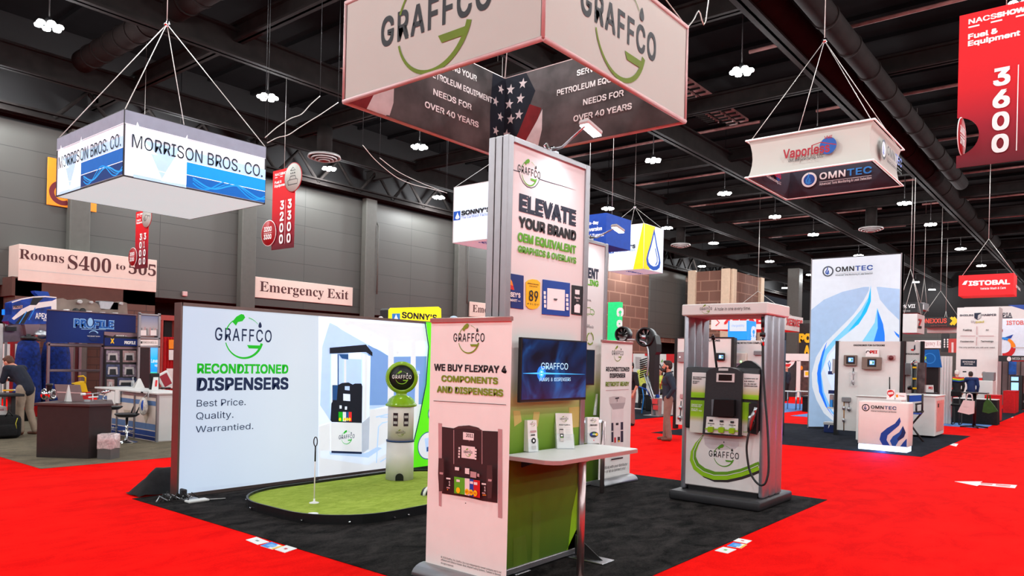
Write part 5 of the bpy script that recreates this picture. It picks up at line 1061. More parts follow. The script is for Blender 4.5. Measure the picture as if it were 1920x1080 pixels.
for px in ((1888, 773), (1897, 782), (1913, 770)): sticker('small white floor card beside the red draped tables, number %d from the left' % (1 + ((1888, 773), (1897, 782), (1913, 770)).index(px)) if False else {1888: 'small white floor card before the red draped tables, leftmost', 1897: 'small white floor card before the red draped tables, nearest', 1913: 'small white floor card before the red draped tables, rightmost'}[px[0]], [(px[0] - 4, px[1]), (px[0], px[1] - 1), (px[0] + 4, px[1]), (px[0], px[1] + 1)], c1=LGREY)

# ================================================================== left booths
def xbox(g, p0, p1, y, d, m, bev=0):
    """box whose front (towards -Y) spans two measured points on the plane y"""
    a, b = fy(*p0, y), fy(*p1, y); g.box((a.x, y, a.z), (b.x, y + d, b.z), m, bev)
def ybox(g, p0, p1, x, d, m, bev=0):
    a, b = fx(*p0, x), fx(*p1, x); g.box((x, a.y, a.z), (x + d, b.y, b.z), m, bev)
ESP = mat('dark espresso laminate', (40, 32, 31), .5, noise=.12, nscale=9); ESPT = mat('dark counter top', (72, 56, 54), .35, noise=.1)
L, C_, R_ = fz(68, 858), fz(165, 861), fz(207, 857); hz = .885
t = thing('dark_counter', 'angular dark counter standing on the taupe carpet', 'counter', C_)
poly = [L, C_, R_, R_ + Vector((.35, .9, 0)), L + Vector((.75, .75, 0))]
g = G(); g.prism([(p.x, p.y, .006) for p in poly], (0, 0, hz - .04), ESP); g.o('body', t)
cc = sum(poly, Vector()) / 5; g = G(); g.prism([((p.x - cc.x) * 1.07 + cc.x, (p.y - cc.y) * 1.07 + cc.y, hz - .034) for p in poly], (0, 0, .034), ESPT); g.o('counter_top', t)
def up(px, py, z=hz): return fz(px, py, z)
q = up(92, 750); t = thing('valve', 'chrome flanged valve on the dark counter', 'valve', q); g = G(); ax = Vector((.6, -.8, 0)); c = q + Vector((0, 0, .1))
g.lathe(c - ax * .09, [(.06, 0), (.095, 0), (.095, .03), (.06, .04), (.055, .1), (.09, .13), (.09, .17), (.045, .17), (.045, .12)], CHROME, 28, ax); g.o('body', t)
g = G(); g.lathe(c, [(.04, .05), (.04, .14), (.055, .14), (.055, .18), (.0, .18)], DARKM, 16); g.o('cap', t)
g = G()
for k in range(8): a = k * PI / 4; s_ = ax.cross(Vector((0, 0, 1))); g.ball(c + ax * .08 + s_ * .075 * math.cos(a) + Vector((0, 0, .075 * math.sin(a))), .009, STEEL, 8)
g.o('flange_bolts', t)
q = up(118, 753); t = thing('picture_board', 'brown display board leaning on the dark counter', 'display board', q); g = G(); a, b, c, d = (fy(*p, q.y) for p in ((110, 752), (157, 752), (155, 722), (107, 721))); v = Vector((0, .02, 0)); g.prism([a, b, c + Vector((0, .1, 0)), d + Vector((0, .1, 0))], v, mat('brown board', (112, 84, 84), .5)); g.o('board', t); g = G(); e = [p.lerp(r, k) + Vector((0, -.003 + .045, 0)) for p, r, k in ((a, d, .5), (b, c, .46), (b, c, .52), (a, d, .58))]; g.face(e, mat('pale stripe', (206, 160, 156), .6)); g.o('stripe', t)
q = up(130, 754); t = thing('tent_card', 'white folded tent card on the dark counter', 'card', q); g = G(); a, b, c = fy(124, 753, q.y), fy(135, 753, q.y), fy(130, 722, q.y); g.prism([a, b, c + Vector((.01, .03, 0)), c + Vector((-.005, .03, 0))], (0, .004, 0), WHITE); g.prism([a + Vector((0, .08, 0)), b + Vector((0, .08, 0)), c + Vector((.01, .034, 0)), c + Vector((-.005, .034, 0))], (0, .004, 0), WHITE); g.o('card', t)
q = up(177, 753); t = thing('nozzle_model', 'white and chrome fuel nozzle model lying on a stand on the dark counter', 'nozzle', q); P2 = lambda x, y: fy(x, y, q.y)
g = G(); g.tube([P2(152, 739), P2(160, 739)], .022, PWHITE, 12); g.tube([P2(160, 739), P2(190, 737)], .009, STEEL, 8); g.tube([P2(190, 737), P2(196, 735), P2(204, 733)], [.02, .035, .03], CHROME, 14); g.tube([P2(197, 738), P2(192, 748), P2(200, 751)], .012, CHROME, 8); g.o('nozzle', t)
g = G(); g.tube([P2(174, 752), P2(174, 738)], .008, PWHITE, 8); g.tube([P2(166, 745), P2(184, 744)], .012, PWHITE, 8); g.box(P2(160, 753) - Vector((0, .04, 0)), P2(168, 749) + Vector((0, .04, 0)), ACRYL); g.o('stand', t)
# bin with liner
b0, b1, b2 = fz(182, 861.5), fz(207, 862.5), fz(224, 859); hb = fy(205, 815, b1.y).z
t = thing('trash_bin', 'square bin with a clear plastic liner at the corner of the dark counter', 'trash bin', b1); b3 = b0 + b2 - b1
g = G(); mid = hb * .45; g.prism([(p.x, p.y, .006) for p in (b0, b1, b2, b3)], (0, 0, mid), mat('grey bin', (88, 84, 82), .5)); g.o('bin', t)
LIN = mat('clear plastic liner', (196, 176, 174), .25, noise=.25, nscale=25, bump=.8, spec=.6); cb2 = (b0 + b1 + b2 + b3) / 4; g = G(); ring = [b0, b0.lerp(b1, .5), b1, b1.lerp(b2, .5), b2, b2.lerp(b3, .5), b3, b3.lerp(b0, .5), b0]
g.sheet([[(cb2.x + (p.x - cb2.x) * s, cb2.y + (p.y - cb2.y) * s, z + .006 * math.sin(3 * i + 5 * s)) for i, p in enumerate(ring)] for s, z in ((1.04, mid * .95), (1.035, hb * .7), (1.02, hb), (.92, hb * .99), (.86, hb * .6))], LIN); g.o('liner', t)
# stand with header and a picture board
SHB = ramp_mat('blue header print', [(0, (2, 22, 84)), (.4, (6, 40, 112)), (.8, (4, 24, 88)), (1, (2, 14, 62))], 0, -.2, 2.2)
Y1 = 18.6; a, b = fy(88, 641, Y1), fy(255, 592, Y1); t = thing('banner_frame', 'wide blue header with outlined block letters on a steel frame', 'banner stand', (a.x, Y1, 0))
g = G(); g.box((a.x, Y1, a.z), (b.x, Y1 + .06, b.z), SHB); g.o('header', t)
PST = mat('mauve steel', (138, 116, 122), .35, .8)
g = G(); xb = fy(255, 642, Y1).x; g.box((a.x, Y1 - .03, a.z - .1), (xb, Y1 + .08, a.z - .02), PST, .02); g.box((a.x, Y1 - .02, b.z), (xb, Y1 + .07, b.z + .03), PST, .01)
for x in (90, 190): p = fy(x, 690, Y1).x; g.box((p - .03, Y1 - .03, .006), (p + .03, Y1 + .03, a.z), PST, .01)
p = fy(191, 695, Y1); g.box((a.x, Y1 - .02, p.z - .03), (p.x, Y1 + .02, p.z + .03), PST, .01); g.o('frame', t)
PLT = mat('pale outline print', (150, 196, 236), .5); A = Art((a.x, Y1, 0), (1, 0, 0), lay=.003)
A.T('PROFILE', (137.5, 615), (214, 617), 597.5, PLT, .05); A.T('PROFILE', (139, 613.5), (212, 615.5), 599, mat('mid blue print', (14, 92, 178), .5), .03); A.D(169, 604, 8, DBLUE); A.D(169, 604, 5, PLT, 8); A.B([(152, 617), (198, 618)], .012, PLT)
A.D(175, 630, 9.5, DBLUE, 10); u, v = A.px(175, 629); A.arc(u, v, .11, 30, 150, .03, .012, PLT); A.T('THE SMART WASH', (163, 631), (187, 632), 629, PWHITE, .01); A.o('lettering', t)
Y2 = 17.5; a, b = fy(195, 762, Y2), fy(258, 624, Y2); t = thing('display_stand', 'black stand with blue header and a grid of vehicle pictures', 'display stand', (a.x, Y2, 0))
g = G(); g.box((a.x, Y2, .006), (b.x, Y2 + .12, b.z), BLACK, .01); g.o('board', t)
def pq(nm, pts, m, d=.01, y=Y2): g = G(); g.prism([fy(*p, y) for p in pts], (0, -d, 0), m); return g.o(nm, t)
pq('header', [(196, 633), (257, 636), (257, 649), (196, 648)], SHB); pq('header_rail', [(195, 622), (257, 625), (257, 631), (240, 632), (236, 629), (216, 627), (211, 631), (195, 628)], PST, .02); pq('lower_rail', [(195, 650), (257, 651), (257, 655), (195, 654)], PST, .02)
A = Art((a.x, Y2 - .011, 0), (1, 0, 0)); A.T('X', (207, 644), (214, 644), 634.5, YEL, .03); A.T('PROFILE', (233, 645), (254, 646), 639, PWHITE, .04); A.T('DRAGON 6.0', (217, 630.5), (240, 631), 628, PWHITE, .02); A.o('lettering', t)
PIC = [mat('wash bay photo', (120, 104, 116), .4, noise=.7, nscale=14), mat('van photo', (150, 120, 118), .4, noise=.6, nscale=11), mat('brush photo', (56, 62, 92), .4, noise=.7, nscale=12)]
for i, (x0, y0, x1, y1) in enumerate(((199, 657, 224, 679), (230, 657, 255, 679), (199, 683, 224, 706), (230, 683, 255, 706), (200, 711, 214, 728), (220, 708, 256, 726))): o_ = pq('picture', [(x0, y0), (x1, y0 + .5), (x1, y1 + .3), (x0, y1)], PIC[i % 3]); A = Art((a.x, Y2 - .011, 0), (1, 0, 0)); A.Q([(x0 + 4, y0 + 5), (x1 - 4, y0 + 5), (x1 - 3, y1 - 4), (x0 + 3, y1 - 4)], SIL2); A.Q([(x0 + 7, y0 + 9), (x1 - 7, y0 + 9), (x1 - 6, y1 - 3), (x0 + 6, y1 - 3)], INK); A.o('picture_detail', o_)
# aluminium frame with city picture
Y3 = 17.3; a, b = fy(257, 745, Y3), fy(302, 588, Y3); t = thing('frame_tower', 'aluminium frame with a city picture and a lit column', 'display stand', (a.x, Y3, 0)); w0, w1 = a.x, b.x
g = G()
for x in (w0, w1 - .05): g.box((x, Y3, .006), (x + .05, Y3 + .06, b.z), ALU, .006)
for y_ in (590, 634, 650): z = fy(280, y_, Y3).z; g.box((w0, Y3, z - .02), (w1, Y3 + .06, z + .02), ALU, .006)
g.o('frame', t); pq('city_picture', [(260, 591), (299, 591), (299, 630), (260, 631)], ramp_mat('sky print', [(0, (120, 110, 118)), (.35, (190, 178, 176)), (1, (120, 138, 172))], 2, 2.05, 2.6), .004, Y3 + .03)
A = Art((w0, Y3 + .02, 0), (1, 0, 0))
for k in range(12): x = 261 + 3.2 * k; h_ = (6, 9, 4, 12, 7, 5, 10, 6, 14, 8, 5, 7)[k]; A.Q([(x, 628), (x + 2.6, 628), (x + 2.6, 620 - h_ * .6), (x, 620 - h_ * .6)], (MAUV, GREY, SIL2)[k % 3])
for x in (263, 282): A.Q([(x, 629), (x + 11, 629), (x + 11, 619), (x, 619)], PINKW)
A.o('skyline_print', t); pq('name_board', [(259, 637), (299, 637), (299, 648), (259, 648)], PINKW, .01, Y3 + .02); A = Art((w0, Y3 + .005, 0), (1, 0, 0)); A.T('MORRISON BROS. CO.', (267, 644), (294, 644), 640, mat('taupe ink', (140, 124, 112), .5), .005); A.Q([(264, 640), (266.5, 640), (266.5, 644), (264, 644)], INK); A.o('lettering', t)
pq('dark_panel', [(260, 652), (280, 652), (280, 745), (260, 745)], mat('dark glass panel', (52, 44, 46), .2), .01, Y3 + .03)
pq('lit_column', [(282, 651), (298, 651), (298, 745), (282, 745)], ramp_mat('lit blue to green', [(0, (120, 220, 60)), (.45, (70, 210, 110)), (.5, (20, 130, 220)), (.75, (10, 160, 235)), (1, (90, 170, 240))], 2, .75, 1.85, .7), .012, Y3 + .03)
A = Art((w0, Y3 + .016, 0), (1, 0, 0)); A.T('Level', (283.5, 680), (297, 680), 673, LWHT, .01); A.T('up.', (290, 687), (298, 687), 682, LWHT, .01); A.o('lettering', t)
# white counter with blue stripes
cx_, cy_ = 6.8, 14.36; ct = .965; t = thing('striped_counter', 'white counter with blue stripes beside the backlit wall', 'counter', (cx_, cy_, 0))
g = G(); g.box((cx_ + .01, cy_ + .01, .006), (cx_ + .62, cy_ + 2.75, ct - .04), mat('cream counter panel', (222, 204, 192), .5)); g.box((cx_ + .01, cy_, .02), (8.0, cy_ + .6, ct - .04), WHITE); g.o('body', t)
g = G(); g.box((cx_ - .04, cy_ - .05, ct - .04), (8.05, cy_ + .62, ct), WHITE, .008); g.box((cx_ - .04, cy_ + .5, ct - .04), (cx_ + .66, cy_ + 2.8, ct), WHITE, .008); g.o('counter_top', t)
g = G()
for y in (0, .95, 1.75, 2.7): g.box((cx_ - .012, cy_ + y - .02, .006), (cx_ + .03, cy_ + y + .03, ct - .04), ALU)
g.box((cx_ - .008, cy_, ct - .1), (cx_ + .02, cy_ + 2.7, ct - .05), ALU); g.o('frame_post', t)
A = Art((cx_ + .008, cy_ + 2.72, 0), (0, -1, 0)); w_ = 2.7
A.rect(0, .7, w_, .79, mat('steel blue print', (92, 120, 164), .5)); A.rect(0, .22, w_, .34, MATS['steel blue print']); A.rect(0, .1, w_, .2, mat('royal print', (24, 62, 130), .5)); A.rect(0, .02, w_, .09, DBLUE)
for x in (.5, 1.25, 2.1): A.poly([(x, .55), (x + .3, .55), (x + .15, .34)], mat('pale tan print', (196, 180, 160), .5))
A.o('stripe_print', t)
t = thing('plastic_bag', 'clear bag hanging on the edge of the striped counter', 'bag', fx(268, 740, cx_ - .05)); q = fx(269, 756, cx_ - .09); g = G(); g.ball(q + Vector((0, 0, -.06)), (.06, .16, .18), mat('clear wrinkled bag', (206, 198, 190), .2, noise=.3, nscale=20, bump=1, spec=.6), 14); g.tube([q + Vector((.03, -.12, .1)), q + Vector((.06, -.1, .24)), q + Vector((.03, .05, .1))], .012, LGREY, 6); g.o('bag', t); g = G(); g.ball(q + Vector((-.03, -.06, -.04)), (.045, .035, .11), BLUE, 10); g.o('contents', t, 'blue packet inside')
t = thing('leaflet_rack', 'pale leaflet rack at the far end of the striped counter', 'leaflet rack', fx(212, 750, cx_ + .1)); 
for k, px in enumerate((204, 211, 219)): g = G(); p = fx(px, 740 - 2 * k, cx_ - .05); g.box((p.x, p.y - .1, p.z - .22), (p.x + .03, p.y + .08, p.z + .05), FABW); g.o('leaflet_pocket', t)
def on_ct(nm, lab, cat, px, py, build): q = fz(px, py, ct); t = thing(nm, lab, cat, q); build(q, t)
def tb(q, t):
    g = G(); g.prism([q + Vector((-.12, -.02, 0)), q + Vector((.1, -.02, 0)), q + Vector((.03, .04, .2)), q + Vector((-.01, .04, .2))], (0, .006, 0), WHITE); g.prism([q + Vector((-.12, .1, 0)), q + Vector((.1, .1, 0)), q + Vector((.03, .046, .2)), q + Vector((-.01, .046, .2))], (0, .006, 0), WHITE); g.o('card', t)
on_ct('tent_card', 'white tent card on the striped counter', 'card', 262, 727, tb)
def tl(q, t):
    g = G(); g.box(q + Vector((-.11, 0, .02)), q + Vector((.14, .06, .36)), WHITE, .01, Matrix.Rotation(-.5, 3, 'Y')); g.o('tablet', t); g = G(); g.box(q + Vector((-.07, -.006, .06)), q + Vector((.1, 0, .32)), mat('maroon print', (150, 30, 44), .5), 0, Matrix.Rotation(-.5, 3, 'Y')); g.o('screen_print', t); g = G(); g.box(q + Vector((-.1, -.03, 0)), q + Vector((.12, .12, .03)), BLACK, .005); g.o('stand', t)
on_ct('tablet_stand', 'tilted white tablet with a maroon print on the striped counter', 'tablet', 309, 729, tl)
def sm(q, t):
    g = G(); g.prism([q + Vector((-.07, -.02, 0)), q + Vector((.07, -.02, 0)), q + Vector((.1, .06, .26)), q + Vector((.0, .06, .26))], (0, .01, 0), WHITE); g.o('leaflet', t); g = G(); g.prism([q + Vector((-.0, -.006, .07)), q + Vector((.04, -.006, .07)), q + Vector((.07, .034, .2)), q + Vector((.03, .034, .2))], (0, -.003, 0), PRED); g.o('red_print', t)
    g = G(); g.box(q + Vector((-.03, .13, 0)), q + Vector((.16, .2, .34)), BLACK, .01); g.o('black_box', t)
on_ct('leaflet_stand', 'white leaflet with red print before a black box on the striped counter', 'leaflet', 290, 731, sm)
def bt(q, t):
    g = G(); g.lathe(q, [(.035, 0), (.038, .1), (.03, .13), (.012, .15), (.012, .18), (.02, .19), (.02, .21)], ACRYL, 14); g.o('bottle', t)
on_ct('pump_bottle', 'clear pump bottle on the striped counter beside the black stand', 'bottle', 249, 725, bt)
# stools
def stool(lab, px, py, h, back):
    q = fz(px, py); h = fy(px - 3, h, q.y).z; t = thing('bar_stool', lab, 'stool', q, 0, None); g = G(); g.lathe(q, [(.2, .006), (.2, .015), (.04, .05), (.025, .1), (.025, h - .04)], CHROME, 24); g.o('base', t)
    g = G(); g.tube([q + Vector((.13 * math.cos(a), .13 * math.sin(a), .22)) for a in [k * PI / 8 for k in range(17)]], .01, CHROME, 6); g.tube([q + Vector((-.13, 0, .22)), q + Vector((.13, 0, .22))], .008, CHROME, 6); g.o('foot_ring', t)
    g = G(); g.lathe(q + Vector((0, 0, h)), [(.0, -.05), (.15, -.04), (.21, 0), (.22, .02), (.2, .03), (0, .02)], BLACK, 26); g.o('seat', t)
    if back:
        g = G()
        for s in (-.1, .1): g.tube([q + Vector((.12, s, h + .01)), q + Vector((.17, s * 1.2, h + .15))], [.02, .008], BLACK, 6)
        g.o('backrest', t)
stool('black bar stool before the striped counter, nearer the dark counter', 206, 823, 764, False)
stool('black bar stool with back prongs before the striped counter', 237, 830, 778, True)
# table and bag at the left edge
t = thing('high_table', 'black high table at the left edge of the picture', 'table', fz(18, 820)); q = fz(18, 820); h_ = fy(20, 737, q.y).z; g = G(); g.box((q.x - 1.0, q.y - .4, h_ - .05), (q.x + .12, q.y + .25, h_), BLACK, .01); g.o('tabletop', t)
for x in (-.8, .02): g = G(); g.box((q.x + x - .04, q.y - .1, .006), (q.x + x + .04, q.y + .1, h_ - .05), BLACK, .005); g.o('leg', t)
t = thing('papers', 'white papers and a yellow card on the high table', 'papers', (q.x, q.y, h_)); g = G(); p = fz(28, 732, h_); g.box((p.x - .12, p.y - .1, h_), (p.x + .14, p.y + .1, h_ + .02), WHITE, 0, Matrix.Rotation(.4, 3, 'Z')); g.o('paper_stack', t); g = G(); g.box((p.x - .25, p.y - .2, h_ + .001), (p.x - .08, p.y - .1, h_ + .025), YEL, 0, Matrix.Rotation(.3, 3, 'Z')); g.o('yellow_card', t)
q = fz(16, 822); t = thing('backpack', 'black backpack on the floor at the left edge', 'backpack', q); g = G(); g.box(q + Vector((-.3, -.12, .006)), q + Vector((.2, .14, .46)), SOFTB, .09, seg=3); g.box(q + Vector((-.2, -.18, .05)), q + Vector((.1, -.1, .28)), SOFTB, .04, seg=2); g.o('bag', t); g = G(); g.tube([q + Vector((-.08, -.08, .44)), q + Vector((-.04, -.1, .54)), q + Vector((.04, -.08, .44))], .012, BLACK, 6); g.tube([q + Vector((.1, -.14, .4)), q + Vector((.06, -.18, .3)), q + Vector((.08, -.17, .2))], .007, mat('yellow zip cord', (200, 190, 60), .6), 6); g.o('straps', t)
t = thing('carton', 'white carton with printing behind the backpack', 'box', (q.x, q.y + .4, 0)); g = G(); g.box(q + Vector((-.5, .3, .006)), q + Vector((.05, .7, .6)), FABW); g.o('box', t); A = Art(q + Vector((-.5, .3, 0)), (1, 0, 0)); A.rect(.2, .4, .42, .5, INK); A.rect(.2, .3, .42, .36, INK); A.rect(.1, .52, .5, .56, MAUV); A.o('print', t)

# wash arch, machine and brushes
Y4 = 21.0; BSW = mat('blue streak print', (6, 52, 140), .35, noise=.75, nscale=5); t = thing('wash_machine', 'car wash arch with a curved blue fairing and exposed grey rollers', 'car wash machine', fy(105, 610, Y4) - Vector((0, 0, fy(105, 610, Y4).z)))
def yq(nm, pts, m, d, y=Y4, par=None): g = G(); g.prism([fy(*p, y) for p in pts], (0, d, 0), m); return g.o(nm, par or t)
fa = yq('fairing', [(16, 602), (22, 590), (22, 567), (40, 561), (62, 556.5), (85, 556), (106, 558), (106, 607), (60, 608), (25, 608)], BSW, .5)
A = Art((fy(16, 600, Y4).x, Y4, 0), (1, 0, 0)); A.Q([(22, 597), (40, 580), (65, 568), (98, 564), (106, 560), (106, 600), (97, 600), (96, 574), (70, 578), (45, 588), (26, 600)], PINKW); A.Q([(62, 557.5), (82, 557), (68, 572), (56, 572)], INK); A.Q([(44, 588), (60, 581), (45, 607), (28, 607)], INK); A.B([(22, 567), (40, 561), (62, 557), (85, 556), (106, 558)], .03, PINKW); A.B([(36, 607), (50, 584)], .02, SKYB); A.B([(66, 577), (54, 600)], .02, SKYB)
A.Q([(24, 574), (42, 572), (42, 578), (24, 580)], MAUV); A.T('PROTO', (25, 578), (41, 577), 573, INK, .03); A.T('APEX', (66, 598), (88, 598), 587, PWHITE, .02); A.T('MINI', (81, 602), (88, 602), 599, PWHITE, .02); A.o('fairing_print', fa)
yq('top_fin', [(64, 545), (90, 547), (94, 556), (74, 556), (66, 549)], BLUE, .25); TPG = mat('mechanism plate', (128, 116, 106), .5, .4, noise=.25, nscale=3)
yq('gear_plate', [(106, 560), (118, 559), (126, 562), (140, 562), (150, 560), (160, 560), (168, 563), (176, 566), (184, 570), (190, 581), (206, 580), (214, 566), (226, 565), (238, 568), (240, 594), (106, 592)], TPG, .06)
g = G()
for x, y, r in ((148.5, 566, 3.8), (170, 567, 2.6), (226, 569.5, 2.8)): c = fy(x, y, Y4 - .02); g.lathe(c, [(.0, .1), (r * .0125, .1), (r * .0135, -.08), (r * .008, -.09), (.0, -.05)], LGREY, 16, (0, 1, 0))
for x, y in ((123.5, 584), (166, 587), (191, 589), (215, 590)): c = fy(x, y, Y4); g.tube([c + Vector((-.06, -.03, 0)), c + Vector((.03, -.12, 0))], .05, PWHITE, 12)
g.o('rollers', t); g = G()
for x in (142, 155): g.lathe(fy(x, 583, Y4 - .02), [(0, .03), (.075, .03), (.075, -.02), (0, -.02)], BLACK, 20, (0, 1, 0))
g.o('black_wheels', t); g = G(); g.box(fy(186, 580, Y4), fy(214, 567, Y4 + .3), STEEL, .02); g.o('hood', t)
yq('arch_beam', [(6, 614), (26, 609), (88, 608), (88, 640), (40, 640), (6, 642)], mat('polished mauve sheet', (150, 132, 140), .25, .7, noise=.3, nscale=4), .3, Y4 + .05)
yq('gear_head', [(46, 608), (75, 608), (70, 628), (50, 628)], PST, .3, Y4 - .15)
g = G(); g.ball(fy(77, 628, Y4 - .2), (.16, .14, .13), STEEL, 14); g.o('motor', t); g = G(); g.box(fy(13, 620, Y4 - .1), fy(26, 613, Y4 + .1), BLACK); g.o('bracket', t)
PKC = mat('salmon column', (170, 110, 108), .5)
for x0, x1, m in ((124, 126.5, PKC), (129, 139, PST), (148, 154, PST)): g = G(); p, r = fy(x0, 640, Y4), fy(x1, 640, Y4); g.box((p.x, Y4, .006), (r.x, Y4 + .25, 2.0), m, .01); g.o('column', t)
g = G(); p = fy(5, 620, Y4); g.box((p.x - .25, Y4, .006), (p.x + .02, Y4 + .4, 2.35), LGREY, .02); g.o('column', t)
BRF = mat('blue brush foam', (4, 34, 104), .9, noise=.6, nscale=12, bump=1.0)
def brush(lab, px, y, r):
    q = fy(px, 700, y); t = thing('wash_brush', lab, 'brush', (q.x, y, 0)); zt_ = fy(px, 634, y).z; g = G(); prof = [(r * .3, .35), (r * 1.0, .4), (r * 1.1, .7), (r * 1.05, 1.0), (r * .95, zt_ - .4), (r * .8, zt_ - .12), (r * .35, zt_ - .02)]; n = 40; rows = []
    for pr, z in prof: rows.append([(q.x + pr * (1 + .1 * (k % 2)) * math.cos(2 * PI * k / n), y + pr * (1 + .1 * (k % 2)) * math.sin(2 * PI * k / n), z) for k in range(n + 1)])
    g.sheet(rows, BRF); g.o('foam_skirt', t); g = G(); g.cyl((q.x, y, .006), (q.x, y, zt_ + .1), .05, BLACK, 12); g.lathe((q.x, y, zt_ - .05), [(.16, 0), (.18, .08), (.1, .1)], BLACK, 18); g.o('shaft', t)
brush('fat blue wash brush under the arch, left one', 52, 20.4, .25); brush('blue wash brush under the arch behind the frame post', 104, 20.6, .3)
for lab, pts, y in (('yellow angled cover low behind the dark counter, left one', [(67, 711), (78, 710), (78, 731), (66, 734)], 21.5), ('yellow hooked machine guard behind the blue header frame', [(139, 720), (160, 715), (165, 735), (140, 735)], 20.5)):
    t = thing('machine_guard', lab, 'machine guard', fy(pts[3][0], pts[3][1], y)); g = G(); g.prism([fy(*p, y) for p in pts], (0, .3, 0), YEL); 
    if 'hook' in lab: g.tube([fy(x, yy, y) for x, yy in ((146, 706), (156, 705), (160, 708), (160, 718))], .02, YEL, 8)
    g.o('guard', t); q = fy(pts[3][0], pts[3][1], y); p2 = fy(pts[2][0], pts[2][1], y); g = G(); g.box((q.x - .02, y + .02, .006), (p2.x + .1, y + .3, min(q.z, p2.z)), PRED, .02); g.o('red_base', t)
t = thing('red_machine', 'red control cabinet behind the brushes', 'cabinet', fy(30, 700, 22.6)); g = G(); xbox(g, (22, 750), (72, 640), 22.6, .5, mat('red cabinet', (150, 26, 32), .5)); g.o('cabinet', t); g = G(); xbox(g, (28, 672), (36, 645), 22.58, .02, WHITE); xbox(g, (5, 740), (19, 645), 22.5, .1, FABW); g.o('panels', t)
t = thing('blue_lamp', 'small lit blue beacon above the arch at the left edge', 'beacon', fy(15, 586, 22)); g = G(); xbox(g, (9.5, 590), (20.5, 580.5), 22, .25, mat('lit blue lens', (20, 120, 255), .4, emit=.9)); g.o('lens', t); g = G(); q = fy(15, 590, 22); g.cyl((q.x, 22.1, .006), (q.x, 22.1, q.z), .03, GREY, 8); g.o('pole', t)
# red drapes
Y5 = 19.0; t = thing('draped_booth', 'red drape with orange and white posters left of the backlit wall', 'drape', fy(304, 760, Y5)); g = G(); a, b = fy(303, 790, Y5), fy(345, 633, Y5); n = 30
g.sheet([[(a.x + (b.x - a.x) * k / n, Y5 + .05 * math.sin(k * 1.6), z) for k in range(n + 1)] for z in (.006, b.z)], RED); g.o('drape', t)
for pts, m in (([(317, 637), (336, 637), (336, 654), (317, 654)], ORANGE), ([(317, 656), (336, 656), (336, 675), (317, 675)], PINKW), ([(313, 691), (336, 691), (336, 728), (313, 728)], PINKW)): g = G(); g.prism([fy(*p, Y5 - .08) for p in pts], (0, .02, 0), m); g.o('poster', t)
t = thing('doorway', 'dull red door surround behind the left end of the backlit wall', 'doorway', fy(302, 640, 24)); g = G(); 
for p, r in (((302, 600), (336, 592.5)), ((323, 790), (329, 600)), ((302, 790), (304, 600))): xbox(g, p, r, 24, .2, mat('dull red frame', (150, 58, 50), .5))
g.o('frame', t); g = G(); xbox(g, (304, 790), (323, 600), 24.1, .05, DARKW); g.o('dark_glass', t)
for px, py in ((343, 555), (0, 0)):
    if px: t = thing('strobe', 'small alarm strobe on the wall above the recess', 'alarm', fy(345, 551, YW)); g = G(); q = fy(345, 551, YW); g.box(q + Vector((-.1, -.12, -.1)), q + Vector((.1, 0, .1)), RAIL, .02); g.o('strobe', t)
# yellow top sign behind the backlit wall
Y6 = 13.0; t = thing('lit_sign', 'yellow lit sign peeking over the backlit wall', 'sign', fy(780, 610, Y6)); YLT = mat('lit lemon face', (252, 236, 10), .6, emit=.75); g = G(); pts = [(728, 620), (729, 581), (732, 577.5), (822, 575), (827, 579), (828, 640), (728, 640)]; g.prism([fy(*p, Y6) for p in pts], (0, .3, 0), DARKM); g.o('case', t); g = G(); g.prism([fy(*p, Y6 - .01) for p in pts], (0, .012, 0), YLT); g.o('face', t)
A = Art((fy(728, 600, Y6).x, Y6 - .01, 0), (1, 0, 0)); A.Q([(735, 588), (750, 587.5), (750, 600), (735, 600)], SKYB); A.Q([(738, 600), (742.5, 589), (747, 600)], LWHT); A.T("SONNY'S", (753, 600), (819, 598), 588, INK, .03); A.o('lettering', t)
g = G(); q = fy(780, 640, Y6); g.box((q.x - .1, Y6 + .1, .006), (q.x + .1, Y6 + .25, q.z), DARKM); g.o('post', t)
for lab, px, m in (('white domed lamp between yellow sign and roll-up banner', (851, 598), mat('pale blue dome', (180, 205, 235), .4)), ('small white dome left of the yellow sign', (714, 596), WHITE)):
    q = fy(*px, 12.6); t = thing('dome', lab, 'dome', (q.x, q.y, 0)); g = G(); r_ = .11 if px[0] > 800 else .05; g.ball(q, (r_, r_, r_ * .7), m, 14); g.o('shade', t); g = G(); g.cyl((q.x, q.y, .006), (q.x, q.y, q.z), .03, LGREY, 8); g.o('pole', t)

# ================================================================== tank monitor booth and the stands behind
TX = 22.1; TY0, TY1, TZ = 4.52, 6.9, 4.9; LW1 = mat('tower lit white', (150, 156, 164), .7, ergb=(236, 243, 253), emit=.6); LG1 = mat('tower lit blue grey', (150, 178, 208), .7, emit=.45, noise=.06); LG2 = mat('tower lit azure', (110, 180, 245), .7, emit=.6); LG3 = mat('tower lit royal', (20, 110, 235), .7, emit=.6); LG4 = mat('tower lit lavender', (196, 212, 244), .7, emit=.62); LG5 = mat('tower lit cyan', (10, 160, 230), .7, emit=.6)
t = thing('lightbox_tower', 'tall backlit tower with a giant blue drop', 'display tower', (TX, TY1, 0)); g = G(); g.box((TX, TY0, .006), (TX + .25, TY1, TZ), DARKM); 
for y in (TY0, TY1 - .03): g.box((TX - .012, y, .006), (TX + .26, y + .03, TZ), GREY)
g.o('frame', t); g = G(); g.box((TX - .01, TY0 + .03, .1), (TX, TY1 - .03, TZ - .03), LW1); g.o('light_panel', t)
A = Art((TX - .01, TY1, 0), (0, -1, 0), lay=.002)
A.Q([(1521, 581), (1545, 562), (1580, 547), (1620, 538), (1650, 538), (1687, 542), (1686, 800), (1516, 800)], LG1)
def dp(pts, m): A.Q(pts, m)
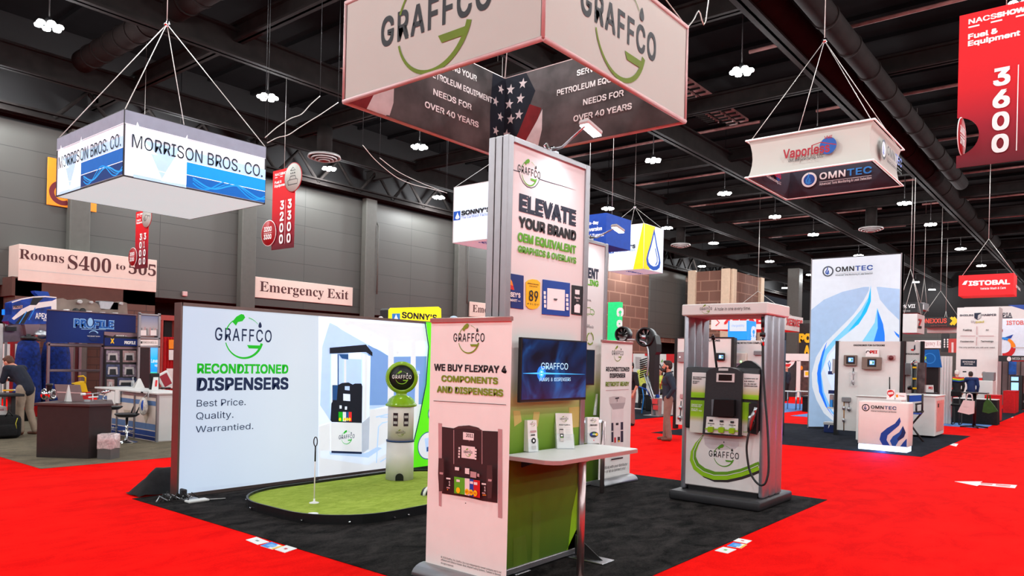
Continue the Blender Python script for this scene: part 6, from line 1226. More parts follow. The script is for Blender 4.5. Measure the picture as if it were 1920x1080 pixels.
drop_ = [(1632, 520), (1629, 545), (1618, 565), (1600, 590), (1570, 620), (1545, 645), (1530, 670), (1522, 700), (1523, 725), (1531, 750), (1545, 775), (1563, 790), (1600, 800), (1660, 800), (1686, 790), (1686, 600), (1665, 580), (1650, 562), (1644, 540), (1641, 520)]
A.Q(drop_, LW1); A.Q([(1633, 535), (1633, 565), (1622, 590), (1602, 615), (1570, 640), (1551, 665), (1540, 700), (1545, 735), (1560, 770), (1580, 790), (1560, 775), (1542, 748), (1532, 715), (1534, 685), (1545, 658), (1562, 638), (1590, 610), (1615, 580), (1628, 558)], LG2)
A.Q([(1551, 640), (1542, 660), (1535, 685), (1532, 700), (1536, 735), (1548, 762), (1565, 785), (1552, 765), (1542, 735), (1539, 700), (1542, 675)], LG3); A.Q([(1633, 540), (1633, 565), (1625, 585), (1610, 608), (1590, 622), (1614, 592), (1627, 565)], LG5)
A.Q([(1645, 577), (1655, 605), (1659, 625), (1659, 642), (1635, 660), (1615, 700), (1600, 740), (1610, 650), (1625, 628), (1640, 605)], LG2); A.Q([(1645, 580), (1656, 608), (1659, 630), (1659, 642), (1638, 642), (1646, 615)], LG3); A.Q([(1545, 690), (1556, 665), (1580, 640), (1600, 640), (1570, 690), (1565, 740)], LG4)
A.Q([(1676, 620), (1686, 628), (1686, 634), (1680, 628)], LG3); A.o('drop_print', t)
A = Art((TX - .01, TY1, 0), (0, -1, 0), lay=.02); u, v = A.px(1567, 510); omntec(A, u, v, A.px(1600, 499)[1] - v, INK, BLUE, LGREY, LW1, ring=mat('slate ring', (70, 78, 90), .5)); A.o('logo', t)

PINKL = mat('display board white', (224, 222, 218), .55, noise=.02)
def dboard(nm, lab, x, y0, y1, z0, z1, hd):
    t = thing(nm, lab, 'display board', (x, y1, 0)); g = G(); g.box((x, y0, z0), (x + .12, y1, z1), PINKL); g.o('board', t); g = G()
    for y in (y0, y1): g = G(); g.box((x - .02, y - .04, .006), (x + .16, y + .04, z1 + .01), BLACK); g.o('edge_post', t)
    A = Art((x, y1, 0), (0, -1, 0), lay=.002); hd(A); A.o('lettering', t); return t
WX = 20.4; t = dboard('display_board', 'white board of monitor boxes headed ENGINEERED FOR OUTDOORS', WX, 4.12, 5.66, .14, 2.45, lambda A: A.T('ENGINEERED FOR OUTDOORS', (1600.5, 649.5), (1659, 649), 646, INK, .03))
TAUP2 = mat('taupe instrument case', (126, 108, 98), .5); SCR2 = mat('lit instrument screen', (110, 170, 240), .4, emit=1.0); SCW = mat('lit instrument white', (240, 246, 250), .4, emit=1.0)
def inst(lab, x, p0, p1, s0=None, s1=None, m=None, d=.1, base=None, nm='monitor_box'):
    a, b = fx(*p0, x), fx(*p1, x); t = thing(nm, lab, 'instrument', (x, (a.y + b.y) / 2, min(a.z, b.z))); g = G(); g.box((x - d, a.y, a.z), (x, b.y, b.z), m or TAUP2, .012); g.o('case', t)
    if s0:
        g = G(); ybox(g, s0, s1, x - d - .006, .008, BLACK, .003); g.o('bezel', t); c = ((s0[0] * .75 + s1[0] * .25), (s0[1] * .75 + s1[1] * .25)), ((s0[0] * .2 + s1[0] * .8), (s0[1] * .2 + s1[1] * .8)); g = G(); ybox(g, *c, x - d - .01, .006, SCR2); g.o('screen', t); A = Art((x - d - .011, a.y, 0), (0, -1, 0)); mx, my = (c[0][0] * .7 + c[1][0] * .3, (c[0][1] + c[1][1]) / 2); A.D(mx, my, 1.6, SCW, 2.6); A.D(mx + 4, my, 1.4, GREEN, 2); A.o('screen_picture', t)
    return t
inst('taupe monitor with a lit screen, left one on the white board', WX, (1583.5, 685.5), (1608, 666), (1586.5, 682), (1603, 668))
inst('larger taupe monitor with a lit screen under the red and white card', WX, (1618, 692.5), (1654, 670), (1626, 687.5), (1643, 673), d=.14)
inst('round maroon alarm on a bracket at the right of the white board', WX, (1664.5, 675), (1679, 666), m=RAIL, d=.08); q = fx(1670.5, 671, WX - .1); g = G(); g.ball(q, (.05, .06, .06), mat('maroon horn', (96, 22, 26), .5), 12); tag(g.o('alarm_horn'), 'maroon horn bulb on the alarm bracket', 'alarm')
t = thing('brand_card', 'white card with red letters standing on the larger taupe monitor', 'card', fx(1635, 669, WX - .08)); g = G(); ybox(g, (1623, 669), (1648, 654.5), WX - .1, .02, PWHITE); g.o('card', t); A = Art((WX - .1, 5, 0), (0, -1, 0)); A.T('PEI', (1631, 663), (1645, 663), 657, PRED, .05); u, v = A.px(1627.5, 661); A.arc(u, v, .04, 0, 200, .02, .02, INK); A.o('lettering', t)
def probe(lab, x, pts, m=DARKM, extra=()):
    t = thing('probe', lab, 'probe', fx(*pts[-1], x - .04)); g = G(); g.tube([fx(*p, x - .011) for p in pts], .012, m, 8); g.o('rod', t)
    for px, py, r in extra: g = G(); q = fx(px, py, x - .04); g.lathe(q, [(r * .6, -.05), (r, -.04), (r, .04), (r * .6, .05)], STEEL, 12); g.o('collar', t)
probe('float probe in a clear tube on the white board', WX, [(1600, 690), (1600, 722)], DARKM, ((1600, 700, .03), (1599, 716, .03))); probe('slim dark probe at the right of the white board', WX, [(1668, 707), (1668, 732)])
probe('probe with brass collar low on the white board', WX, [(1582.5, 752), (1582, 808)], mat('brass', (170, 120, 60), .35, .9), ((1582, 765, .035), (1582, 788, .035))); inst('grey junction box low on the white board', WX, (1580, 753), (1596, 745), m=GREY, d=.1)
probe('short grey sensor beside the brass collared probe', WX, [(1592, 753), (1592, 772)], GREY, ((1592, 767, .045),))
g = G(); q = fx(1599, 724, WX - .05); g.lathe((q.x, q.y, q.z), [(.085, 0), (.085, .36), (.08, .36)], ACRYL, 20); tag(g.o('clear_tube'), 'clear tube around the float probe', 'tube')
# left side fittings of the board
t = thing('side_shelf', 'grey box with a cable loop on the side of the white board', 'instrument', fx(1563, 700, WX + .1)); g = G(); ybox(g, (1560, 700), (1570, 673), WX + .05, .12, LGREY); g.o('case', t); g = G(); g.tube([fx(x, y, WX + .1) for x, y in ((1556, 698), (1555, 690), (1553, 681), (1555, 676), (1557, 682), (1556, 694))], .01, SKYB, 6); ybox(g, (1552.5, 702), (1560, 696), WX + .05, .12, DBLUE); g.o('cable_loop', t)
t = thing('side_shelf', 'blue pump model on a small shelf beside the white board', 'pump model', fx(1560, 765, WX + .1)); g = G(); ybox(g, (1551, 766), (1569, 764), WX, .2, WHITE); g.o('shelf', t); g = G(); ybox(g, (1555, 763.5), (1563, 740), WX + .06, .08, STEEL, .01); ybox(g, (1553, 738), (1564, 732), WX + .04, .12, DBLUE); ybox(g, (1556, 763.5), (1561, 750), WX + .02, .1, SKYB); g.o('pump', t)
q = fz(1556, 812); t = thing('cooler_box', 'small blue cooler on the dark carpet by the drop tower', 'cooler', q); g = G(); ybox(g, (1544, 811), (1566, 796), q.x, .4, DBLUE, .02); g.o('box', t); g = G(); ybox(g, (1543.5, 796), (1566.5, 792.5), q.x - .02, .44, LGREY, .01); g.o('lid', t); g = G(); g.tube([fx(1553, 803, q.x - .03), fx(1555, 797, q.x - .03)], .01, PWHITE, 6); g.o('strap', t)
# low counter behind, pink counter in front
t = thing('low_counter', 'low white counter between the pink lit counter and the white board', 'counter', fx(1640, 800, 19.3)); g = G(); a, b = fx(1606, 741, 19.3), fx(1690, 741, 19.3); g.box((19.3, b.y, .006), (19.75, a.y, a.z - .03), PINKL, .02); g.o('body', t); g = G(); g.box((19.27, b.y - .02, a.z - .03), (19.78, a.y + .02, a.z), WHITE, .012); g.o('top', t)
KX, KY0, KY1, KZ = 17.2, 3.33, 4.31, 1.06; t = thing('lit_counter', 'pink white counter with blue flames and a lit foot', 'counter', (KX, KY1, 0)); KP = mat('counter laminate', (232, 224, 218), .4, noise=.02)
g = G(); g.box((KX, KY0, .12), (KX + .5, KY1, KZ), KP, .035, seg=3); g.o('body', t); g = G(); g.box((KX + .0, KY0 + .02, .02), (KX + .46, KY1 - .02, .12), mat('lit foot strip', (200, 220, 255), .4, emit=3.2)); g.o('light_strip', t)
l = bpy.data.lights.new('foot_glow', 'AREA'); l.shape = 'RECTANGLE'; l.size = 1.0; l.size_y = .1; l.energy = 26; l.color = (.12, .2, 1.0); lo = bpy.data.objects.new('foot_glow', l); COL.objects.link(lo); lo.parent = t; lo.location = (-.06, -.5, .1); lo.rotation_euler = (Vector((-1, 0, -.9)).to_track_quat('-Z', 'X')).to_euler()
A = Art((KX, KY1, 0), (0, -1, 0), lay=.002); u, v = A.px(1633, 766); omntec(A, u, v, .07, INK, mat('slate blue ink', (50, 74, 120), .5), MAUV, PINKW); A.o('logo', t)
A = Art((KX, KY1, 0), (0, -1, 0), lay=.002); w_ = KY1 - KY0; flame(A, lambda a, b: (w_ * (.42 + .56 * a), .13 + .62 * b), (mat('flame blue', (4, 62, 150), .5), mat('flame blue two', (8, 76, 160), .5), mat('flame navy', (4, 34, 92), .5))); A.o('flame_print', t)
def cards(lab, px, pts, deco): t = thing('counter_card', lab, 'card', fx(*px, KX + .2)); g = G(); g.prism([fx(*p, KX + .2) for p in pts], (.008, 0, 0), PWHITE); g.o('card', t); A = Art((KX + .2, KY1, 0), (0, -1, 0)); deco(A); A.o('print', t)
def dc1(A): A.D(1670, 737, 6.8, PRED, 5.8); A.Q([(1667, 741), (1674, 742), (1668, 745.5)], PRED); A.B([(1665, 738), (1675, 736.5)], .05, PINKW)
cards('white card with a round red speech mark on the pink counter', (1668, 750), [(1662, 749.5), (1677, 749.5), (1678, 730.5), (1663.5, 730)], dc1)
cards('white wide card with small print on the pink counter', (1690, 750), [(1679, 749.5), (1699, 750), (1699, 737), (1680, 736)], lambda A: (A.Q([(1680, 745), (1684, 745), (1684, 740), (1680, 740)], ORANGE), A.B([(1686, 742), (1696, 743)], .02, MAUV)))
# boards seen through the dispenser
def hdA(A): A.T('SOLUTIONS', (1319, 641), (1350, 640), 637, INK, .03)
bz = 2.46; BX1 = 18.45; a, b = fx(1268, 640, BX1), fx(1374.5, 640, BX1); t = dboard('display_board', 'white board left of the dispenser headed SOLUTIONS', BX1, b.y, a.y, .12, bz, hdA); g = G(); g.box((BX1 - .01, a.y - .06, bz - .01), (BX1 + .1, b.y, bz + .03), INK); g.o('top_trim', t)
BX2 = 19.0; a, b = fx(1378.5, 640, BX2), fx(1467, 640, BX2); t = dboard('display_board', 'white board behind the dispenser headed LEAK DETECTION COMPLIANCE', BX2, b.y, a.y, .12, 2.42, lambda A: A.T('LEAK DETECTION COMPLIANCE', (1378, 645), (1437, 644.5), 641.5, INK, .03)); g = G(); g.box((BX1 + .13, a.y, .01), (BX2, a.y + .1, 2.48), BLUE); g.o('blue_return', t)
inst('grey junction box on the SOLUTIONS board near the bearded man', BX1, (1272, 679), (1286, 660), m=mat('mauve grey box', (150, 134, 136), .5), d=.08)
inst('black monitor with lit bars on the SOLUTIONS board', BX1, (1343.5, 676), (1360, 662), (1344, 675), (1359, 663.5), m=BLACK)
inst('white panel box with a green light on the LEAK DETECTION board', BX2, (1383, 682), (1402, 662), m=mat('ivory box', (226, 216, 204), .5), d=.12); q = fx(1389, 678, BX2 - .125); g = G(); g.ball(q, .022, mat('lit green lamp', (150, 255, 150), .4, emit=3), 10); tag(g.o('indicator'), 'lit green indicator on the white panel box', 'indicator light')
inst('small grey box at the right of the LEAK DETECTION board', BX2, (1415, 666), (1429, 658), m=GREY, d=.08); q = fx(1274.7, 669.5, BX1 - .085); g = G(); g.ball(q, .02, SCW, 10); tag(g.o('indicator'), 'lit white indicator on the grey junction box', 'indicator light')
inst('small mauve box low on the SOLUTIONS board', BX1, (1276, 747), (1284, 739), m=MAUV, d=.05); probe('hanging probe with dark float low on the SOLUTIONS board', BX1, [(1277, 752), (1275, 790)], DARKM, ((1276.5, 764, .05), (1274.5, 783, .06)))

# director's chair and second counter
q = fz(1722, 828); t = thing('director_chair', "folding director's chair with blue canvas beside the pink counter", 'chair', q); cz = lambda x, y: fx(x, y, q.x); DBR = mat('dark chair wood', (44, 34, 34), .5)
g = G(); g.prism([cz(1701, 742), cz(1731, 740.5), cz(1731, 752), cz(1701, 754)], (.02, 0, 0), BLUE); g.o('back_canvas', t); g = G(); s0 = cz(1703, 773); g.box((q.x - .4, s0.y - .3, s0.z - .02), (q.x + .02, s0.y + .1, s0.z), BLUE); g.o('seat_canvas', t)
for nm, P_ in (('back_post', ((1730, 739), (1729, 770))), ('back_post', ((1703, 741), (1703, 776))), ('armrest', ((1716, 758), (1731, 756))), ('arm_post', ((1718, 758), (1718, 771))), ('leg', ((1731, 771), (1706, 800))), ('leg', ((1703, 790), (1733, 831))), ('leg', ((1706, 800), (1705, 828))), ('seat_rail', ((1703, 775), (1732, 771)))):
    g = G(); g.tube([cz(*P_[0]), cz(*P_[1])], .022, DBR, 8); g.o(nm, t)
C2 = 21.7; t = thing('white_counter', 'white counter cabinet behind the blue canvas chair', 'counter', fx(1720, 815, C2)); a, b = fx(1692, 740, C2), fx(1754, 740, C2); p = fy(1771, 741, b.y); g = G(); g.box((C2, b.y, .05), (p.x, a.y, a.z - .02), PINKL, .01); g.o('body', t); g = G(); g.box((C2 - .03, b.y - .03, a.z - .02), (p.x + .03, a.y + .03, a.z + .01), WHITE, .008); g.o('top', t); g = G(); g.box((C2 + .2, b.y - .012, .15), (p.x - .12, b.y, a.z - .12), mat('salmon door', (222, 150, 142), .5), .01); g.o('door', t); g = G(); g.box((C2 + .3, b.y - .03, a.z - .3), (C2 + .36, b.y - .012, a.z - .2), DARKM); g.o('handle', t)
cz2 = a.z + .01; t = thing('laptop', 'laptop with a red and white card on the white counter', 'laptop', fz(1742, 737, cz2)); q = fz(1742, 737, cz2); g = G(); g.box(q + Vector((-.15, -.2, 0)), q + Vector((.12, .2, .02)), DARKM); g.o('base', t); g = G(); g.prism([fx(*p, q.x - .05) for p in ((1734, 736), (1751, 736), (1750, 722), (1733.5, 722))], (.01, 0, 0), PWHITE); g.o('card', t); A = Art((q.x - .05, q.y, 0), (0, -1, 0)); A.T('PEI', (1741, 730), (1749, 730), 725, PRED, .05); A.o('lettering', t)
t = dboard('display_board', 'white board with red and blue mark right of the white monitor board', 24.0, fx(1728, 690, 24).y, fx(1695.5, 690, 24).y, .1, fx(1710, 640.5, 24).z, lambda A: (A.T('PETROLEUM EQUIPMENT', (1699, 665), (1724, 665.5), 662, INK, .03), A.Q([(1713, 658), (1714, 648), (1716, 646), (1716.5, 655)], NAVY), A.Q([(1708, 655), (1713, 654), (1713, 658), (1708, 657)], PRED)))
inst('grey breaker box on the board right of the white monitor board', 24.0, (1696, 703), (1708.5, 681), m=GREY, d=.15)
t = thing('pipe_stack', 'black pipe stack with yellow tags before the board', 'pipes', fx(1714, 760, 23.5)); g = G(); g.tube([fx(1714, 812, 23.5), fx(1714, 684, 23.5)], .07, BLACK, 12); g.tube([fx(1711, 684, 23.5), fx(1712, 679, 23.5), fx(1716, 677, 23.5), fx(1718, 680, 23.5)], .04, CHROME, 10); g.tube([fx(1702, 727, 23.5), fx(1714, 727, 23.5)], .06, BLACK, 10); g.o('pipe', t)
for y in (689, 710, 728): g = G(); ybox(g, (1711, y + 1.5), (1718, y - 1.5), 23.42, .05, YEL); g.o('yellow_tag', t)
g = G(); ybox(g, (1719, 740), (1735, 680), 23.7, .2, mat('chrome panel', (130, 112, 112), .25, .7, noise=.4, nscale=6)); tag(g.o('metal_panel'), 'shiny metal panel behind the pipe stack', 'panel')
t = thing('screen_sign', 'blue panel with a green numeral 20 above a black screen', 'sign', fx(1745, 690, 27)); g = G(); pts = [(1728, 656), (1760, 655), (1766, 689), (1728, 688)]; g.prism([fx(*p, 27) for p in pts], (.06, 0, 0), ramp_mat('blue gradient panel', [(0, (4, 100, 180)), (1, (4, 40, 112))], 2, 1.75, 2.7)); g.o('panel', t); A = Art((27, 5, 0), (0, -1, 0)); A.T('2', (1729, 678), (1737, 678), 668, mat('lime numeral', (170, 230, 50), .5), .03); u, v = A.px(1743, 672); A.arc(u, v, .16, 0, 360, .03, .03, SKYB); A.o('numeral', t); g = G(); ybox(g, (1734, 797), (1760, 689), 27.1, .3, BLACK); g.o('black_screen', t)
t = thing('white_drape', 'pale drape right of the black screen', 'drape', fx(1775, 740, 28)); g = G(); a, b = fx(1762, 740, 28), fx(1786, 668, 28); n = 14; g.sheet([[(28 + .05 * math.sin(k * 2), a.y + (b.y - a.y) * k / n, z) for k in range(n + 1)] for z in (.006, b.z)], PINKL); g.o('drape', t)

# hanging signs and stands at the far right
def hbox(lab, x, p0, p1, deep, m, deco=None, rope=True, nm='hanging_sign', cat='hanging sign', ms=None):
    a, b = fx(*p0, x), fx(*p1, x); t = thing(nm, lab, cat, (x, (a.y + b.y) / 2, min(a.z, b.z))); g = G(); g.box((x, b.y, min(a.z, b.z)), (x + deep, a.y, max(a.z, b.z)), m); g.o('box', t)
    if deco: A = Art((x, a.y, 0), (0, -1, 0), lay=.01, step=.004); deco(A); A.o('lettering', t)
    if rope:
        g = G(); z = max(a.z, b.z)
        for y in (a.y, b.y): g.tube([(x + deep / 2, y, z), (x + deep / 2, (a.y + b.y) / 2, z + 1.6)], .012, WIRE, 5)
        g.tube([(x + deep / 2, (a.y + b.y) / 2, z + 1.6), (x + deep / 2, (a.y + b.y) / 2, 13.41)], .012, WIRE, 5); g.o('suspension_rope', t)
    return t
REDL = mat('lit red box', (226, 8, 18), .6, emit=.45)
def isd(A): A.T('ISTOBAL', (1816, 535), (1894, 534), 526, PWHITE, .035); A.Q([(1804, 534), (1809, 527), (1815, 526), (1811, 534)], PWHITE); A.T('Vehicle Wash & Care', (1838, 543), (1886, 542), 539, PWHITE, .01)
t = hbox('red box sign hanging at the right below the red banner', 37.1, (1797, 555), (1901, 512), 1.3, REDL, isd)
A = Art((37.1, fx(1901, 540, 37.1).y, 0), (1, 0, 0), lay=.01); A.T('ISTOBAL', (1904, 541), (1913, 544), 536, PWHITE, .03); A.o('side_lettering', t)
hbox('white red lettered hanging sign behind the silver dispenser', 43.8, (1333, 618), (1462, 588), 4.2, PINKL, lambda A: (A.T('XERXES', (1357, 609), (1446, 606), 592, PRED, .035), A.B([(1342, 597), (1349, 605), (1342, 611)], .06, PRED)), True)
A = Art((43.8, fx(1462, 600, 43.8).y, 0), (1, 0, 0), lay=.02); A.T('XERXES', (1474, 612), (1504, 612), 598, PRED, .035); A.o('side_lettering', bpy.data.objects[[o.name for o in COL.objects if o.get('label', '').startswith('white red lettered')][0]])
hbox('black hanging sign with white slanted letters beside the drop tower', 38, (1680, 587), (1721, 566), 1.2, mat('black sign', (24, 22, 24), .5), lambda A: (A.T('Mark VII', (1680, 578), (1716, 577), 571.5, PWHITE, .02), A.T('IN CARE', (1692, 584.5), (1707, 584.5), 582, LGREY, .01)))
hbox('white flared hanging sign below the black sign with slanted letters', 36, (1686, 624), (1720, 588), 1.6, PINKL, None); A = Art((36, fx(1720, 600, 36).y, 0), (1, 0, 0), lay=.02); A.T('7', (1721, 611), (1727, 611), 598, PRED, .04); A.B([(1721, 613), (1727, 614)], .1, INK); A.o('side_print', [o for o in COL.objects if o.get('label', '').startswith('white flared')][0])
hbox('small grey box sign with a blue mark above the white flared sign', 52, (1722, 581), (1733, 567), 1.5, GREY, lambda A: (A.D(1724, 574, 2.2, SKYB, 5), A.Q([(1726, 571), (1732, 571), (1732, 580), (1726, 578)], PWHITE)))
CNX = mat('signal orange letters', (220, 70, 50), .5, emit=.2)
hbox('black hanging sign with red letters and yellow chevrons', 50, (1725, 613), (1795, 594), 1, mat('black sign two', (20, 18, 19), .5), lambda A: (A.T('CONEXXUS', (1721, 606), (1775, 606), 597.5, CNX, .015), A.B([(1783, 595), (1788.5, 601.5), (1782.5, 609)], .14, YEL), A.B([(1788, 595), (1794, 601.5), (1787.5, 609)], .14, YEL), A.T('solve forward', (1745, 612), (1775, 611.5), 609, mat('dull red ink', (150, 50, 44), .5), 0)))
hbox('white panel below the black sign with yellow chevrons', 51, (1738, 624), (1795, 614.5), .4, WHITE, None, False, 'wall_panel', 'panel')
hbox('black number banner near the far emergency sign', 60, (1764, 660), (1780, 625.5), .1, BLACK, lambda A: [A.D(x, 637 + 4.4 * k, 1.5, PWHITE, 1.9) for x in (1771, 1777) for k in range(4)])
hbox('red and white panel beside the black number banner', 55, (1778, 661), (1795, 635), .5, mat('coral panel', (206, 76, 70), .6), lambda A: A.Q([(1784, 661), (1788, 661), (1788, 642), (1784, 642)], PINKW), False, 'wall_panel', 'panel')
SX_ = 45; t = thing('display_tower', 'pale square tower with a navy shield, lettered Fueling and Technology', 'display tower', fx(1832, 760, SX_)); a, b = fx(1795, 577, SX_), fx(1873, 577, SX_); p = fy(1880, 582, b.y); g = G(); g.box((SX_, b.y, .006), (p.x, a.y, a.z), PINKL); g.o('body', t)
def shd(A):
    A.T('SHIELDS', (1799.5, 593.5), (1825, 592.5), 590, NAVY, .02); A.T('HARPER', (1841, 593), (1868, 592), 589, NAVY, .02); A.Q([(1827, 587), (1839.5, 586.5), (1839.5, 596), (1833, 600), (1827, 596.5)], NAVY); A.Q([(1834, 591), (1839, 588), (1839, 596), (1833, 599)], LGREY)
    A.T('lily', (1821, 605.5), (1830, 605.5), 601, GREY, 0); A.T('pad', (1830, 605.5), (1845, 605), 601.5, mat('dull lime ink', (190, 180, 80), .5), .02); A.T('Fueling', (1806, 621), (1822, 620), 617.5, INK, .02); A.T('EV', (1849, 620.5), (1854, 620.5), 617.5, INK, .02); A.T('Foodservice', (1801, 642), (1826, 641.5), 639, INK, .02); A.T('Technology', (1839, 642), (1863, 641), 639, INK, .02); A.T('The only partner you will ever need.', (1798, 653), (1866, 652.5), 650.5, INK, .01)
    for q in ([(1832, 612), (1832, 628)], [(1832, 632), (1831, 648)], [(1801, 630), (1829, 630)], [(1835, 630), (1864, 630)]): A.B(q, .03, MAUV)
A = Art((SX_, a.y, 0), (0, -1, 0), lay=.01, step=.004); shd(A); A.o('lettering', t)
PW = 56; t = thing('booth_wall', 'white booth wall with a blue corner and swirl behind the pale square shield tower', 'booth wall', fx(1900, 760, PW)); a, b = fx(1808, 576, PW), fx(1945, 574, PW); g = G(); g.box((PW, b.y, .006), (PW + .3, a.y, a.z), PINKL); g.o('wall', t)
A = Art((PW, a.y, 0), (0, -1, 0), lay=.02, step=.005); A.Q([(1890, 572), (1945, 571), (1945, 592), (1921, 581)], BLUE); A.T('PIA', (1880, 595), (1897, 594), 587, NAVY, .01); A.B([(1880, 596), (1898, 595.5)], .06, NAVY); A.o('print', t)
WX2 = 50; hbox('pale lit wall with a blue and red swirl at the right edge', WX2, (1868, 668), (1945, 597), .3, mat('pale lit wall face', (206, 216, 228), .6, emit=.22), lambda A: (A.T('ISTOBAL', (1887, 610), (1932, 608), 602, mat('salmon letters', (214, 90, 80), .5), .02), A.Q([(1876, 634), (1886, 632), (1900, 627), (1896, 634), (1884, 638)], BLUE), A.arc(*A.px(1880, 651), .5, -90, 20, .32, .2, PRED), A.arc(*A.px(1880, 651), .5, 0, 60, .2, .14, ORANGE), A.arc(*A.px(1880, 651), .5, 60, 110, .16, .1, SKYB), A.D(1878, 620, 2.5, VRED, 3.5), A.B([(1900, 652), (1930, 652)], .05, LGREY)), False, 'lit_wall', 'booth wall')
hbox('black media bar with a white round badge at the right edge', 44, (1872, 677.5), (1945, 667.5), .3, BLACK, lambda A: (A.D(1892, 673, 4, PINKW, 4.5), A.T('MEDIA SERVICES', (1898, 675), (1938, 674.5), 670.5, LGREY, .02), A.B([(1898, 677), (1930, 676.5)], .03, PRED)), False, 'booth_header', 'booth header')
t = thing('kiosk', 'black kiosk with two lit blue screens at the right edge', 'kiosk', fx(1905, 735, 42)); g = G(); ybox(g, (1892, 775), (1918, 704), 42, .5, BLACK, .02); g.o('case', t)
for y0, y1 in ((714, 706.5), (732, 717)): g = G(); ybox(g, (1896, y1), (1909.5, y0), 41.98, .02, mat('lit pale screen', (150, 200, 245), .4, emit=.9)); g.o('screen', t)
t = thing('booth_wall', 'panelled booth back of black posts and a blue picture at the right edge', 'booth wall', fx(1895, 735, 47)); g = G(); ybox(g, (1871, 775), (1945, 677), 47, .2, mat('mauve grey wall', (120, 108, 108), .6)); g.o('wall', t); g = G(); 
for x in (1877, 1889, 1912): ybox(g, (x, 740), (x + 2.5, 677), 46.9, .1, BLACK)
g.o('posts', t); g = G(); ybox(g, (1891, 702), (1906, 678), 46.94, .04, mat('blue van picture', (20, 90, 180), .4, noise=.6, nscale=3)); g.o('picture', t)
t = thing('dark_desk', 'dark desk front at the right edge', 'desk', fx(1910, 765, 43)); g = G(); ybox(g, (1903, 767), (1945, 739), 42.5, .8, BLACK, .02); g.o('desk', t); A = Art((42.5, 0, 0), (0, -1, 0)); A.T('MEDIA SERVICES', (1900, 755), (1940, 754), 751.5, PINKW, .01); A.o('lettering', t)
def draped(lab, p0, p1, x, deep, m, top=None):
    a, b = fx(*p0, x), fx(*p1, x); t = thing('draped_table', lab, 'table', (x, (a.y + b.y) / 2, 0)); g = G(); n = 40; P_ = [(x, a.y), (x, b.y), (x + deep, b.y), (x + deep, a.y), (x, a.y)]; ring = []
    for i in range(4):
        for k in range(n // 4): s = k / (n // 4); ring.append((P_[i][0] + (P_[i + 1][0] - P_[i][0]) * s, P_[i][1] + (P_[i + 1][1] - P_[i][1]) * s))
    ring.append(ring[0]); cx, cy = x + deep / 2, (a.y + b.y) / 2
    g.sheet([[(cx + (p[0] - cx) * (1 + f * (k % 2)), cy + (p[1] - cy) * (1 + f * (k % 2)), z) for k, p in enumerate(ring)] for z, f in ((.006, .05), (b.z * .5, .03), (b.z, 0))], m); g.o('drape', t); g = G(); g.box((x - .01, b.y - .01, b.z - .01), (x + deep + .01, a.y + .01, b.z + .01), top or m); g.o('tabletop', t); return t
draped('red draped table, farther one left of the dark desk', (1880, 773), (1904, 734), 38, 1.5, RED); draped('red draped table, nearer one behind the green bag', (1845, 790), (1873, 742), 31.0, 1.0, RED)
draped('black draped table with hanging bags', (1785, 798), (1869, 750), 28.8, .7, SOFTB, WHITE)
t = thing('high_table', 'black topped high table above the black draped table', 'table', fz(1826, 802)); q = fz(1826, 802); a, b = fx(1804, 735, q.x), fx(1853, 736, q.x); g = G(); g.box((q.x - .3, b.y, a.z - .03), (q.x + .3, a.y, a.z), BLACK, .01); g.o('tabletop', t); g = G(); g.cyl((q.x, q.y, .02), (q.x, q.y, a.z), .05, BLACK, 12); g.o('column', t); g = G()
for k in range(4): d = Vector((math.cos(k * PI / 2 + .4), math.sin(k * PI / 2 + .4), 0)) * .38; g.tube([Vector((q.x, q.y, .06)), Vector((q.x, q.y, .025)) + d], .025, BLACK, 8)
g.o('foot', t); HX_ = q.x
def bag(lab, pts, m, x, hang):
    t = thing('shopping_bag', lab, 'bag', fx(*pts[0], x)); g = G(); c = Vector((sum(fx(*p, x).y for p in pts) / len(pts), 0, 0)); g.prism([fx(*p, x) for p in pts], (-.16, 0, 0), m); g.o('bag', t); g = G(); g.tube([fx(*p, x - .08) for p in hang], .02, m, 6); g.o('handle', t); return t
t = bag('white shopping bag hanging from the high table', [(1797, 772), (1808, 750), (1828, 752), (1827, 775), (1818, 777)], mat('white bag', (222, 212, 210), .6, noise=.05), HX_ - .32, [(1811, 751), (1814, 739), (1818, 738), (1822, 740), (1824, 752)])
A = Art((HX_ - .485, fx(1797, 770, HX_ - .485).y, 0), (0, -1, 0)); A.T('expo', (1807, 764), (1816, 764), 761.5, LGREY, 0); A.o('print', t)
bag('green shopping bag hanging from the high table', [(1843, 772), (1846, 755), (1852, 748), (1858, 752), (1866, 762), (1872, 771), (1862, 773), (1855, 775)], mat('green bag', (34, 84, 16), .6, noise=.2), HX_ - .32, [(1851, 750), (1852, 740), (1856, 741), (1857, 751)])
def fchair(lab, px, py):
    q = fz(px, py); t = thing('black_chair', lab, 'chair', q); g = G(); a, b = fx(px - 9, 733, q.x), fx(px + 11, 744, q.x); g.box((q.x - .03, b.y, b.z), (q.x + .03, a.y, a.z), SOFTB, .06, seg=3); g.o('backrest', t); g = G(); z = fx(px, 758, q.x).z; g.box((q.x - .05, b.y, z - .05), (q.x + .45, a.y, z), SOFTB, .02); g.o('seat', t)
    for y in (a.y - .05, b.y + .05):
        g = G(); g.tube([(q.x, y, a.z - .1), (q.x, y, .3), (q.x - .05, y, .03), (q.x + .2, y, .02), (q.x + .5, y, .03), (q.x + .42, y, z)], .018, DARKM, 8); g.o('leg', t)
fchair('black high chair left of the white bag', 1792, 797)
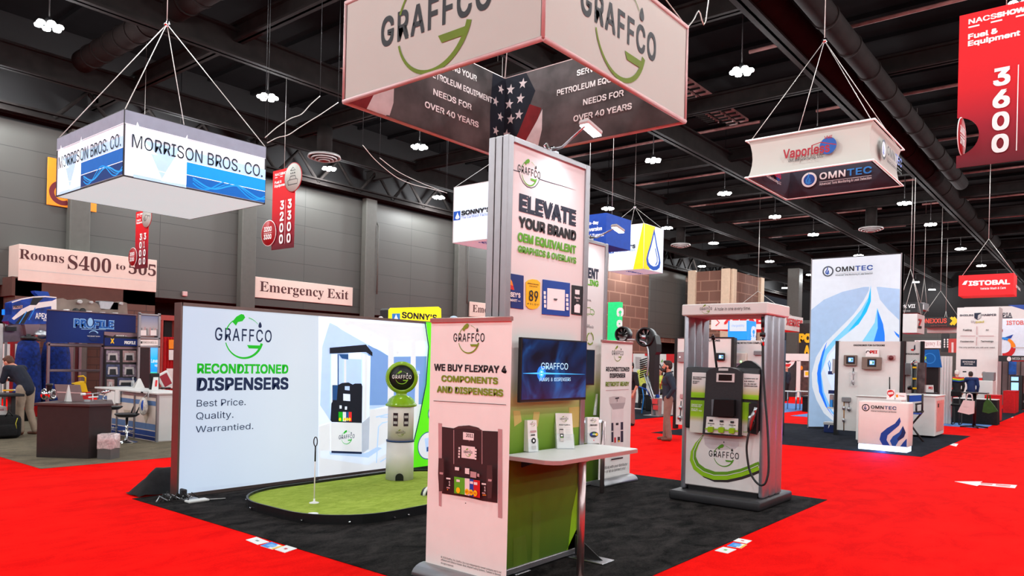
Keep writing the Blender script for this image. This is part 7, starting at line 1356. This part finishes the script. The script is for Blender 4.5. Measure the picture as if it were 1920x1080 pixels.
t = thing('white_pedestal', 'white pedestal with a grey case on top behind the bags', 'pedestal', fx(1845, 760, 36)); g = G(); ybox(g, (1825, 775), (1862, 714), 36, 1.0, PINKL, .02); g.o('body', t); g = G(); ybox(g, (1842, 713.5), (1864, 698), 36.1, .6, GREY, .02); g.o('case', t); g = G(); ybox(g, (1832, 713.5), (1842, 709), 36.1, .3, PRED); g.o('red_item', t)
t = thing('easel_sign', 'dark blue sign over a white poster behind the man in the blue suit', 'sign', fx(1815, 760, 42)); g = G(); ybox(g, (1801, 687), (1831.5, 674), 42, .05, NAVY); g.o('header', t); g = G(); ybox(g, (1800, 768), (1831, 688), 42, .05, PINKW); g.o('poster', t); A = Art((42, fx(1801, 680, 42).y, 0), (0, -1, 0), lay=.005); A.T('RENEWABLE', (1805, 680), (1828, 680), 677, PINKW, .01); A.T('SYSTEMS', (1808, 684), (1824, 684), 681.5, PINKW, .01); A.B([(1805, 697), (1812, 697)], .06, INK); A.o('lettering', t)
t = thing('draped_table', 'red draped table behind the black high chair', 'table', fx(1775, 770, 32)); g = G(); ybox(g, (1774, 785), (1790, 738), 32, .8, RED); g.o('drape', t); g = G(); ybox(g, (1770, 757), (1784, 754), 31, .5, LGREY); g.o('ledge', t)

# behind the dispenser and towers
GX = 30.0; hbox('tall green sign with vertical white letters beside the towers', GX, (1138, 660), (1161.5, 566), .3, mat('lit emerald face', (20, 208, 118), .6, emit=.35), lambda A: [A.text(s, *A.px(1157, y), h, w_, PWHITE, .05, rot=-PI / 2) for s, y, h, w_ in (('C', 577, .42, .36), ('o', 600, .35, .38), ('n', 617, .3, .36), ('t', 634, .22, .36))], False, 'lit_sign', 'sign')
q = fx(1150, 660, GX); g = G(); g.box((GX + .1, q.y - .2, .006), (GX + .25, q.y + .2, q.z), DARKM); g.o('post', [o for o in COL.objects if o.get('label', '').startswith('tall green sign')][0])
CHB = mat('lit charger blue', (24, 140, 235), .6, emit=.6); t = hbox('blue and white hanging sign seen through the dispenser', 29.0, (1364.5, 637), (1402, 601), .9, CHB, lambda A: (A.Q([(1368, 601), (1400, 601), (1400, 621), (1368, 621)], LW1), A.T('chargeability', (1372, 613), (1396, 612), 609, LB1, 0)), False); A = Art((29.0, fx(1402, 620, 29).y, 0), (1, 0, 0), lay=.01); A.text('Ch', *A.px(1408, 611), .8, .55, LW1, .05, rot=-PI / 2) ; A.o('side_lettering', t); g = G(); q = fx(1383, 637, 29.0); g.box((29.3, q.y - .2, .006), (29.5, q.y + .2, q.z), DARKM); g.o('post', t)
# dryer with fans
DX_ = 22.2; t = thing('blower_dryer', 'twin fan blower with a silver arm behind the bearded man', 'dryer', fz(1226, 780)); Dp = lambda x, y, o=0: fx(x, y, DX_ + o)
for cx, cy, r in ((1210, 632, 16), (1167, 627, 13)):
    c = Dp(cx, cy); R1 = abs(Dp(cx, cy - r).z - c.z); fd = Vector((-.97, -.05, 0)).normalized()
    g = G(); g.lathe(c - fd * .25, [(R1 * .7, 0), (R1 * 1.12, .02), (R1 * 1.15, .3), (R1 * 1.0, .34), (R1 * .92, .3), (R1 * .9, .1)], BLACK, 32, fd); g.o('fan_housing', t)
    g = G()
    for k in range(8):
        a = k * PI / 4; s_ = fd.cross(Vector((0, 0, 1))); d1 = s_ * math.cos(a) + Vector((0, 0, math.sin(a))); d2 = s_ * math.cos(a + .5) + Vector((0, 0, math.sin(a + .5))); g.face([c + d1 * R1 * .25 - fd * .1, c + d1 * R1 * .9 - fd * .12, c + d2 * R1 * .9 - fd * .02, c + d2 * R1 * .3], LGREY)
    g.o('fan_blades', t); g = G(); g.lathe(c - fd * .12, [(R1 * .3, 0), (R1 * .32, .22), (R1 * .24, .3), (0, .3)], STEEL if cx > 1200 else BLACK, 20, fd); g.o('motor', t)
g = G(); g.prism([Dp(*p) for p in ((1218, 622), (1228, 630), (1231, 645), (1231, 660), (1228, 665), (1226, 740), (1216, 740), (1217, 655), (1212, 648))], (.35, 0, 0), BLACK); g.o('duct_housing', t)
g = G(); g.tube(spl([Dp(1162, 637), Dp(1192, 637)], 2), .035, LGREY, 10); g.tube(spl([Dp(1200, 639), Dp(1209, 642), Dp(1214, 652), Dp(1216, 670), Dp(1215, 690), Dp(1213, 705)]), .04, STEEL, 10); g.tube([Dp(1208, 700), Dp(1222, 745), Dp(1226, 778)], .035, STEEL, 8); g.tube([Dp(1213, 700), Dp(1226, 745), Dp(1228, 778)], .03, STEEL, 8); g.o('arm', t)
g = G()
for k in range(9): g.tube([Dp(1200, 676 + 4 * k), Dp(1206, 674 + 4 * k), Dp(1213, 672 + 4 * k)], .024, BLACK, 6)
g.o('comb_nozzle', t); g = G(); q = Dp(1226, 779); g.box((q.x - .1, q.y - .25, .006), (q.x + .4, q.y + .35, .03), ALU); g.box((q.x, q.y - .15, .03), (q.x + .25, q.y + .1, .6), mat('mauve plinth', (150, 126, 122), .5)); g.o('foot', t)
for p, r, m in (((1223, 757), (1232, 748), mat('red tag', (214, 60, 60), .5)), ((1224, 768), (1233, 760), MATS['red tag'])): g = G(); ybox(g, p, r, DX_ - .08, .03, m); g.o('red_tag', t)
t = thing('white_counter', 'white counter beside the bearded man', 'counter', fz(1240, 779)); q = fz(1240, 779); a, b = fx(1222, 748, 23), fx(1262, 748, 23); g = G(); g.box((23, b.y, .006), (23.8, a.y, a.z), PINKL, .02); g.o('body', t); g = G(); g.box((22.95, b.y - .03, a.z), (23.85, a.y + .03, a.z + .03), WHITE, .01); g.o('top', t)
ctz = a.z + .03; q = fz(1233, 746, ctz); t = thing('blue_cup', 'blue cup on the white counter beside the bearded man', 'cup', q); g = G(); g.lathe(q, [(.06, 0), (.085, .2), (.08, .2)], BLUE, 16); g.o('cup', t)
WXB = 29.0; t = thing('booth_wall', 'white booth wall with red trim and pictures behind the bearded man', 'booth wall', fx(1225, 760, WXB)); a, b = fx(1180, 663, WXB), fx(1272, 664, WXB); g = G(); g.box((WXB, b.y, .006), (WXB + .2, a.y, a.z), PINKL); g.o('wall', t)
for p, r in (((1181, 700), (1186, 663)), ((1209, 667), (1218, 663)), ((1249, 680), (1268, 664))): g = G(); ybox(g, p, r, WXB - .04, .05, PRED); g.o('red_trim', t)
A = Art((WXB, a.y, 0), (0, -1, 0), lay=.01, step=.004); u, v = A.px(1236, 690); A.arc(u, v, .1, 0, 360, .05, .05, INK, ry=.16); u, v = A.px(1246, 690); A.arc(u, v, .1, 0, 360, .04, .04, INK, ry=.16); A.Q([(1232, 676), (1237, 676), (1236, 682), (1233, 682)], BLUE); A.Q([(1240, 678), (1243, 673), (1243, 677), (1241, 680)], GREEN); A.Q([(1245, 678), (1254, 677), (1254, 700), (1247, 700)], INK); A.Q([(1192, 669), (1203, 670), (1203, 690), (1192, 690)], SIL2); A.Q([(1254, 672), (1263, 672), (1263, 684), (1254, 684)], PINKW); A.o('pictures', t)
t = thing('black_suitcase', 'black bag on the dark carpet behind the banner', 'bag', fz(1213, 771)); q = fz(1213, 771); g = G(); g.box(q + Vector((0, -.3, .006)), q + Vector((.3, .1, .55)), SOFTB, .05, seg=2); g.o('bag', t)
t = thing('tube_chair', 'chair of pale blue tube behind the banner', 'chair', fz(1198, 775)); q = fz(1198, 775); Tp = lambda x, y: fx(x, y, q.x); g = G(); g.tube([Tp(1204, 726), Tp(1207, 745), Tp(1203, 776)], .02, SKYB, 6); g.tube([Tp(1190, 766), Tp(1203, 767)], .02, PINKW, 6); g.tube([Tp(1198, 725), Tp(1212, 730), Tp(1218, 742)], .025, BLUE, 6); g.o('frame', t); g = G(); ybox(g, (1197, 744), (1216, 741), q.x, .4, SOFTB); g.o('seat', t)
# booth behind, right of the dispenser
t = thing('booth_wall', 'pale framed booth wall with car pictures right of the dispenser', 'booth wall', fx(1490, 740, 44)); W9 = 44; g = G(); ybox(g, (1462, 676), (1522, 663.5), W9, .3, PINKL); ybox(g, (1492, 745), (1501, 676), W9, .3, PINKL); ybox(g, (1462, 745), (1468, 676), W9, .3, PINKL); g.o('frame', t)
g = G(); ybox(g, (1468, 745), (1492, 676), W9 + .1, .1, mat('dark car picture', (44, 40, 42), .5, noise=.3)); ybox(g, (1501, 745), (1522, 676), W9 + .1, .1, mat('dark warm picture', (70, 48, 44), .5, noise=.5)); g.o('picture', t)
A = Art((W9 + .1, fx(1462, 700, W9).y, 0), (0, -1, 0), lay=.01, step=.004); A.Q([(1469, 682), (1480, 675), (1492, 675), (1488, 683), (1480, 690), (1470, 688)], PWHITE); A.Q([(1469, 683), (1484, 682), (1480, 688), (1470, 687)], PRED); A.Q([(1470, 678), (1486, 675), (1478, 681)], DARKM); A.D(1503, 690, 2.5, ORANGE, 4); A.Q([(1508, 695), (1516, 695), (1516, 707), (1508, 707)], PINKW); A.Q([(1510, 697), (1516, 697), (1516, 704), (1510, 704)], YEL); A.o('car_print', t)
hbox('black panel with yellow letters above the framed booth wall', 46, (1498, 664), (1524, 606), .2, mat('black chalk panel', (36, 32, 32), .7, noise=.3), lambda A: (A.T('PO', (1498, 645), (1521, 640), 628, YEL, .05), A.T('A', (1508, 664), (1518, 663), 648, YEL, .05)), False, 'wall_panel', 'panel')
for lab, px in (('pale folding table behind the dispenser, left one', 1484), ('pale folding table behind the dispenser, right one', 1508)):
    q = fz(px, 768); t = thing('folding_table', lab, 'table', q); a = fx(px, 733, q.x); g = G(); g.box((q.x - .3, q.y - .3, a.z - .03), (q.x + .3, q.y + .3, a.z), WHITE); g.o('tabletop', t)
    for sx in (-.25, .25):
        for sy in (-.25, .25): g = G(); g.cyl((q.x + sx, q.y + sy, .006), (q.x + sx, q.y + sy, a.z - .03), .02, STEEL, 6); g.o('leg', t)
t = thing('dark_drape_table', 'dark draped table left of the drop tower', 'table', fx(1508, 775, 30)); g = G(); ybox(g, (1504, 776), (1522, 745), 30, .8, SOFTB); g.o('drape', t); g = G(); ybox(g, (1503, 745), (1523, 743), 29.95, .9, BLACK); g.o('tabletop', t)

# ================================================================== people
SKIN = mat('skin', (206, 140, 116), .55, noise=.06, nscale=20, spec=.35); HAIRD = mat('dark brown hair', (46, 30, 24), .7, noise=.4, nscale=60); HAIRG = mat('grey hair', (150, 142, 136), .7, noise=.3, nscale=60); EYEW = mat('eye white', (226, 222, 216), .3); PUP = mat('pupil', (30, 22, 18), .3); LIPS = mat('lips', (160, 84, 76), .5)
def blob(parts, voxel, smooth=3):
    """tapered limbs and rounded masses fused to one continuous surface (returns a G holding it)"""
    g = G(); d = SKIN
    for p in parts:
        if p[0] == 'c':
            _, a, b, r0, r1 = p; a, b = Vector(a), Vector(b); n = 5; g.tube([a.lerp(b, k / n) for k in range(n + 1)], [r0 + (r1 - r0) * k / n for k in range(n + 1)], d, 14); g.ball(a, r0, d, 14); g.ball(b, r1, d, 14)
        else: g.ball(p[1], p[2], d, 18, p[3] if len(p) > 3 else None)
    me = bpy.data.meshes.new('b'); g.bm.to_mesh(me); g.bm.free(); ob = bpy.data.objects.new('b', me); COL.objects.link(ob)
    r = ob.modifiers.new('r', 'REMESH'); r.mode = 'VOXEL'; r.voxel_size = voxel; s = ob.modifiers.new('s', 'SMOOTH'); s.iterations = smooth; s.factor = .5
    ev = ob.evaluated_get(bpy.context.evaluated_depsgraph_get()); m2 = bpy.data.meshes.new_from_object(ev); bpy.data.objects.remove(ob); bpy.data.meshes.remove(me); return m2
def add_blob(name, parts, m, root, W_, voxel, smooth=3):
    me = blob(parts, voxel, smooth); me.materials.clear(); me.materials.append(m)
    for p in me.polygons: p.use_smooth = True; p.material_index = 0
    me.name = name; ob = bpy.data.objects.new(name, me); COL.objects.link(ob); ob.parent = root; MW[ob.name] = MW[root.name]; return ob
BASE = dict(pel=(0, 0, .96), wst=(0, 0, 1.1), chs=(.01, 0, 1.32), nck=(0, 0, 1.48), hd=(.03, 0, 1.645),
            lsh=(0, .185, 1.425), lel=(-.03, .235, 1.15), lwr=(.05, .235, .92), rsh=(0, -.185, 1.425), rel=(-.03, -.235, 1.15), rwr=(.05, -.235, .92),
            lhp=(0, .09, .93), lkn=(.02, .1, .5), lan=(-.02, .105, .09), rhp=(0, -.09, .93), rkn=(.02, -.1, .5), ran=(-.02, -.105, .09))
def person(lab, loc, face, top, pants, hair=HAIRD, pose=None, scale=1.0, sleeves=True, shoe=None, beard=False, skirt=None, look=(1, 0, 0), hands='lr', legs=True, bald=False, long_hair=False, voxel=.011, extra=None):
    t = thing('person', lab, 'person', loc, face); J = {k: Vector(v) * scale for k, v in {**BASE, **(pose or {})}.items()}; S = scale
    lk = Vector(look).normalized(); sd = Vector((0, 0, 1)).cross(lk).normalized(); upv = lk.cross(sd); HR = Matrix((lk, sd, upv)).transposed(); hc = J['hd']; H = lambda x, y, z: hc + HR @ Vector((x * S, y * S, z * S))
    body = [('e', H(0, 0, .02), (.098 * S, .076 * S, .108 * S), HR), ('e', H(.02, 0, -.045), (.07 * S, .06 * S, .075 * S), HR), ('c', H(.088, 0, .005), H(.112, 0, -.025), .010 * S, .015 * S), ('e', H(.085, 0, -.062), (.018 * S, .024 * S, .012 * S), HR), ('e', H(.07, 0, -.1), (.022 * S, .026 * S, .02 * S), HR),
            ('e', H(-.005, .078, -.01), (.02 * S, .01 * S, .032 * S), HR), ('e', H(-.005, -.078, -.01), (.02 * S, .01 * S, .032 * S), HR), ('c', J['nck'], H(-.02, 0, -.06), .058 * S, .054 * S), ('c', J['pel'], J['wst'], .13 * S, .12 * S), ('c', J['wst'], J['chs'], .12 * S, .135 * S), ('c', J['chs'], J['nck'], .13 * S, .07 * S)]
    shirt = [('e', J['pel'] + Vector((0, 0, .02)), (.125 * S, .165 * S, .12 * S)), ('c', J['pel'], J['wst'], .15 * S, .145 * S), ('c', J['wst'], J['chs'], .145 * S, .155 * S), ('c', J['chs'], J['nck'] - Vector((0, 0, .03)), .15 * S, .085 * S), ('c', J['lsh'], J['rsh'], .082 * S, .082 * S)]
    for y in (.07, -.07): shirt.append(('e', J['chs'] + Vector((.02, y, 0)) * S, (.12 * S, .1 * S, .14 * S)))
    for s in 'lr':
        sh, el, wr = J[s + 'sh'], J[s + 'el'], J[s + 'wr']; body += [('c', sh, el, .055 * S, .044 * S), ('c', el, wr, .043 * S, .03 * S)]
        shirt += [('c', sh, el, .074 * S, .058 * S)] + ([('c', el, el.lerp(wr, .94), .057 * S, .043 * S)] if sleeves else [])
        hp, kn, an = J[s + 'hp'], J[s + 'kn'], J[s + 'an']; body += [('c', hp, kn, .085 * S, .055 * S), ('c', kn, an, .055 * S, .038 * S)]
        if s in hands:
            d = (wr - el).normalized(); side = Vector((0, 1 if s == 'l' else -1, 0)); q = d.cross(side).normalized(); side = q.cross(d) * (1 if True else 1); fw = q if q.x > 0 else -q
            pc = wr + d * .05 * S; body.append(('c', wr, pc + d * .03 * S, .03 * S, .032 * S)); body.append(('c', wr + d * .03 * S + fw * .028 * S, pc + d * .04 * S + fw * .05 * S, .014 * S, .011 * S))
            for k in range(4):
                o = pc + d * .04 * S + fw * (.033 - .022 * k) * S; L = (.06, .07, .066, .05)[k] * S; inn = -side * .02 * S if s == 'l' else -side * .02 * S; body += [('c', o, o + d * L * .55, .0105 * S, .0098 * S), ('c', o + d * L * .55, o + d * L + inn, .0098 * S, .0085 * S)]
    add_blob('body', body, SKIN, t, None, min(voxel, .009) * S); add_blob('top_garment', shirt, top, t, None, voxel * S)
    if legs:
        tr = [('e', J['pel'] - Vector((0, 0, .03 * S)), (.125 * S, .16 * S, .1 * S))]
        for s in 'lr': tr += [('c', J[s + 'hp'], J[s + 'kn'], .105 * S, .076 * S), ('c', J[s + 'kn'], J[s + 'an'] + Vector((0, 0, .0)), .075 * S, .062 * S)]
        add_blob('trousers', tr, pants, t, None, voxel * S)
        for s in 'lr':
            a = J[s + 'an']; sh = [('e', a + Vector((.0, 0, -.045)) * S, (.055 * S, .045 * S, .05 * S)), ('c', a + Vector((.02, 0, -.05)) * S, a + Vector((.15, 0, -.062)) * S, .042 * S, .034 * S)]; add_blob('shoe', sh, shoe or BLACK, t, None, .009 * S)
    hp_ = []
    if not bald:
        hp_ = [('e', H(-.014, 0, .05), (.098 * S, .083 * S, .094 * S), HR), ('e', H(-.045, 0, .005), (.066 * S, .08 * S, .08 * S), HR), ('e', H(.045, 0, .105), (.05 * S, .06 * S, .03 * S), HR)]
        if long_hair: hp_ += [('c', H(-.06, .05, 0), H(-.07, .06, -.2), .05 * S, .04 * S), ('c', H(-.06, -.05, 0), H(-.07, -.06, -.2), .05 * S, .04 * S)]
        add_blob('hair', hp_, hair, t, None, .009 * S)
    if beard: add_blob('beard', [('e', H(.055, 0, -.085), (.058 * S, .058 * S, .05 * S), HR), ('c', H(.02, .068, -.01), H(.05, .05, -.085), .016 * S, .026 * S), ('c', H(.02, -.068, -.01), H(.05, -.05, -.085), .016 * S, .026 * S), ('e', H(.094, 0, -.047), (.012 * S, .034 * S, .01 * S), HR)], hair, t, None, .008 * S)
    g = G(); M_ = Matrix.Translation(Vector(loc)) @ Matrix.Rotation(face, 4, 'Z')
    for y in (.033, -.033): g.ball(M_ @ H(.083, y, .018), (.014 * S, .016 * S, .011 * S), EYEW, 10); g.ball(M_ @ H(.093, y, .018), .0075 * S, PUP, 8)
    g.o('eyes', t); g = G(); R3 = Matrix.Rotation(face, 3, 'Z') @ HR
    for y in (.034, -.034): g.ball(M_ @ H(.092, y, .042), (.008 * S, .022 * S, .005 * S), hair, 8, R3)
    g.o('eyebrows', t); g = G(); g.ball(M_ @ H(.098, 0, -.062), (.008 * S, .026 * S, .008 * S), LIPS, 10, R3); g.o('mouth', t)
    if extra: extra(t, lambda v: M_ @ (Vector(v) * S), J)
    return t
JACK = mat('navy quarter zip', (38, 50, 64), .85, noise=.15, nscale=12, bump=.3); KHAK = mat('khaki cloth', (132, 108, 96), .85, noise=.12, nscale=10, bump=.3); BSHOE = mat('brown leather', (104, 60, 44), .5); BLKS = mat('black shirt cloth', (28, 27, 30), .85, noise=.2, nscale=12); LIMEY = mat('lime yellow cloth', (206, 214, 96), .8, noise=.15, nscale=14)
imgl = math.atan2(math.cos(YAW), -math.sin(YAW))            # the direction that runs to the left in the photo
def lan(t, Wm, J):
    g = G(); RB = mat('red lanyard', (190, 24, 30), .7); g.tube([Wm((.0, .08, 1.49)), Wm((.13, .06, 1.4)), Wm((.19, .01, 1.2)), Wm((.185, 0, 1.14))], .009, RB, 6); g.tube([Wm((.0, -.08, 1.49)), Wm((.13, -.06, 1.4)), Wm((.19, -.01, 1.2))], .009, RB, 6); g.o('lanyard', t)
    g = G(); g.prism([Wm(p) for p in ((.2, -.06, 1.0), (.2, .06, 1.0), (.2, .06, 1.14), (.2, -.06, 1.14))], Wm((.206, 0, 0)) - Wm((.2, 0, 0)), PWHITE); g.prism([Wm(p) for p in ((.199, -.055, 1.0), (.199, .055, 1.0), (.199, .055, 1.03), (.199, -.055, 1.03))], Wm((.206, 0, 0)) - Wm((.2, 0, 0)), YEL); g.o('badge', t)
    g = G(); g.tube([Wm((.02, .085, 1.5)), Wm((.09, .06, 1.48)), Wm((.13, 0, 1.4)), Wm((.09, -.06, 1.48)), Wm((.02, -.085, 1.5)), Wm((-.07, 0, 1.53)), Wm((.02, .085, 1.5))], .018, JACK, 8); g.o('collar', t)
q = fz(1252, 826)
person('bearded man in a navy pullover and khaki trousers standing with a hand in his pocket', (q.x, q.y, .004), imgl - .25, JACK, KHAK, pose=dict(lel=(-.12, .25, 1.16), lwr=(.02, .2, .96), rel=(-.06, -.25, 1.16), rwr=(.04, -.2, .97), lkn=(.03, .11, .5), lan=(-.04, .13, .09), rkn=(.04, -.1, .5), ran=(.06, -.12, .09), hd=(.045, 0, 1.64)), scale=1.03, shoe=BSHOE, beard=True, hands='', extra=lan)
q = fz(1181, 798)
person('man in a black shirt with a red badge half hidden by the RETROFIT READY banner', (q.x, q.y, .006), imgl + .5, BLKS, mat('rose khaki cloth', (150, 106, 100), .85, noise=.1), pose=dict(lel=(-.02, .27, 1.15), lwr=(.08, .24, .92)), scale=1.0, sleeves=False, extra=lambda t, Wm, J: (lambda g: (g.prism([Wm(p) for p in ((.19, .02, 1.1), (.19, .12, 1.1), (.19, .12, 1.24), (.19, .02, 1.24))], Wm((.006, 0, 0)) - Wm((0, 0, 0)), PWHITE), g.o('badge', t)))(G()))
SIT = dict(pel=(0, 0, .62), wst=(.02, 0, .76), chs=(.05, 0, .98), nck=(.06, 0, 1.13), hd=(.1, 0, 1.28), lsh=(.06, .17, 1.08), rsh=(.06, -.17, 1.08), lel=(.18, .22, .86), lwr=(.4, .14, .9), rel=(.18, -.22, .86), rwr=(.4, -.14, .9), lhp=(.02, .09, .6), lkn=(.42, .1, .58), lan=(.4, .1, .1), rhp=(.02, -.09, .6), rkn=(.42, -.1, .58), ran=(.4, -.1, .1))
def seat(t, Wm, J): g = G(); g.box(Wm((-.2, -.2, .44)), Wm((.2, .2, .5)), SOFTB); g.cyl(Wm((0, 0, .0)), Wm((0, 0, .46)), .05, STEEL, 10); g.o('stool_under', t)
q = fx(1238, 760, 26.0)
person('woman with long dark hair in a lime top sitting behind the white counter', (26.0, q.y, .006), imgl + .9, LIMEY, BLKS, pose=SIT, long_hair=True, scale=1.12)
q = fx(1203, 760, 25.0)
person('person in a lime vest with raised hands near the black comb nozzle', (25.0, q.y, .006), imgl + PI + .6, LIMEY, BLKS, hair=HAIRG, pose=dict(lel=(.16, .22, 1.2), lwr=(.2, .08, 1.46), rel=(.16, -.22, 1.2), rwr=(.2, -.08, 1.44)))
q = fz(46, 815)
def look(t, Wm, J): g = G(); g.box(Wm((.5, -.16, 1.13)), Wm((.78, .1, 1.14)), PWHITE); g.o('paper', t)
person('man in a navy jacket and khaki trousers bending over papers at the left edge', (q.x, q.y, .006), imgl - .25, mat('dark navy jacket', (24, 28, 42), .85, noise=.2, nscale=10, bump=.3), mat('tan cloth', (150, 130, 112), .85, noise=.12, nscale=10, bump=.3), pose=dict(pel=(-.02, 0, .93), wst=(.04, 0, 1.07), chs=(.2, 0, 1.25), nck=(.32, 0, 1.37), hd=(.44, 0, 1.46), lsh=(.28, .18, 1.33), rsh=(.28, -.18, 1.33), lel=(.34, .22, 1.08), lwr=(.56, .12, 1.1), rel=(.34, -.22, 1.08), rwr=(.56, -.12, 1.1), lkn=(.03, .1, .5), rkn=(.0, -.1, .5), lan=(-.02, .1, .09), ran=(-.14, -.11, .09)), look=(.85, 0, -.5), hair=mat('chestnut hair', (84, 52, 36), .7, noise=.4, nscale=60), shoe=BSHOE, extra=look)
q = fz(1474, 752)
person('bald man in a dark suit standing right of the silver dispenser', (q.x, q.y, .004), math.pi * .5 - .3, mat('dark suit cloth', (34, 42, 56), .85, noise=.1), BLKS, bald=True, voxel=.018)
q = fx(1820, 770, 35.0)
person('man in a blue suit seen from behind leaning on a table near the white pedestal', (35.0, q.y, .006), .35, mat('blue suit cloth', (22, 44, 92), .8, noise=.12), mat('dark blue trousers', (22, 30, 52), .85), pose=dict(lel=(.16, .34, 1.2), lwr=(.3, .52, 1.02), chs=(.07, 0, 1.32), nck=(.1, 0, 1.47), hd=(.15, 0, 1.6)), voxel=.018, scale=1.0)
q = fx(1843, 770, 38.5)
person('grey haired man facing the camera behind the grey case on the white pedestal', (38.5, q.y, .006), PI + .3, mat('grey jacket', (120, 118, 120), .85), BLKS, hair=HAIRG, voxel=.018, scale=.98)
q = fx(1793, 770, 34.0)
person('white haired person in a black top with a rainbow scarf behind the black high chair', (34.0, q.y, .006), .5, BLKS, BLKS, hair=mat('white hair', (226, 216, 208), .7), voxel=.018, extra=lambda t, Wm, J: (lambda g: ([g.tube([Wm((-.1, -.2, 1.36 + .04 * k)), Wm((-.19, 0, 1.33 + .04 * k)), Wm((-.1, .2, 1.36 + .04 * k))], .03, (BLUE, GREEN, YEL, PRED)[k], 8) for k in range(4)], g.o('scarf', t)))(G()))

# ---- loose cables under the ceiling
def loose(lab, pts, y, up=None):
    t = thing('ceiling_cable', lab, 'cable', fy(*pts[0], y)); g = G(); P_ = spl([fy(*p, y) for p in pts]); g.tube(P_, .011, WIRE, 5)
    for e in (P_[0], P_[-1]): g.tube([e, (e.x, e.y, 13.41)], .005, CASE, 4)
    g.o('cable', t)
loose('slack wavy cable right of the blue box sign, upper one', [(497, 258), (520, 238), (545, 222), (565, 214), (582, 196), (600, 180)], 15.2)
loose('slack wavy cable right of the blue box sign, lower one', [(501, 268), (520, 258), (540, 253), (560, 240), (582, 226), (600, 215), (634, 192)], 15.4)
loose('long slack cable sagging towards the cube sign', [(680, 272), (700, 296), (724, 318), (748, 335), (775, 346), (800, 352), (836, 361)], 17.0)
loose('thin slack cable behind the long slack one', [(712, 296), (745, 321), (785, 341), (815, 353), (838, 362)], 17.6)
